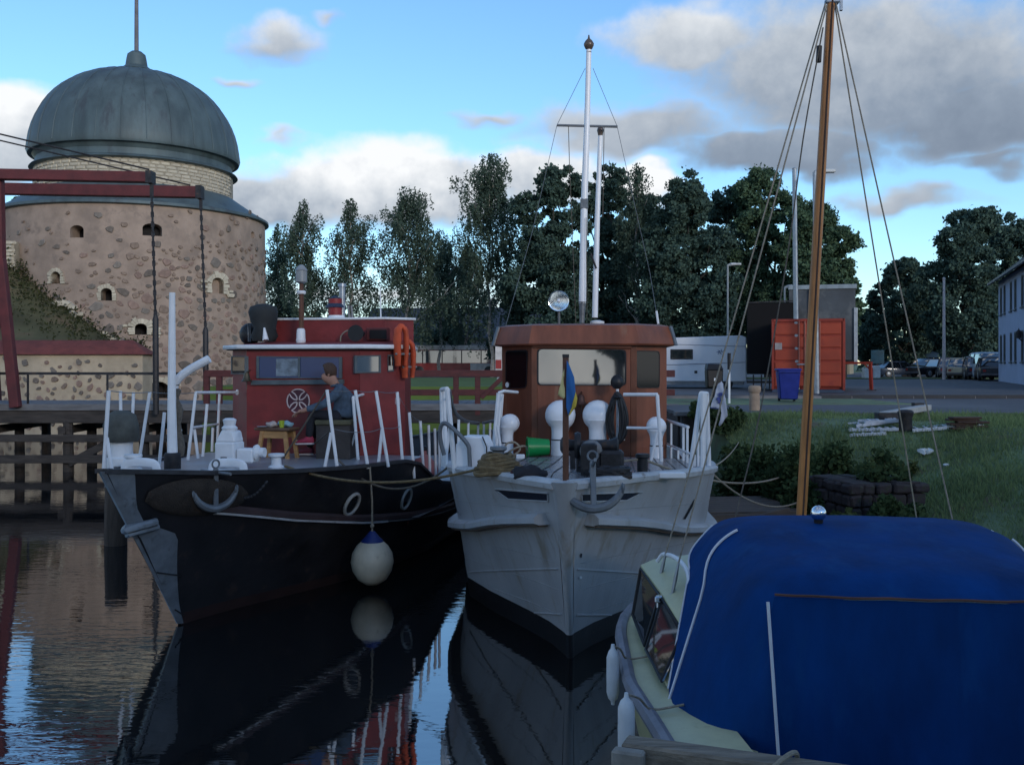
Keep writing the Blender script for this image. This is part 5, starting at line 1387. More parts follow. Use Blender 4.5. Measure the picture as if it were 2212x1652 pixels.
# tan rope flaked round the bollard, dark rags
rw_ = FW.m @ bd2 + FW.o; m = MB()
for k in range(8):
    ra = .22 - .016 * k + random.uniform(-.015, .015); zz = .02 + .026 * k
    m.tube([Vector((ra * math.cos(t) * 1.15, ra * .8 * math.sin(t), zz + .012 * math.sin(3 * t + k))) for t in stations(0, 2 * math.pi, 24)[:-1]], .023, 7, True)
ro = m.build('coiled_rope', rope_tan); ro.location = rw_; tag(ro, 'thick tan mooring rope coiled round a bollard at the bow', 'rope')
for k, (x, y, s_, lab, c) in enumerate(((1300, 1310, .09, 'small dark red rag beside the coiled tan rope', (.05, .012, .012)), (1430, 1350, .14, 'crumpled black cloth bag at the bow edge near the coiled rope', (.02, .02, .025)))):
    p = FW.flat(*cA(x, y + 60), 1.86); p = FW.m @ p + FW.o; g_ = random.Random(k)
    o = MB().ball((0, 0, s_ * .45), s_, 14, (1.2, .8, .6)).xf(lambda q: q + Vector((math.sin(q.y * 40 + q.z * 33) * .02, math.sin(q.x * 37) * .02, math.sin(q.x * 45 + q.y * 21) * .018))).build('rag' if k == 0 else 'cloth_bag', M('cloth_%d' % k, c, .9, var=.3), None, smooth=70); o.location = p; tag(o, lab, 'cloth' if k == 0 else 'bag')
chp = FW.m @ FW.flat(*cC(920, 1400), 1.86) + FW.o; m = MB()
cp = []; px_, py_ = 0.0, 0.0
for k in range(150):
    an_ = k * .55 + random.uniform(-.3, .3); ra = .05 + .09 * abs(math.sin(k * .13)); cp.append(Vector((1.4 * ra * math.cos(an_), .8 * ra * math.sin(an_), .02 + .0006 * k + random.uniform(0, .012))))
m.tube(cp, [.013 + .012 * (k % 2) for k in range(150)], 6)
co_ = m.build('chain_heap', iron); co_.location = chp; tag(co_, 'small heap of black anchor chain on the bow of the grey-white boat', 'chain')

# flag on its staff at the stem
fs = W(1222, 1046, 9.22); fz = 1.88; st = empty('flagstaff', (fs.x, fs.y, fz), 0, 'square brown wooden flagstaff standing on the bow', 'flagstaff')
hgt = W(1222, 771, 9.22).z - fz
MB().box((0, 0, hgt / 2), (.056, .05, hgt)).build('pole', wood_brown, st, .008)
MB().box((0, 0, hgt + .01), (.06, .054, .03)).build('cap', iron, st)
def cloth(name, outline, d, mat, par, fold=.02, freq=60, th=.004, off=(0, 0, 0)):
    pts = [W(x, y, d) - Vector(par.location) + Vector(off) for x, y in outline]; c = sum(pts, Vector()) / len(pts)
    rings = [[c.lerp(p, k / 5) for p in pts] for k in range(6)]
    m_ = MB(); n = len(pts)
    vs = [c] + [p for r in rings[1:] for p in r]; fs = [(0, 1 + i, 1 + (i + 1) % n) for i in range(n)]
    for k in range(4):
        for i in range(n): a = 1 + k * n + i; b = 1 + k * n + (i + 1) % n; fs.append((a, a + n, b + n, b))
    m_.add(vs, fs); m_.xf(lambda p: p + Vector((0, fold * math.sin(p.x * freq + p.z * freq * .25), 0)))
    o = m_.build(name, mat, par, smooth=80); sm = o.modifiers.new('s', 'SOLIDIFY'); sm.thickness = th
    return o


def dense(o, k=5):
    out = []
    for a, b in zip(o, o[1:] + o[:1]):
        for i in range(k): out.append((a[0] + (b[0] - a[0]) * i / k, a[1] + (b[1] - a[1]) * i / k))
    return out


fl = empty('flag', W(1226, 780, 9.2), 0, 'limp blue and yellow flag hanging on the brown bow staff', 'flag')
cloth('blue_stripe', dense([(1224, 778), (1230, 790), (1240, 815), (1243, 848), (1234, 885), (1227, 897), (1223, 880)]), 9.17, M('flag_blue', (.022, .12, .34), .8, var=.15), fl, .012)
cloth('yellow_stripe', dense([(1243, 847), (1247, 860), (1244, 878), (1231, 896), (1227, 898), (1234, 884)]), 9.165, M('flag_yellow', (.55, .42, .06), .8, var=.12), fl, .012)
cloth('folded_corner', dense([(1219, 797), (1216, 806), (1205, 853), (1217, 861), (1220, 858)]), 9.19, M('flag_pale', (.50, .46, .22), .8, var=.12), fl, .012)
MB().tube([W(1228, 780, 9.2) - fl.location, W(1228, 900, 9.2) - fl.location], .006, 5).build('halyard', rope_m, fl)
# pennant at the right rail
pd_ = 12.6; pn = empty('pennant', W(1560, 830, pd_), 0, 'limp white pennant with a blue print hanging at the white gate posts', 'pennant')
cloth('cloth', dense([cB(1905, 30), cB(1860, 60), cB(1810, 220), cB(1745, 400), cB(1885, 420), cB(1900, 330), cB(1940, 200), cB(1930, 60)]), pd_, M('pennant_white', (.46, .48, .55), .8, var=.12), pn, .015)
cloth('cloth_tail', dense([cB(1925, 130), cB(1960, 260), cB(1990, 510), cB(1885, 655), cB(1868, 635), cB(1905, 480), cB(1900, 330)]), pd_ - .03, MATS['pennant_white'], pn, .015)
for k, (x, y) in enumerate(((1895, 210), (1870, 270), (1890, 310))):
    cloth('print', dense([cB(x - 28, y - 22), cB(x + 24, y - 26), cB(x + 22, y + 20), cB(x - 34, y + 26)], 2), pd_ - .035, M('print_blue', (.05, .07, .22), .8), pn, .015)
cloth('border', dense([cB(1752, 388), cB(1885, 405), cB(1885, 418), cB(1748, 398)], 3), pd_ - .03, MATS['print_blue'], pn, .015)
MB().tube([W(*cB(1905, 20), pd_) - pn.location, W(*cB(1870, 440), pd_) - pn.location, W(*cB(1755, 890), pd_) - pn.location], .006, 5).build('pole', grey_iron, pn)


# ------------------------------------------------------------------ motor sailer under the blue canopy
FB = Frame((2.30, 5.2), R(6)); SB = empty('motor_sailer', FB.o, -FB.a, 'cream motor sailer with a blue canvas canopy and a varnished mast', 'boat')
hb = interp([(0, 1.35), (.8, 1.50), (1.5, 1.64), (2.5, 1.70), (2.85, 1.68), (3.2, 1.58), (3.8, 1.22), (4.4, .66), (4.8, .04)])
gz = interp([(0, .76), (1.5, .78), (2.9, .88), (4.8, 1.02)])
ys = stations(.1, 4.8, 32)
for sd in (-1, 1):
    MB().loft([[Vector((sd * hb(y), y, gz(y))), Vector((sd * hb(y) * .97, y, gz(y) * .55)), Vector((sd * hb(y) * .84, y - .08 * (y > 3), .05)), Vector((sd * hb(y) * .5, y - .2 * (y > 3), -.4))] for y in ys], False, False).build('hull_side', cream_dk, SB)
    MB().tube([Vector((sd * (hb(y) + .01), y, gz(y) + .0)) for y in ys], .05, 8, flat=1.2).build('rub_rail', rub_grey, SB)
for sd in (-1, 1):
    MB().loft([[Vector((sd * hb(y) * .99, y, gz(y) + .02)), Vector((sd * max(0, hb(y) * .99 - .40), y, gz(y) + .07))] for y in ys if y < 3.3], False, False).build('side_deck', cream, SB)
MB().loft([[Vector((k * hb(y) * .99, y, gz(y) + .02 + .1 * (1 - k * k))) for k in (-1, -.6, 0, .6, 1)] for y in ys if y > 3.1], False, False).build('fore_deck', cream, SB)
MB().prism([(-1.42, .46, .76), (1.42, .46, .76), (1.2, .46, -.3), (-1.2, .46, -.3)], (0, .04, 0)).build('transom', cream, SB)
# toe moulding
MB().tube([Vector((-hb(y) * .99 + .22, y, gz(y) + .06)) for y in ys if 1.9 < y < 3.2], .03, 6).build('toe_moulding', cream_dk, SB)
def bl(x, y, d): return FB.L(x, y, d)
P1, P2, P3 = bl(1394, 1221, 8.0), bl(1440, 1282, 7.45), bl(1490, 1362, 6.9)
Q1, Q2, Q3 = bl(1374, 1334, 8.0), bl(1402, 1405, 7.3), bl(1440, 1482, 6.65)
mir = lambda p: Vector((-p.x, p.y, p.z))
# cabin: side walls, roof with camber, front
for f in (lambda p: p, mir):
    MB().loft([[f(Q1), f(Q2), f(Q3)], [f(P1), f(P2), f(P3)]], False, False).build('cabin_side', cream, SB)
    n_in = Vector((.03, 0, 0)) if f is not mir else Vector((-.03, 0, 0))
    lerp = lambda a, b, t: a + (b - a) * t
    wq = [f(lerp(Q1, P1, .06)) - n_in, f(lerp(lerp(Q1, Q2, .92), lerp(P1, P2, .92), .04)) - n_in, f(lerp(lerp(Q1, Q2, .92), lerp(P1, P2, .92), .93)) - n_in, f(lerp(Q1, P1, .94)) - n_in]
    wn = MB().tube(wq, .014, 6, True).build('cabin_window', rubber, SB); MB().prism(wq, n_in * .5).build('pane', pane, wn)
    wq = [f(lerp(lerp(Q1, Q2, 1.04), lerp(P1, P2, 1.04), .04)) - n_in, f(lerp(Q2, Q3, .98)) - n_in + Vector((0, 0, .03)), f(lerp(lerp(Q2, Q3, .95), lerp(P2, P3, .95), .93)) - n_in, f(lerp(lerp(Q1, Q2, 1.04), lerp(P1, P2, 1.04), .93)) - n_in]
    wn = MB().tube(wq, .014, 6, True).build('cabin_window', rubber, SB); MB().prism(wq, n_in * .5).build('pane', pane, wn)
MB().box(P2 + Vector((-.05, 0, -.06)), (.05, .06, .10)).build('window_catch', chrome, SB, .01)
MB().box(P2 + Vector((-.07, -.05, -.03)), (.04, .05, .05)).build('window_catch', chrome, SB, .01)
rr = []
for p in (P1 + Vector((0, .12, -.02)), P1, P2, P3, P3 + Vector((.16, -.12, .0))):
    h = abs(p.x) + .035
    rr.append([Vector((-h, p.y, p.z - .045)), Vector((-h, p.y, p.z)), Vector((-h * .93, p.y, p.z + .05)), Vector((-h * .6, p.y, p.z + .13)), Vector((0, p.y, p.z + .17)), Vector((h * .6, p.y, p.z + .13)), Vector((h * .93, p.y, p.z + .05)), Vector((h, p.y, p.z)), Vector((h, p.y, p.z - .045))])
MB().loft(rr, True, True).build('cabin_roof', cream, SB, smooth=50)
MB().loft([[Q1, P1], [Vector((0, Q1.y + .5, Q1.z + .05)), Vector((0, P1.y + .15, P1.z + .12))], [mir(Q1), mir(P1)]], False, False).build('cabin_front', cream, SB)
# handrail on the roof and rigging screws
hr = [bl(1420, 1212, 7.85), bl(1434, 1197, 7.8), bl(1462, 1206, 7.6), bl(1484, 1232, 7.35), bl(1490, 1262, 7.2)]
MB().tube(spline(hr, 4), .018, 8).build('grab_rail', white, SB)
for a, b in (((1424, 1256), (1438, 1195)), ((1451, 1290), (1466, 1215))):
    d = 7.75 if a[0] < 1440 else 7.4
    t_ = MB().tube([bl(*a, d), bl((a[0] + b[0]) / 2, (a[1] + b[1]) / 2, d), bl(*b, d)], [.012, .016, .009], 6).build('rigging_screw', steel, SB)
    MB().lathe([(.022, -.02), (.022, 0), (.014, .03)], 8, bl(*a, d)).build('chain_plate', steel, t_)

# canopy
def hoop(yt, hw, hwt, zt, zb, slant, n=44, e=.42, yb=None):
    out = []
    for k in range(n + 1):
        a = math.pi * k / n; c, s_ = math.cos(a), max(0.0, math.sin(a)); t = s_ ** e
        w = hwt + (hw - hwt) * (1 - t) ** .8
        x = -math.copysign(abs(c) ** e, c) * w; z = zb + (zt - zb) * t + .05 * (1 - (x / hw) ** 2) * t
        out.append(Vector((x, yt - slant * (1 - t), z)))
    return out


hoops = [hoop(2.42, 1.42, 1.08, 1.79, .84, 1.15, e=.20), hoop(2.15, 1.42, 1.03, 1.83, .83, .95, e=.21), hoop(1.78, 1.40, .96, 1.82, .81, .62, e=.22), hoop(1.35, 1.38, .95, 1.79, .78, .28, e=.24), hoop(.95, 1.34, .94, 1.75, .74, .05, e=.26),
         hoop(.66, 1.26, .93, 1.70, .6, -.05, e=.28), hoop(.54, 1.12, .91, 1.665, .4, -.06, e=.32), hoop(.46, 1.0, .88, 1.62, .2, -.07, e=.36)]
# loosely hanging cloth: shallow sagging folds
def folds(p): return p + Vector((math.sin(p.z * 5 + p.y * 13) * (.008 + .014 * min(1, max(0, (abs(p.x) - .75) / .4))), math.sin(p.x * 11 + p.z * 4) * .012, -.022 * math.sin(p.y * 6.5) * (p.z > 1.5)))
cm = MB().loft(hoops, False, False)
last = hoops[-1]; cen = Vector((0, .42, 1.1)); r2 = [p.lerp(Vector((p.x, .42, p.z)), 1) * 1.0 for p in last]
r3 = [Vector((p.x * .97, .40 - .10 * (1.7 - p.z), p.z * .985)) for p in last]; bot = [Vector((p.x * .97, .30, .2)) for p in last]
rear = MB().loft([last, r3, [Vector((p.x, p.y - .003, max(.2, p.z * .66))) for p in r3], [Vector((p.x, p.y - .01, max(.2, p.z * .33))) for p in r3]], False, False)
canopy = cm.xf(folds).build('canopy', blue, SB, smooth=75)
rp_ = []
for k in range(9):
    z = .1 + (1.66 - .1) * k / 8; hw_ = float(np.interp(z, [.1, .7, 1.2, 1.5, 1.66], [.80, .82, .86, .88, .84])); rp_.append([Vector((hw_ * j / 8, .40 + .05 * (abs(j) / 8) ** 4 + .012 * math.sin(j * 1.7 + z * 3) - .09 * (1.6 - z) * .6, z)) for j in range(-8, 9)])
MB().loft(rp_, False, False).build('rear_panel', blue, canopy, smooth=75)
tp = rp_[-1]
# the sides are gathered in to the edge of the rear panel
def panel_edge(p):
    z = min(p.z, 1.66); hw_ = float(np.interp(z, [.1, .7, 1.2, 1.5, 1.66], [.80, .82, .86, .88, .84])); x = max(-hw_, min(hw_, p.x)) if p.z > 1.6 else math.copysign(hw_, p.x)
    return Vector((x, .455 - .09 * (1.6 - z) * .6, z))
le = [folds(p) for p in hoops[-1]]; pe = [panel_edge(p) for p in hoops[-1]]
MB().loft([le, [a.lerp(b, .5) + Vector((0, -.015, 0)) for a, b in zip(le, pe)], pe], False, False).build('rear_gusset', blue, canopy, smooth=75)
MB().tube([p + Vector((0, -.006, .012)) for p in tp], .008, 5).build('seam', M('seam_brown', (.10, .045, .03), .8), canopy)
for part_ in (hoops[0][:13], hoops[0][-13:]): MB().tube([folds(p) + Vector((-.004, .004, 0)) for p in part_], .008, 6).build('hem_piping', piping, canopy)
h2 = hoops[2]; MB().tube([folds(p) + (p - Vector((0, p.y, 1.1))).normalized() * .010 + Vector((0, -.006, 0)) for p in h2[:14]], .010, 6).build('piping', piping, canopy)
MB().tube([folds(p) + (p - Vector((0, p.y, 1.1))).normalized() * .010 for p in h2[-12:]], .010, 6).build('piping', piping, canopy)
MB().tube([Vector((-.885 + .08 * k / 9, .42 - .012 * k, 1.64 - 1.4 * k / 9)) + Vector((0, -.03, 0)) for k in range(10)], .010, 6).build('piping', piping, canopy)
MB().tube([Vector((.885 - .08 * k / 9, .42 - .012 * k, 1.64 - 1.4 * k / 9)) + Vector((0, -.03, 0)) for k in range(10)], .010, 6).build('piping', piping, canopy)
for hp_ in hoops[0][1:12:2]: MB().ball(folds(hp_) + Vector((.02, -.03, .0)), .011, 8).build('snap', brass, canopy)
# mast with luff groove, rigging
md = 8.05; mb0 = bl(1726, 1150, md); mb0.z = 1.45; mt_ = bl(1795, 3, md)
ma = MB().tube([mb0, mb0.lerp(mt_, .5), mt_], [.042, .041, .034], 12).build('mast', mast_wood, SB)
off = Vector((.006, -.040, 0)); MB().tube([mb0 + off, mb0.lerp(mt_, .5) + off + Vector((0, .001, 0)), mt_ + off + Vector((0, .006, 0))], .008, 5).build('luff_groove', M('groove_dark', (.05, .022, .012), .6), ma)
MB().box(mt_ + Vector((.01, 0, .0)), (.11, .07, .05)).build('masthead', steel, ma, .01)
for sx in (-1, 1): MB().box(mt_ + Vector((.02 + sx * .06, 0, -.04)), (.02, .03, .08)).build('shroud_tang', steel, ma)
MB().tube([bl(1770, 100, md - .05), bl(1768, 135, md - .05)], .022, 8).build('halyard_block', iron, ma)
MB().box(mb0.lerp(mt_, .03) + Vector((.03, -.045, 0)), (.02, .015, .09)).build('mast_cleat', piping, ma)
sh = [((1783, 8), (1438, 1195), md - .1, 7.75), ((1786, 12), (1466, 1215), md - .12, 7.4), ((1806, 8), (2060, 1133), md - .05, 7.5), ((1803, 8), (1985, 1150), md + .05, 8.6)]
for a, b, d0, d1 in sh: MB().tube([bl(*a, d0), bl(*b, d1)], .0065, 5).build('shroud', rope_m, SB)
MB().tube(spline([bl(1778, 60, md - .06), bl(1735, 300, md - .1), bl(1700, 560, md - .1), bl(1640, 900, md - .2), bl(1588, 1120, md - .3)], 4), .006, 5).build('halyard', rope_dk, SB)
bll = bl(1768, 1108, 7.0); lb_ = MB().ball(bll, .055, 18).build('anchor_light', chrome, SB, smooth=80)
MB().lathe([(.03, -.07), (.035, -.03), (.03, -.03)], 12, bll).build('lamp_foot', rubber, lb_)

# cylinder fenders
for k, (x0, y0, y1, d, r_, lab) in enumerate(((1324, 1400, 1512, 7.05, .045, 'white cylinder fender hung further forward on the cream gunwale'), (1353, 1506, 1648, 6.1, .052, 'white cylinder fender hung beside the end of the wooden beam'))):
    c = W(x0, y1, d); L_ = W(x0, y0, d).z - c.z; f = empty('cylinder_fender', c, 0, lab, 'fender', 'fenders on the cream boat')
    MB().lathe([(.012, -.03), (.016, -.005), (r_ * .75, .015), (r_, .06), (r_ * 1.02, L_ * .5), (r_, L_ - .06), (r_ * .7, L_ - .02), (.016, L_), (.012, L_ + .03)], 16).build('body', fend_white, f, smooth=70)
    g_ = FB.m @ Vector((-hb(d - 5.2) - .0, d - 5.2 + .02, gz(d - 5.2) + .05)) + FB.o - c
    MB().tube(spline([(0, 0, L_ + .02), (g_.x * .5, g_.y * .5, (L_ + g_.z) / 2 + .03), g_, g_ + Vector((.2, .0, .03))], 4), .008, 6).build('lanyard', rope_m, f)

# jetty edge beam
b0, b1 = Wz(1356, 1584, 1.22), Wz(2020, 1674, 1.22)
jt = empty('jetty_beam', b0, 0, 'weathered wooden jetty beam at the stern of the cream boat', 'jetty')
dv = (b1 - b0); dn = dv.normalized(); sd = Vector((dn.y, -dn.x, 0))
MB().add(*(lambda a: (a, [(3, 2, 1, 0), (4, 5, 6, 7), (0, 1, 5, 4), (1, 2, 6, 5), (2, 3, 7, 6), (3, 0, 4, 7)]))([Vector((0, 0, 0)) + dn * a + sd * b + Vector((0, 0, c)) for c in (-.24, 0) for a, b in ((.0, .0), (dv.length, .0), (dv.length, .13), (0, .13))])).build('beam', beam_wood, jt, .012)
MB().add(*(lambda a: (a, [(3, 2, 1, 0), (4, 5, 6, 7), (0, 1, 5, 4), (1, 2, 6, 5), (2, 3, 7, 6), (3, 0, 4, 7)]))([dn * a + sd * b + Vector((0, 0, c)) for c in (-.26, -.012) for a, b in ((-.03, .13), (.12, .13), (.12, .20), (-.03, .20))])).build('end_block', M('block_grey', (.24, .22, .19), .8, var=.3, vs=6), jt, .01)
MB().tube([dn * 1.2 + sd * .1 + Vector((0, 0, -.2)), dn * 1.2 + sd * .1 + Vector((0, 0, -2))], .11, 10).build('pile', timber, jt)
MB().tube([dn * .05 + sd * .1 + Vector((0, 0, -.2)), dn * .05 + sd * .1 + Vector((0, 0, -2))], .09, 10).build('pile', timber, jt)
for k in range(9):
    MB().add(*(lambda a: (a, [(3, 2, 1, 0), (4, 5, 6, 7), (0, 1, 5, 4), (1, 2, 6, 5), (2, 3, 7, 6), (3, 0, 4, 7)]))([dn * a + sd * b + Vector((0, 0, c)) for c in (-.30, -.245) for a, b in ((.25 + k * .2, .0), (.44 + k * .2, .0), (.44 + k * .2, 2.2), (.25 + k * .2, 2.2))])).build('deck_board', beam_wood, jt, .006)
rpj = MB().tube(spline([dn * .78 + sd * -.05 + Vector((0, 0, -.06)), dn * .78 + sd * .0 + Vector((0, 0, .018)), dn * .72 + sd * .13 + Vector((0, 0, .015)), dn * .60 + sd * .16 + Vector((0, 0, -.12)), dn * .5 + sd * .2 + Vector((0, 0, -.3))], 4), .012, 7).build('mooring_rope', rope_m)
rpj.location = b0; tag(rpj, 'thin rope looped over the wooden jetty beam', 'rope')

# ------------------------------------------------------------------ person on the deck locker
def skin_mesh(nodes, edges, sub=2):
    me = bpy.data.meshes.new('sk'); me.from_pydata([n[0] for n in nodes], edges, []); o = bpy.data.objects.new('sk', me); COL.objects.link(o)
    mo = o.modifiers.new('skin', 'SKIN'); mo.use_smooth_shade = True
    for i, n in enumerate(nodes):
        r = n[1]; me.skin_vertices[0].data[i].radius = (r, r) if not isinstance(r, tuple) else r
        me.skin_vertices[0].data[i].use_root = (i == 0)
    s_ = o.modifiers.new('sub', 'SUBSURF'); s_.levels = sub; s_.render_levels = sub
    dg_ = bpy.context.evaluated_depsgraph_get(); out = bpy.data.meshes.new_from_object(o.evaluated_get(dg_)); bpy.data.objects.remove(o)
    return out


def as_mb(me): return MB().add([v.co.copy() for v in me.vertices], [tuple(p.vertices) for p in me.polygons])


PE = empty('person', (cr0.x + .02, cr0.y - .02, cr0.z + .57), 0, 'person in a faded denim jacket and dark trousers sitting on the deck locker', 'person')
def pj(x, y, off=0.0): return W(x, y, PD) - PE.location + Vector((0, off, 0))
skin_m = M('skin', (.32, .17, .12), .55, var=.1, vs=10, bump=.05); denim = M('denim', (.055, .085, .125), .85, var=.3, vs=9, bump=.4, bs=60)
black_cloth = M('dark_trousers', (.012, .013, .018), .85, var=.3, vs=8, bump=.3); hair_m = M('brown_hair', (.06, .032, .02), .7, var=.4, vs=30, bump=.5, bs=80, stretch=(1, 1, .3))
hip, spine, chest, neck, hb_, ht = pj(740, 894), pj(744, 868), pj(737, 845), pj(724, 830), pj(712, 815), pj(708, 801)
N = [(hip, .06), (spine, .06), (chest, .07), (neck, .055), (hb_, .085), (ht, .098), (pj(698, 822), .05)]
Ed = [(0, 1), (1, 2), (2, 3), (3, 4), (4, 5), (4, 6)]
def chain(start, pts):
    p = start
    for v, r in pts: N.append((v, r)); Ed.append((p, len(N) - 1)); p = len(N) - 1
    return p
kn = [pj(678, 893, -.14), pj(684, 896, .12)]; an = [pj(672, 946, -.16), pj(664, 972, .10)]; to = [pj(650, 955, -.18), pj(643, 981, .10)]
for k in (0, 1):
    chain(0, [(pj(728, 899, (-.13, .11)[k]), .055), (kn[k], .05), (kn[k].lerp(an[k], .5), .045), (an[k], .036), (to[k], .03)])
sh_ = [pj(741, 842, -.19), pj(730, 843, .17)]; el = [pj(704, 874, -.26), pj(700, 872, .12)]; wr = [pj(668, 884, -.24), pj(660, 884, .0)]; hd_ = [pj(655, 888, -.23), pj(644, 890, -.03)]
for k in (0, 1): chain(2, [(sh_[k], .062), (sh_[k].lerp(el[k], .5), .05), (el[k], .042), (wr[k], .028), (hd_[k], .03)])
body = as_mb(skin_mesh(N, Ed))
for k in (0, 1):
    dr_ = (hd_[k] - wr[k]).normalized(); up = Vector((0, 0, 1)); sd_ = dr_.cross(up).normalized()
    for j, ln in enumerate((.065, .075, .07, .055)):
        o0 = hd_[k] + dr_ * .02 + sd_ * ((j - 1.5) * .019); body.tube([o0, o0 + dr_ * ln * .5 - up * .006, o0 + dr_ * ln * .8 - up * .03, o0 + dr_ * ln * .85 - up * .05], [.010, .009, .008, .006], 7)
    o0 = hd_[k] - sd_ * .025 - dr_ * .01; body.tube([o0, o0 - sd_ * .02 + dr_ * .03, o0 - sd_ * .015 + dr_ * .06 - up * .01], [.011, .010, .007], 7)
# nose, brow, ear
hc_ = (hb_ + ht) / 2; fd = (pj(690, 814) - hc_).normalized()
body.tube([hc_ + fd * .080 + Vector((0, 0, .03)), hc_ + fd * .108 + Vector((0, 0, -.004)), hc_ + fd * .086 + Vector((0, 0, -.018))], [.008, .014, .010], 7)
for s_ in (-1, 1): body.ball(hc_ + Vector((.015, s_ * .085, -.005)), .022, 8, (.8, .35, 1.2))
body.tube([hc_ + fd * .09 + Vector((0, -.02, -.045)), hc_ + fd * .095 + Vector((0, 0, -.045)), hc_ + fd * .09 + Vector((0, .02, -.045))], .008, 6)
body.build('body', skin_m, PE, smooth=180)
for s_ in (-1, 1): MB().ball(hc_ + fd * .078 + Vector((.006, s_ * .034, .018)), .011, 8).build('eye', rubber, PE)
hm = MB().ball(ht + Vector((.016, 0, .010)), .114, 20, (1.04, .92, 1.0)); keep = [p for p in hm.v]
hm.xf(lambda p: p if (p - hc_).dot(fd) < .03 or p.z > ht.z + .055 else Vector(p) - fd * ((p - hc_).dot(fd) - .03) * .9)
hm.xf(lambda p: p + Vector((math.sin(p.z * 90 + p.y * 70) * .004, math.sin(p.x * 80 + p.z * 60) * .004, -.03 * max(0, (p.x - ht.x) * 8) * (p.z < ht.z))))
hm.build('hair', hair_m, PE, smooth=90)
JN = [(pj(743, 905), .20), (pj(746, 885), .195), (pj(747, 864), .185), (pj(739, 848), .17), (pj(727, 836), .085)]; JE = [(0, 1), (1, 2), (2, 3), (3, 4)]
N, Ed = JN, JE
for k in (0, 1): chain(3, [(sh_[k], .082), (sh_[k].lerp(el[k], .5), .068), (el[k], .058), (wr[k], .042)])
jm = as_mb(skin_mesh(N, Ed)); jm.xf(lambda p: p + Vector((math.sin(p.z * 38 + p.y * 20) * .005, math.sin(p.z * 45 + p.x * 25) * .005, 0)))
jm.build('jacket', denim, PE, smooth=180)
MB().tube([pj(727, 832) + Vector((math.cos(t) * .075, math.sin(t) * .085, .012 * math.cos(t))) for t in stations(0, 6.283, 16)[:-1]], .018, 7, True).build('collar', denim, PE)
N = [(pj(740, 900), .132)]; Ed = []
for k in (0, 1): chain(0, [(pj(728, 899, (-.13, .11)[k]), .10), (kn[k], .078), (kn[k].lerp(an[k], .55), .066), (an[k] + Vector((0, 0, .015)), .055)])
as_mb(skin_mesh(N, Ed)).build('trousers', black_cloth, PE, smooth=180)
shoe_m = M('sneaker_red', (.30, .028, .06), .7, var=.2, vs=14); sole_m = M('sneaker_sole', (.6, .55, .53), .6)
for k in (0, 1):
    a, t = an[k], to[k]; df = Vector((t.x - a.x, t.y - a.y, 0)).normalized(); base = a + Vector((0, 0, -.045)); sdv = df.cross(Vector((0, 0, 1)))
    def foot(rows): return [[base + df * x + sdv * (w * math.cos(q)) + Vector((0, 0, z0 + (z1 - z0) * (.5 + .5 * math.sin(q)))) for q in stations(0, 2 * math.pi, 10)[:-1]] for x, w, z0, z1 in rows]
    s_ = MB().loft(foot([(-.075, .025, -.01, .05), (-.05, .042, -.02, .09), (.02, .046, -.02, .09), (.09, .05, -.02, .05), (.16, .042, -.02, .03), (.185, .02, -.015, .012)])).build('shoe', shoe_m if k == 0 else M('sneaker_dark', (.12, .02, .04), .7), PE, smooth=80)
    MB().loft(foot([(-.08, .03, -.035, -.01), (-.05, .047, -.04, -.008), (.09, .055, -.04, -.008), (.165, .047, -.04, -.01), (.195, .02, -.035, -.012)])).build('sole', sole_m, s_, smooth=80)
    if k == 0: MB().ball(base + df * .15 + Vector((0, 0, .005)), .034, 10, (1.1, 1.1, .8)).build('toe_cap', sole_m, s_)


# ------------------------------------------------------------------ along the quay and the parking lot
LZ, RZ = 1.97, 1.86


def ground_pt(x, d, z): return Vector(((x - CX) / F * d, d, z))


# motorhome
mh0 = ground_pt(1500, 41, LZ); mo_ = empty('motorhome', mh0, R(-9), 'white motorhome parked behind the varnished wheelhouse', 'motorhome')
mw = M('motorhome_white', (.62, .65, .70), .35, var=.05, vs=1, bump=.02, coat=.3)
MB().prism([(-3.4, 0, .45), (2.1, 0, .45), (2.1, 0, 2.72), (1.9, 0, 2.82), (-2.4, 0, 2.66), (-3.0, 0, 2.3), (-3.4, 0, 1.5)], (0, 2.2, 0)).build('body', mw, mo_, .04)
wn = MB().bx(-.98, -.06, -.03, .01, 1.60, 2.12).build('window', rubber, mo_, .03); MB().bx(-.92, -.12, -.04, -.02, 1.66, 2.06).build('pane', pane, wn)
MB().bar((-1.4, -.012, 1.30), (2.05, -.012, 1.45), .01, .025).build('stripe', M('stripe_blue', (.10, .13, .2), .5), mo_)
MB().bar((-1.4, -.012, 2.40), (2.05, -.012, 2.26), .01, .022).build('stripe', MATS['stripe_blue'], mo_)
lg = MB()
for k in range(6): a = k * .9; lg.tube([(1.05 + .05 * math.cos(a), -.014, 1.98 + .03 * math.sin(a)), (1.05 + .17 * math.cos(a + .5), -.014, 1.98 + .15 * math.sin(a + .5))], [.02, .006], 5)
lg.build('emblem', M('emblem_blue', (.05, .11, .24), .5), mo_)
MB().bx(.0, .12, -.02, .01, .88, 1.02).build('flap', rubber, mo_)
for x in (-2.2, 1.2):
    MB().lathe([(.34, -.1), (.36, -.05), (.36, .08), (.2, .1)], 18, (x, .12, .36), Matrix.Rotation(R(90), 3, 'X')).build('wheel', rubber, mo_)
MB().bx(-3.3, 2.0, .05, 2.1, .30, .47).build('skirt', M('skirt_grey', (.18, .19, .2), .6), mo_)
mo_.scale = (1, 1, .80); mo_.location.z -= .08

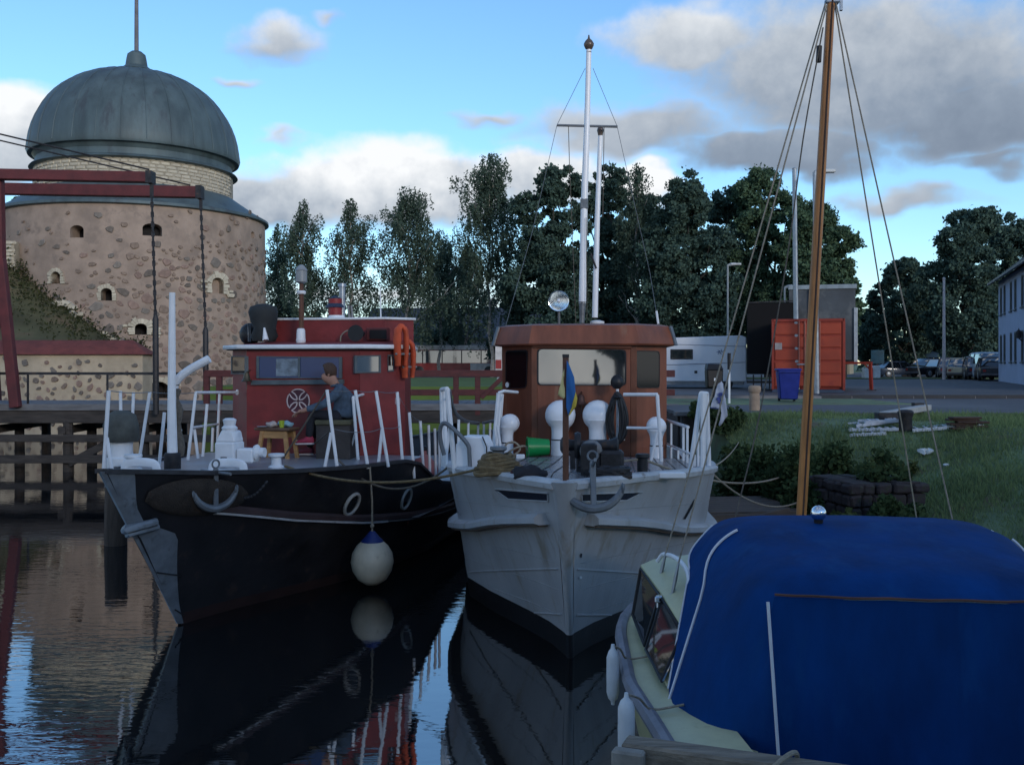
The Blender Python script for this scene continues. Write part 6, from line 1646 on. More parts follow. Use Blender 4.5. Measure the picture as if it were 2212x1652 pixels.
# orange container with panelled doors
ct0 = ground_pt(1668, 35.4, LZ); ct = empty('shipping_container', ct0, R(-17), 'orange-red shipping container with closed corrugated doors', 'container')
corange = M('container_orange', (.30, .045, .020), .6, var=.18, vs=1.2, bump=.15, patch=(.22, .03, .02), pa=.6, ps=1.6)
cdark = M('container_frame', (.24, .032, .018), .6, var=.2, vs=2)
MB().bx(0, 2.44, .05, 3.2, .12, 2.58).build('body', cdark, ct, .02)
for k in range(14):
    MB().bx(2.44, 2.475, .2 + k * .21, .31 + k * .21, .2, 2.5).build('side_rib', cdark, ct, .01)
for x0, x1 in ((.06, 1.20), (1.24, 2.36)):
    dr_ = MB().bx(x0, x1, -.02, .06, .2, 2.5).build('door', cdark, ct, .01)
    for k in range(5): MB().bx(x0 + .03, x1 - .03, -.05, .0, .22 + k * .456, .22 + k * .456 + .40).build('door_panel', corange, dr_, .03)
for x in (.92, 1.12, 1.42, 1.62): MB().tube([(x, -.085, .18), (x, -.085, 2.52)], .018, 8).build('lock_rod', M('rod_grey', (.24, .10, .08), .5, .3), ct)
for x in (1.0, 1.5): MB().bx(x - .16, x + .12, -.11, -.09, .98, 1.02).build('lock_handle', steel, ct)
MB().bx(0, 2.44, -.06, .05, 2.50, 2.60).build('header', cdark, ct, .01); MB().bx(-.02, .06, -.06, .05, .1, 2.6).build('corner_post', cdark, ct, .01); MB().bx(2.37, 2.46, -.06, .05, .1, 2.6).build('corner_post', cdark, ct, .01)
MB().bx(.1, .34, -.062, -.05, 1.52, 1.76).build('plate', M('plate_pale', (.30, .27, .27), .5), ct)
MB().bx(0, 2.44, -.04, 3.2, 0, .12).build('sill', M('sill_blue', (.04, .06, .10), .6, var=.3), ct, .01)
# dark curtain trailer behind
tr0 = ground_pt(1704, 39.5, LZ); tr_ = empty('curtain_trailer', tr0, R(-17), 'tall dark curtain-sided trailer standing behind the orange container', 'trailer')
MB().bx(0, 2.5, 0, 4.0, 1.15, 4.05).build('curtain', M('curtain_dark', (.055, .065, .075), .6, var=.3, vs=.8, bump=.2, patch=(.11, .12, .125), pa=.53, ps=.9), tr_, .02)
MB().bx(-.02, 2.55, -.06, 4.0, 3.95, 4.12).build('roof_rail', M('rail_pale', (.22, .27, .30), .5), tr_, .01)
MB().bx(2.44, 2.58, -.08, .06, .95, 3.2).build('rear_post', M('post_pale', (.38, .42, .45), .5), tr_, .01)
MB().bx(-.3, 2.5, -.03, 4.0, 1.0, 1.14).build('chassis', iron, tr_, .01)
MB().tube([(.85, -.08, 3.95), (.85, -.08, 2.3)], .06, 8).build('roof_strut', MATS['rail_pale'], tr_)
sg = MB().bar((2.1, -.3, 1.05), (3.1, -.5, 1.05), .09, .09).build('outrigger', cdark, tr_)
MB().bar((3.02, -.5, 1.05), (3.06, -.52, .02), .11, .11).build('support_leg', cdark, sg); MB().bar((2.8, -.45, 1.03), (3.05, -.5, .75), .05, .05).build('leg_brace', cdark, sg)
MB().box((3.06, -.52, .015), (.35, .3, .03)).build('foot_plate', iron, sg)
for y in (.6, 1.8): MB().lathe([(.45, -.14), (.5, -.1), (.5, .1), (.3, .14)], 20, (1.75, y, .5), Matrix.Rotation(R(90), 3, 'Y')).build('wheel', rubber, tr_)
# black box trailer
bt0 = ground_pt(1613, 38.2, LZ); bt_ = empty('black_trailer', bt0, R(-15), 'tall black box trailer between the motorhome and the orange container', 'trailer')
MB().bx(0, 1.9, 0, 3, .62, 3.35).build('box', M('black_box', (.006, .006, .007), .75, var=.3, vs=1, spec=.2), bt_, .03)
MB().bar((.0, -.02, 3.36), (1.7, -.02, 3.40), .04, .05).build('top_rail', iron, bt_)
for x in (.25, .55, .85): MB().bar((x, -.02, .02), (x, -.02, .6), .05, .05).build('leg', timber, bt_)
MB().bx(0, 1.2, -.03, 0, .28, .36).build('step_bar', timber, bt_)

# lamp posts and poles
def lamp_post(x, ytop, ybase_d, d, r, head, label, z=LZ, lean=0.0, mat=None, grp='lamp posts at the parking lot'):
    b = ground_pt(x, d, z); H = W(x, ytop, d).z - z; o = empty('lamp_post', b, 0, label, 'lamp post', grp)
    MB().tube([(0, 0, 0), (lean * .5, 0, H * .5), (lean, 0, H)], [r * 1.3, r * 1.05, r], 10).build('pole', mat or steel, o)
    if head:
        h = MB().tube([(lean, 0, H - .03), (lean + head * .4, 0, H + .02), (lean + head, 0, H + .05)], [r * .7, .06, .06], 8, flat=1.6).build('arm', mat or steel, o)
        MB().box((lean + head * 1.0, 0, H + .04), (abs(head) * 1.3, .22, .13)).build('lamp_head', M('lamp_head_pale', (.42, .45, .46), .5), h, .03)
    return o


lamp_post(1764, 372, 0, 34.2, .075, .42, 'tall galvanised lamp post in front of the orange container', lean=-.06)
pl = ground_pt(1722, 35.2, LZ); pol = empty('steel_pole', pl, 0, 'tall bare steel pole at the left edge of the orange container doors', 'pole')
Hh = W(1716, 366, 35.2).z - LZ; MB().tube([(0, 0, 0), (-.06, 0, Hh * .5), (-.10, 0, Hh)], [.095, .085, .075], 10).build('shaft', steel, pol); MB().lathe([(.08, 0), (.085, .03), (.03, .06)], 10, (-.10, 0, Hh)).build('cap', steel, pol)
pg = M('lamp_grey', (.26, .29, .30), .5, var=.15)
lamp_post(1572, 572, 0, 62, .055, .5, 'slim grey lamp post behind the white motorhome', mat=pg)
lamp_post(1695, 620, 0, 58, .05, .45, 'slim grey lamp post showing above the orange container', mat=pg)
fp = ground_pt(2039, 64, LZ); fpo = empty('flagpole', fp, 0, 'bare white flagpole by the parked cars', 'flagpole'); Hh = W(2039, 604, 64).z - LZ
MB().tube([(0, 0, 0), (0, 0, Hh)], [.11, .07], 10).build('shaft', M('pole_white', (.42, .38, .38), .5, var=.1), fpo); MB().ball((0, 0, Hh + .05), .1, 10).build('knob', MATS['pole_white'], fpo)

# bins, posts and bollards on the quay
bb = ground_pt(1702, 29.6, RZ); bo = empty('wheelie_bin', bb, R(-8), 'blue plastic wheelie bin in front of the orange container', 'bin')
bm_ = M('bin_blue', (.008, .022, .20), .45, var=.15, vs=4, bump=.05)
MB().loft([[Vector((x * .25, y * .27, .08)) for x, y in ((-1, -1), (1, -1), (1, 1), (-1, 1))], [Vector((x * .32, y * .36, .92)) for x, y in ((-1, -1), (1, -1), (1, 1), (-1, 1))]]).build('body', bm_, bo, .03)
MB().box((0, 0, .955), (.70, .76, .07)).build('lid', bm_, bo, .025); MB().box((0, -.37, .9), (.62, .05, .06)).build('rim', bm_, bo, .01)
for x in (-.22, .22): MB().lathe([(.09, -.03), (.1, 0), (.09, .03)], 14, (x, .3, .1), Matrix.Rotation(R(90), 3, 'Y')).build('wheel', rubber, bo)
MB().tube([(-.2, .4, .88), (.2, .4, .88)], .02, 6).build('handle', bm_, bo)
gl = ground_pt(1542, 29.5, RZ + .01); go = empty('litter_bin', gl, 0, 'black litter bin on a short post at the quay', 'bin')
MB().loft([[Vector((x * .22, y * .2, .42)) for x, y in ((-1, -1), (1, -1), (1, 1), (-1, 1))], [Vector((x * .24, y * .22, .95)) for x, y in ((-1, -1), (1, -1), (1, 1), (-1, 1))]]).build('body', rubber, go, .03)
MB().prism([(-.25, -.23, .94), (.25, -.23, .94), (.19, -.1, 1.12), (-.19, -.1, 1.12)], (0, .42, 0)).build('lid', rubber, go, .02); MB().tube([(0, 0, 0), (0, 0, .5)], .04, 8).build('post', iron, go)
MB().box((0, -.225, .66), (.08, .012, .08)).build('sticker', white, go)
mk = ground_pt(1575, 28.2, RZ + .015); mko = empty('marker_post', mk, 0, 'thin white marker post with a black top by the motorhome', 'post')
MB().tube([(0, 0, 0), (0, 0, .95)], .035, 8).build('shaft', white, mko); MB().tube([(0, 0, .95), (0, 0, 1.42)], .05, 8).build('top', rubber, mko)
bs_ = ground_pt(1630, 24.2, RZ); bso = empty('mooring_bollard', bs_, 0, 'pale wooden mooring bollard at the edge of the quay', 'bollard')
MB().lathe([(.13, 0), (.13, .3), (.12, .42), (.15, .46), (.155, .56), (.13, .60), (.02, .61)], 16).build('post', M('bollard_pale', (.34, .25, .18), .8, var=.2, vs=5, bump=.4), bso)
gb = Wz(1956, 942, 1.62); gb.z = bank_z(gb.x, gb.y) - .02; gbo = empty('iron_bollard', gb, .4, 'dark cast iron bollard among the white timber frames on the grass', 'bollard')
MB().lathe([(.12, 0), (.12, .25), (.14, .3), (.15, .36), (.11, .40), (.02, .41)], 16).build('post', iron, gbo)

# stacked timber and frames lying on the grass
def on_bank(x, y):
    d = 20.0
    for _ in range(40):
        p = W(x, y, d); z = bank_z(p.x, p.y) if p.y < 22.9 else RZ
        d += (p.z - z) * 4.0; d = max(8, min(30, d))
    p = W(x, y, d); p.z = bank_z(p.x, p.y); return p
def cG(x, y): return ((2100 + x / 4.465) / 1.1718, (980 + y / 4.465) / 1.1718)
fw_ = M('frame_white', (.50, .53, .58), .6, var=.15, vs=6, patch=(.25, .22, .2), pa=.62, ps=6)
fr_n = 0
def ladder(a, b, wid, label, n=7, z0=.05, z1=.05):
    a = on_bank(*cG(*a)); b = on_bank(*cG(*b)); o = empty('timber_frame', a, 0, label, 'timber frame', 'white timber frames lying on the grass'); v = b - a; v.z += z1 - z0
    s_ = Vector((0, 1, 0)) * wid
    for k in (0, 1): MB().bar(s_ * k + Vector((0, 0, z0)), v + s_ * k + Vector((0, 0, z0)), .045, .06).build('rail', fw_, o, .005)
    for k in range(n): p = v * ((k + .5) / n); MB().bar(p + Vector((0, -.02, z0 + .02)), p + s_ + Vector((.12, .02, z0 + .02)), .04, .04).build('rung', fw_, o, .004)
ladder((215, 512), (780, 505), .55, 'white ladder-like timber frame lying lowest beside the iron bollard', 7)
ladder((225, 565), (640, 540), .35, 'white timber frame lying in the grass in front of the ladder-like frame', 4, .03, .03)
ladder((300, 490), (760, 440), .5, 'white timber frame lying askew across the ladder-like frame', 6, .09, .1)
ladder((400, 470), (800, 455), .4, 'white timber frame lying on top of the ladder-like frame', 4, .13, .13)
ladder((935, 520), (1480, 478), .45, 'long pale blue-white timber frame reaching from the iron bollard to the plank stack', 5)
a, b = on_bank(*cG(615, 400)), on_bank(*cG(1100, 330)); o = empty('box_beam', a, 0, 'grey-white boxed timber beam propped behind the iron bollard', 'beam'); v = b - a
MB().bar(Vector((0, 0, .15)), v + Vector((0, 0, .20)), .2, .12).build('beam', M('beam_pale', (.36, .36, .35), .7, var=.15, vs=5), o, .01); MB().bar(Vector((.1, .0, .0)), Vector((.1, 0, .2)), .5, .25, (0, 1, 0)).build('block', iron, o, .01); MB().bar(v + Vector((-.2, 0, -.02)), v + Vector((-.2, 0, .3)), .2, .2, (0, 1, 0)).build('block', iron, o)
sp_ = on_bank(*cG(1560, 460))
for k in range(6):
    o = MB().bx(-.28, .28, -.1, .1, 0, .036).build('old_plank', M('plank_brown', (.06, .035, .026), .8, var=.35, vs=4, bump=.4), None, .008)
    o.location = sp_ + Vector((random.uniform(-.08, .08), random.uniform(-.05, .05), -.02 + k * .038)); o.rotation_euler = (0, 0, random.uniform(-.2, .2)); tag(o, 'dark brown plank in the small stack beside the pale blue-white frame', 'plank', 'stacked dark planks')
def litter(x, y, s_, label, n):
    p = on_bank(*cG(x, y)); g_ = random.Random(n); m = MB().ball((0, 0, s_ * .25), s_, 14, (1.2, .7, .3)).xf(lambda q: q + Vector((math.sin(q.y * 50 + n) * s_ * .35, math.sin(q.x * 45) * s_ * .35, abs(math.sin(q.x * 60 / (s_ * 9) + q.y * 33 + n)) * s_ * .7)))
    o = m.build('litter', M('litter_white', (.55, .62, .66), .6), None, smooth=40); o.location = p; tag(o, label, 'litter')
litter(1075, 845, .11, 'crumpled white plastic sheet on the grass', 1); litter(1310, 900, .05, 'small white paper scrap on the grass', 2); litter(1685, 455, .07, 'white plastic scrap beside the stack of dark planks', 3)

# old stone block at the water's edge
bk0 = on_bank(1905, 1075); sbx = empty('stone_abutment', (5.02, 14.7, 0), R(12), 'low dark abutment of old brown stones at the water edge', 'abutment')
ab_m = M('abutment_dark', (.03, .024, .026), .95, var=.5, vs=4, bump=.9, bs=14, patch=(.03, .04, .02), pa=.56, ps=5)
MB().bx(.06, 1.12, .06, 1.2, -.5, 1.16).build('core', M('abutment_core', (.02, .018, .018), .95), sbx)
z_ = -.15
while z_ < 1.15:
    hh_ = random.uniform(.12, .2)
    for face_ in (0, 1):
        x = random.uniform(-.05, .02)
        while x < 1.1:
            w_ = random.uniform(.16, .38); c_ = x + w_ / 2; pr = random.uniform(-.02, .03)
            o = MB().box((0, 0, 0), (w_ * .95, .2, hh_ * .93)).xf(lambda q: q + Vector((random.uniform(-.018, .018), random.uniform(-.015, .015), random.uniform(-.014, .014)))).build('stone', ab_m, sbx, .028)
            o.location = (c_, .08 - pr, z_ + hh_ / 2) if face_ == 0 else (.08 - pr, c_, z_ + hh_ / 2); o.rotation_euler = (random.uniform(-.05, .05), random.uniform(-.06, .06), (0 if face_ == 0 else R(90)) + random.uniform(-.06, .06)); x += w_
    z_ += hh_
for k in range(9):
    o = MB().box((0, 0, 0), (random.uniform(.3, .42), random.uniform(.3, .42), .09)).xf(lambda q: q + Vector((random.uniform(-.04, .04), random.uniform(-.04, .04), random.uniform(-.015, .015)))).build('cap_stone', ab_m, sbx, .02)
    o.location = (.2 + (k % 3) * .37, .22 + (k // 3) * .38, 1.18 + random.uniform(-.02, .02)); o.rotation_euler = (0, 0, random.uniform(-.3, .3))

# old landing stage behind the boat
ls = empty('landing_stage', (3.55, 15.4, 0), R(6), 'broken grey wooden landing stage between the boat and the bushes', 'landing stage')
for k in range(8): MB().bx(-.9, 1.0, k * .22, k * .22 + .2, .66 + random.uniform(-.01, .01), .71).build('plank', M('stage_wood', (.085, .07, .06), .85, var=.3, vs=4, bump=.5, stretch=(.6, 4, 4)), ls, .008)
MB().bar((-.85, -.05, .35), (.75, -.05, .72), .08, .12).build('brace', MATS['stage_wood'], ls, .01); MB().bar((-.9, -.06, .62), (1.0, -.06, .60), .07, .14).build('edge_beam', MATS['stage_wood'], ls, .01)
for x in (-.7, .8):
    for y in (.1, 1.5): MB().tube([(x, y, -.8), (x, y, .68)], .08, 8).build('pile', timber, ls)

# mooring pile at the left
mp = W(250, 1176, 16.5); mp.z = 0; mpo = empty('mooring_pile', mp, 0, 'thick brown mooring pile standing in the moat before the bridge', 'pile')
MB().tube([(0, 0, -1), (0, 0, .4), (.01, 0, .98)], [.19, .18, .175], 14).build('shaft', M('pile_brown', (.075, .055, .042), .85, var=.4, vs=4, bump=.7, stretch=(3, 3, .5)), mpo); MB().lathe([(.18, .96), (.17, 1.0), (.02, 1.02)], 14).build('cap', timber_grey, mpo)

# bushes on the bank
bush_leaf = foliage('bush_leaves', (.055, .09, .045), .3); bush_pale = foliage('pale_leaves', (.075, .10, .045), .35)
def bush(x, y, w, h, label, seed, leaf, n=3500, size=.05):
    g_ = np.random.default_rng(seed); o = empty('bush', (x, y, bank_z(x, y) - .05), 0, label, 'bush', 'bushes on the bank'); P = []; st = MB()
    for k in range(26):
        a = g_.uniform(0, 6.28); r = w * math.sqrt(g_.uniform(0, 1)) * .75; c = np.array((math.cos(a) * r, math.sin(a) * r * .7, h * g_.uniform(.1, 1.0) ** 1.2 * (1 - .55 * r / w)))
        limb(st, (0, 0, 0), c, .015, .005, .05, g_, 4)
        m = int(n / 26); v = g_.normal(size=(m, 3)); v /= np.linalg.norm(v, axis=1)[:, None]; v *= (w * g_.uniform(.16, .34) * g_.uniform(.3, 1.25, m))[:, None]; P.append(v + c)
    st.build('stems', bark, o); P = np.concatenate(P); P[:, 2] = np.maximum(P[:, 2], .03); quads('foliage', P, size, leaf, o, droop=.2, aspect=1.3, seed=seed)
bush(5.25, 16.9, 1.05, 1.4, 'tall dark bush behind the varnished mast at the water edge', 61, bush_leaf, 6500)
bush(4.62, 18.4, .95, 1.0, 'dark bush beside the quay wall next to the landing stage', 62, bush_leaf, 5500)
bush(5.45, 14.3, .5, .85, 'dark bush growing beside the stone abutment', 63, bush_leaf, 5000)
bush(4.5, 21.2, .5, .4, 'low bush at the foot of the quay wall', 64, bush_leaf, 3500)
bush(4.78, 14.1, .45, .7, 'yellowish leafy bush in front of the stone abutment', 65, bush_pale, 2200, .07)
bush(6.55, 17.3, .55, .55, 'pale flowering plant at the top of the bank', 66, bush_pale, 1600, .05)
bush(5.6, 18.6, .6, .4, 'low spreading bush between the tall bush and the grass', 67, bush_leaf, 3800)
bush(4.95, 15.9, .7, 1.0, 'leafy bush between the stone abutment and the tall dark bush', 68, bush_leaf, 3600)
bush(5.75, 15.2, .5, 1.45, 'weedy bush overgrowing the top of the stone abutment', 69, bush_leaf, 2600)
for k in range(7): bush(4.3 + k * .14 + random.uniform(-.1, .1), 22.3 - k * 1.35, .45, .5, 'small clump of weeds along the waterline', 70 + k, bush_leaf, 900, .05)

# grass blades on the bank, one mass
g = np.random.default_rng(5); NB = 90000
y = 9 + 13.8 * g.random(NB) ** .9; x = np.array([shore(v) for v in y]) + .1 + (g.random(NB) ** 1.2) * np.maximum(3, y * .58 - np.array([shore(v) for v in y]))
keep = np.sin(x * 1.3 + 2 * np.sin(y * .7)) + np.sin(y * 1.9 + x * .6) + g.normal(0, .7, NB) > -1.0
x, y = x[keep], y[keep]; NB = len(x)
z = np.array([bank_z(a, b) for a, b in zip(x, y)]); h = g.uniform(.02, .10, NB) * (1.1 + .9 * np.sin(x * 2.1 + np.sin(y * 1.1)) * np.sin(y * 1.7)) + .09 * (g.random(NB) < .04); a = g.uniform(0, 6.28, NB); w = .006 + .004 * g.random(NB)
lx, ly = g.normal(0, .45, NB) * h, g.normal(0, .45, NB) * h
v = np.stack([np.stack([x - np.cos(a) * w, y - np.sin(a) * w, z - .01], 1), np.stack([x + np.cos(a) * w, y + np.sin(a) * w, z - .01], 1), np.stack([x + lx, y + ly, z + h], 1)], 1).reshape(-1, 3)
me = bpy.data.meshes.new('bank_grass'); me.vertices.add(3 * NB); me.vertices.foreach_set('co', v.ravel()); me.loops.add(3 * NB); me.loops.foreach_set('vertex_index', np.arange(3 * NB, dtype=np.int32))
me.polygons.add(NB); me.polygons.foreach_set('loop_start', np.arange(0, 3 * NB, 3, dtype=np.int32)); me.polygons.foreach_set('loop_total', np.full(NB, 3, dtype=np.int32)); me.update(calc_edges=True)
me.materials.append(foliage('grass_blades', (.165, .235, .115), .3)); o = bpy.data.objects.new('bank_grass', me); COL.objects.link(o); tag(o, 'short green grass covering the sloping bank', 'grass', kind='stuff')

# ------------------------------------------------------------------ parked cars
def car(x, d, rz, L_, w, h, col, label, boxy=0.0, z=LZ):
    o = empty('parked_car', ground_pt(x, d, z), rz, label, 'car', 'cars parked by the pale blue house')
    pm = M('car_' + '_'.join('%03d' % int(c * 1000) for c in col), col, .3, .2, var=.08, vs=2, bump=0, coat=.6); hw = w / 2
    def ring(xx, z0, z1, ww): return [Vector((xx, -ww * .92, z0)), Vector((xx, -ww, z0 + (z1 - z0) * .35)), Vector((xx, -ww * .96, z1 - .03)), Vector((xx, -ww * .85, z1)), Vector((xx, ww * .85, z1)), Vector((xx, ww * .96, z1 - .03)), Vector((xx, ww, z0 + (z1 - z0) * .35)), Vector((xx, ww * .92, z0))]
    b = h * .58; l2 = L_ / 2
    MB().loft([ring(-l2, .32, b * .82, hw * .85), ring(-l2 + .12, .22, b * .93, hw * .95), ring(-l2 * .45, .2, b * .98, hw), ring(l2 * .6, .2, b, hw), ring(l2 - .15, .22, b * (.96 + .04 * boxy), hw * .95), ring(l2, .32, b * .9, hw * .88)]).build('body', pm, o, smooth=40)
    c0, c1, r0, r1 = -l2 * .48, l2 * (.80 + .15 * boxy), -l2 * (.10 + .12 * boxy), l2 * (.52 + .3 * boxy)
    def cab(k, ww): return [Vector((c0 + (r0 - c0) * k, -ww, b - .02 + (h - b) * k)), Vector((c1 + (r1 - c1) * k, -ww, b - .02 + (h - b) * k)), Vector((c1 + (r1 - c1) * k, ww, b - .02 + (h - b) * k)), Vector((c0 + (r0 - c0) * k, ww, b - .02 + (h - b) * k))]
    MB().loft([cab(0, hw * .9), cab(.88, hw * .76)]).build('window_band', pane, o, .02); MB().loft([cab(.86, hw * .79), cab(.97, hw * .74), cab(1, hw * .66)]).build('roof', pm, o, .02)
    for f in (0, .42, 1):
        for s_ in (-1, 1):
            p0, p1 = cab(0, hw * .905), cab(.9, hw * .77); i, j = (0, 1) if s_ < 0 else (3, 2)
            MB().bar(p0[i].lerp(p0[j], f), p1[i].lerp(p1[j], f), .06, .05, (0, 1, 0)).build('pillar', pm, o)
    for xx in (-l2 * .62, l2 * .62):
        for s_ in (-1, 1):
            wh_ = MB().lathe([(.2, -.09), (.29, -.09), (.31, -.06), (.31, .06), (.29, .09), (.2, .09)], 18, (xx, s_ * (hw - .08), .31), Matrix.Rotation(R(90), 3, 'X')).build('wheel', rubber, o)
            MB().lathe([(.0, -.1), (.17, -.1), (.2, -.085), (.2, .085), (.17, .1), (.0, .1)], 14, (xx, s_ * (hw - .08), .31), Matrix.Rotation(R(90), 3, 'X')).build('hub_cap', steel, wh_)
    for s_ in (-1, 1):
        MB().ball((-l2 + .03, s_ * hw * .62, b * .68), .10, 10, (.5, 1, .9)).build('headlight', white_clean, o); MB().box((l2 - .02, s_ * hw * .68, b * .72), (.06, .2, .16)).build('tail_light', M('tail_red', (.25, .01, .01), .3), o, .02)
    for xx in (-l2, l2): MB().box((xx, 0, .38), (.08, w * .9, .12)).build('bumper', M('bumper_grey', (.10, .10, .11), .5), o, .02)


car(2022, 73, R(200), 4.3, 1.7, 1.42, (.012, .013, .018), 'dark sedan at the far end of the row by the flagpole')
car(2050, 70, R(250), 3.9, 1.6, 1.45, (.08, .07, .085), 'grey-purple car parked between the dark sedan and the cream car')
car(2080, 66, R(235), 3.3, 1.45, 1.42, (.42, .38, .27), 'small cream car with round wheels beside the pale blue house', .5)
car(2106, 64.5, R(255), 4.2, 1.7, 1.5, (.028, .03, .045), 'dark car right beside the small cream car', .2)
car(2126, 63, R(260), 4.3, 1.75, 1.75, (.40, .52, .62), 'pale blue-white high-roofed car close to the house wall', .9)
car(2142, 60, R(250), 4.0, 1.7, 1.45, (.02, .022, .026), 'black hatchback parked in front of the pale blue-white car', .5)
car(1942, 88, R(185), 4.3, 1.7, 1.42, (.03, .05, .085), 'dark blue car parked alone under the trees', 0, 1.8)
# blue parasol and white boxes
pr = ground_pt(2012, 92, 1.8); po = empty('parasol', pr, 0, 'blue parasol under the trees behind the parked cars', 'parasol'); MB().tube([(0, 0, 0), (0, 0, 2.3)], .03, 8).build('pole', steel, po)
MB().lathe([(1.5, 1.75), (1.48, 1.78), (.8, 2.1), (.05, 2.35)], 8).build('canopy', M('parasol_blue', (.03, .07, .12), .8), po, smooth=20)
for k, (x, s_) in enumerate(((1874, .8), (1887, 1.0))):
    o = MB().box((0, 0, s_ * .42), (.72 * s_, .6, .84 * s_)).build('white_crate', M('crate_white', (.55, .56, .56), .5), None, .02); o.location = ground_pt(x, 67, 2.02); tag(o, ('smaller' if k == 0 else 'larger') + ' of two white boxes standing on the grass verge', 'box')
sgn = ground_pt(1895, 72, 1.97); so_ = empty('information_board', sgn, 0, 'small green-blue information board on a post at the lot edge', 'board'); MB().bar((0, 0, 0), (0, 0, 1.6), .09, .09).build('post', wood_brown, so_); MB().box((0, -.06, 1.5), (.95, .05, 1.0)).build('panel', M('board_teal', (.03, .09, .11), .5, var=.3, vs=4), so_, .01)

# ------------------------------------------------------------------ buildings
def build_house(name, label, p, q, depth, z0, eave, ridge, wallm, roofm, cols, rows, ww, wh__, over=.45, framem=None):
    """front wall from p to q (plan points), windows in rows"""
    p = Vector((*p, 0)); q = Vector((*q, 0)); a = math.atan2(q.y - p.y, q.x - p.x); L_ = (q - p).length
    o = empty(name, (p.x, p.y, z0), a, label, 'house'); he = eave - z0; hr = ridge - z0
    w_ = MB().prism([(0, 0, -.3), (0, depth, -.3), (0, depth, he), (0, depth / 2, hr - .1), (0, 0, he)], (L_, 0, 0)).build('wall', wallm, o)
    rf = MB().prism([(-over, -over, he - .18), (-over, depth / 2, hr), (-over, depth + over, he - .18), (-over, depth + over, he - .02), (-over, depth / 2, hr + .2), (-over, -over, he - .02)], (L_ + 2 * over, 0, 0)).build('roof', roofm, o)
    MB().bar((-over, -over - .06, he - .12), (L_ + over, -over - .06, he - .12), .12, .12).build('gutter', M('gutter_grey', (.12, .12, .13), .5), rf)
    for x in cols:
        for z in rows:
            f = MB().loft([[Vector((x + sx * ww / 2 * k, -.03, z + sz * wh__ / 2 + wh__ * .0 * k)) for sx, sz in ((-1, -1), (1, -1), (1, 1), (-1, 1))] for k in (1.0,)] + [[Vector((x + sx * (ww / 2 - .08), -.03, z + sz * (wh__ / 2 - .08))) for sx, sz in ((-1, -1), (1, -1), (1, 1), (-1, 1))], [Vector((x + sx * (ww / 2 - .08), .03, z + sz * (wh__ / 2 - .08))) for sx, sz in ((-1, -1), (1, -1), (1, 1), (-1, 1))]], True, False).build('window', framem or frame_grey, w_)
            MB().bx(x - ww / 2 + .06, x + ww / 2 - .06, -.012, -.004, z - wh__ / 2 + .06, z + wh__ / 2 - .06).build('pane', pane, f); MB().bar((x, -.025, z - wh__ / 2), (x, -.025, z + wh__ / 2), .04, .05).build('glazing_bar', framem or frame_grey, f)
            MB().bx(x - ww / 2 - .05, x + ww / 2 + .05, -.09, .0, z - wh__ / 2 - .08, z - wh__ / 2).build('sill', framem or frame_grey, f)
    return o


hw_m = M('house_blue', (.36, .43, .56), .85, var=.07, vs=1, bump=.2, bs=12); rf_dark = M('roof_dark', (.045, .04, .042), .8, var=.25, vs=2, bump=.5)
h1 = build_house('pale_blue_house', 'pale blue plastered house with narrow dark windows and a dark roof', (28.35, 58), (20.6, 36.5), 9, 1.95, 7.75, 11.5, hw_m, rf_dark, [1.3, 2.9, 5.6, 7.3, 9.8, 12.2], [1.9, 4.6], .75, 1.55)
lanp = W(2203, 722, 48.6); lt = empty('wall_lantern', lanp, 0, 'lit wall lantern on the pale blue house', 'lantern'); lt.location = Vector((lanp.x - .05, lanp.y, lanp.z))
MB().lathe([(.08, -.2), (.12, -.18), (.14, .1), (.12, .1), (.1, -.16)], 8).build('housing', iron, lt); MB().lathe([(.16, .1), (.02, .24), (.02, .3)], 8).build('hood', iron, lt); MB().ball((0, 0, -.04), .085, 10).build('bulb', emit('lamp_glow', (1, .55, .2), 4), lt); MB().tube([(0, 0, -.2), (.2, .0, -.35), (.6, .05, -.3)], .03, 6).build('bracket', iron, lt)
build_house('cream_house', 'distant cream house with a brown roof beside the dark trailer', (40.5, 118), (33.5, 121), 6, 1.8, 7.2, 9.2, M('house_cream', (.30, .27, .19), .85), M('roof_brown', (.07, .05, .04), .8), [1.2, 3.4, 5.6], [1.5, 3.9], .9, 1.3).rotation_euler.z += math.pi * 0
build_house('grey_house', 'long pale grey house behind the bus and the birches', (-17, 116), (4, 114), 9, 1.8, 6.0, 9.5, M('house_grey', (.27, .29, .31), .85, var=.08), M('roof_slate', (.055, .065, .08), .7, var=.2, vs=2), [2, 5, 8, 11, 14, 17.5], [1.9], 1.1, 1.3)
# unseen building, quay and tree added behind the camera for shade and reflections
build_house('shade_building', 'unseen long pale building added behind the camera to shade the boats', (62, -19), (3, -19), 12, 1.2, 8.4, 12, M('shade_building_wall', (.60, .62, .64), .9, var=.15, vs=.4), rf_dark, [4 + 4.4 * k for k in range(13)], [2.4, 5.6], 1.4, 2.0)
MB().bx(-60, 90, -60, -8, -1, 1.15).build('added_quay', concrete, kind='structure')  # unseen quay added under the building and the tree
leafy(1106 - 2.2 / 16 * F, 300, 230, 700, 16, 'unseen tree added for the wheelhouse window to reflect', 31, n=5000, group=None).location = (-1.6, -17, 1.1)  # tree added out of view for the window reflection
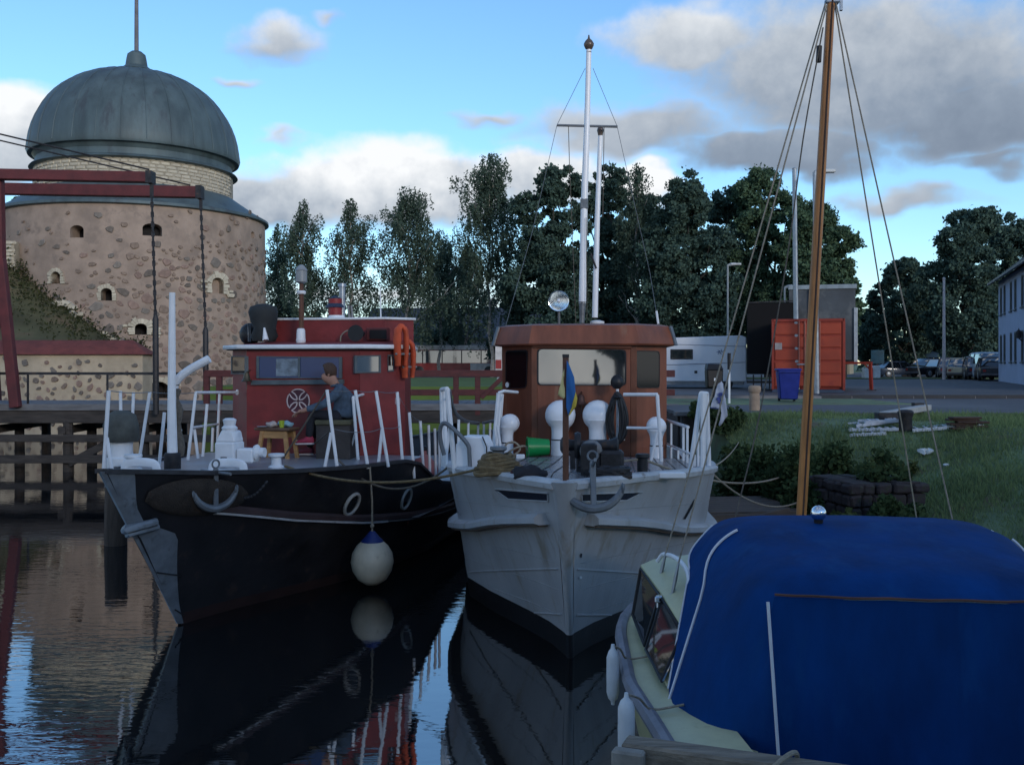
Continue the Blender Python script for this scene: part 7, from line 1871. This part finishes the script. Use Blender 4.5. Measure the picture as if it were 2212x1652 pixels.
# bus
bu = empty('bus', ground_pt(985, 97, 1.8), R(0), 'red and white bus standing behind the birch trunks', 'bus'); bw_ = M('bus_white', (.5, .5, .5), .4, coat=.3); br_ = M('bus_red', (.30, .025, .025), .4, coat=.3)
MB().bx(-5.6, 5.6, 0, 2.5, .3, 2.95).build('body', br_, bu, .08); MB().bx(-5.5, 5.5, -.02, .02, 1.25, 2.45).build('window_band', pane, bu); MB().bx(-5.6, 5.62, -.03, .5, 2.5, 2.97).build('roof_band', bw_, bu, .04); MB().bx(1.4, 5.63, -.035, .3, .32, 1.2).build('white_panel', bw_, bu, .02)
for x in (-3.6, 3.2): MB().lathe([(.42, -.12), (.48, -.08), (.48, .08), (.3, .12)], 18, (x, .05, .48), Matrix.Rotation(R(90), 3, 'X')).build('wheel', rubber, bu)
for k in range(6): MB().bx(-5.2 + k * 1.9, -5.1 + k * 1.9, -.035, -.02, 1.25, 2.45).build('pillar', rubber, bu)
# advertising column seen beside the varnished wheelhouse
ac = empty('advert_post', ground_pt(1077, 62, 1.95), 0, 'slim white and red advertising post beside the varnished wheelhouse', 'sign'); MB().box((0, 0, 1.5), (.42, .3, 1.9)).build('panel', M('advert_white', (.5, .48, .48), .5), ac, .02); MB().box((0, -.16, 1.0), (.36, .02, .55)).build('red_panel', br_, ac); MB().box((0, 0, .3), (.2, .2, .6)).build('foot', steel, ac)

# ------------------------------------------------------------------ mooring ropes
def rope(a, b, drop, r, mat, label, group=None):
    o = MB().tube(sag(a, b, drop, 18), r, 6).build('mooring_rope', mat); tag(o, label, 'rope', group)
rp1 = FR.m @ dk(1180, 470, 1.72) + FR.o
wl0 = FW.m @ (bd2 + Vector((0, 0, .12))) + FW.o
rope(rp1, wl0, .20, .016, rope_tan, 'tan mooring rope stretched from the black hull to the coiled rope')
rope(rp1 + Vector((.5, .9, 0)), FW.m @ HW.at(3.0, 1.72, -1) + FW.o, .33, .014, rope_dk, 'slack dark rope hanging between the two hulls under the stretched tan rope')
bw_w = FW.m @ (bd + Vector((0, 0, .2))) + FW.o
hdw = FW.m @ hd + FW.o
rope(hdw + Vector((0, 0, -.09)), bw_w, .02, .013, rope_m, 'pale rope from the bow roller to the black bollard')
rope(bw_w, (5.0, 17.8, 1.05), .22, .014, rope_m, 'pale mooring rope from the black bollard to the bank')
rope(FW.m @ HW.at(4.0, 1.55, 1) + FW.o, (5.1, 16.6, .9), .35, .012, rope_m, 'slack pale rope from the hull side to the bank')
rope(FW.m @ HW.at(3.6, 1.72, 1) + FW.o, (4.6, 20.2, 1.4), .05, .010, rope_m, 'thin tight rope from the gate posts to the quay')
st0 = FR.m @ rt[0][1] + FR.o
rope(st0, FR.m @ dk(1170, 420, 1.7) + FR.o, .0, .012, rope_dk, 'dark rope running from a white stanchion down to the fore deck')
rope(FR.m @ rt[0][0].lerp(rt[0][1], .5) + FR.o, FR.m @ dk(1300, 370, 1.66) + FR.o, .02, .011, red_dark if False else rope_dk, 'short dark rope from a white stanchion towards the red shoes')
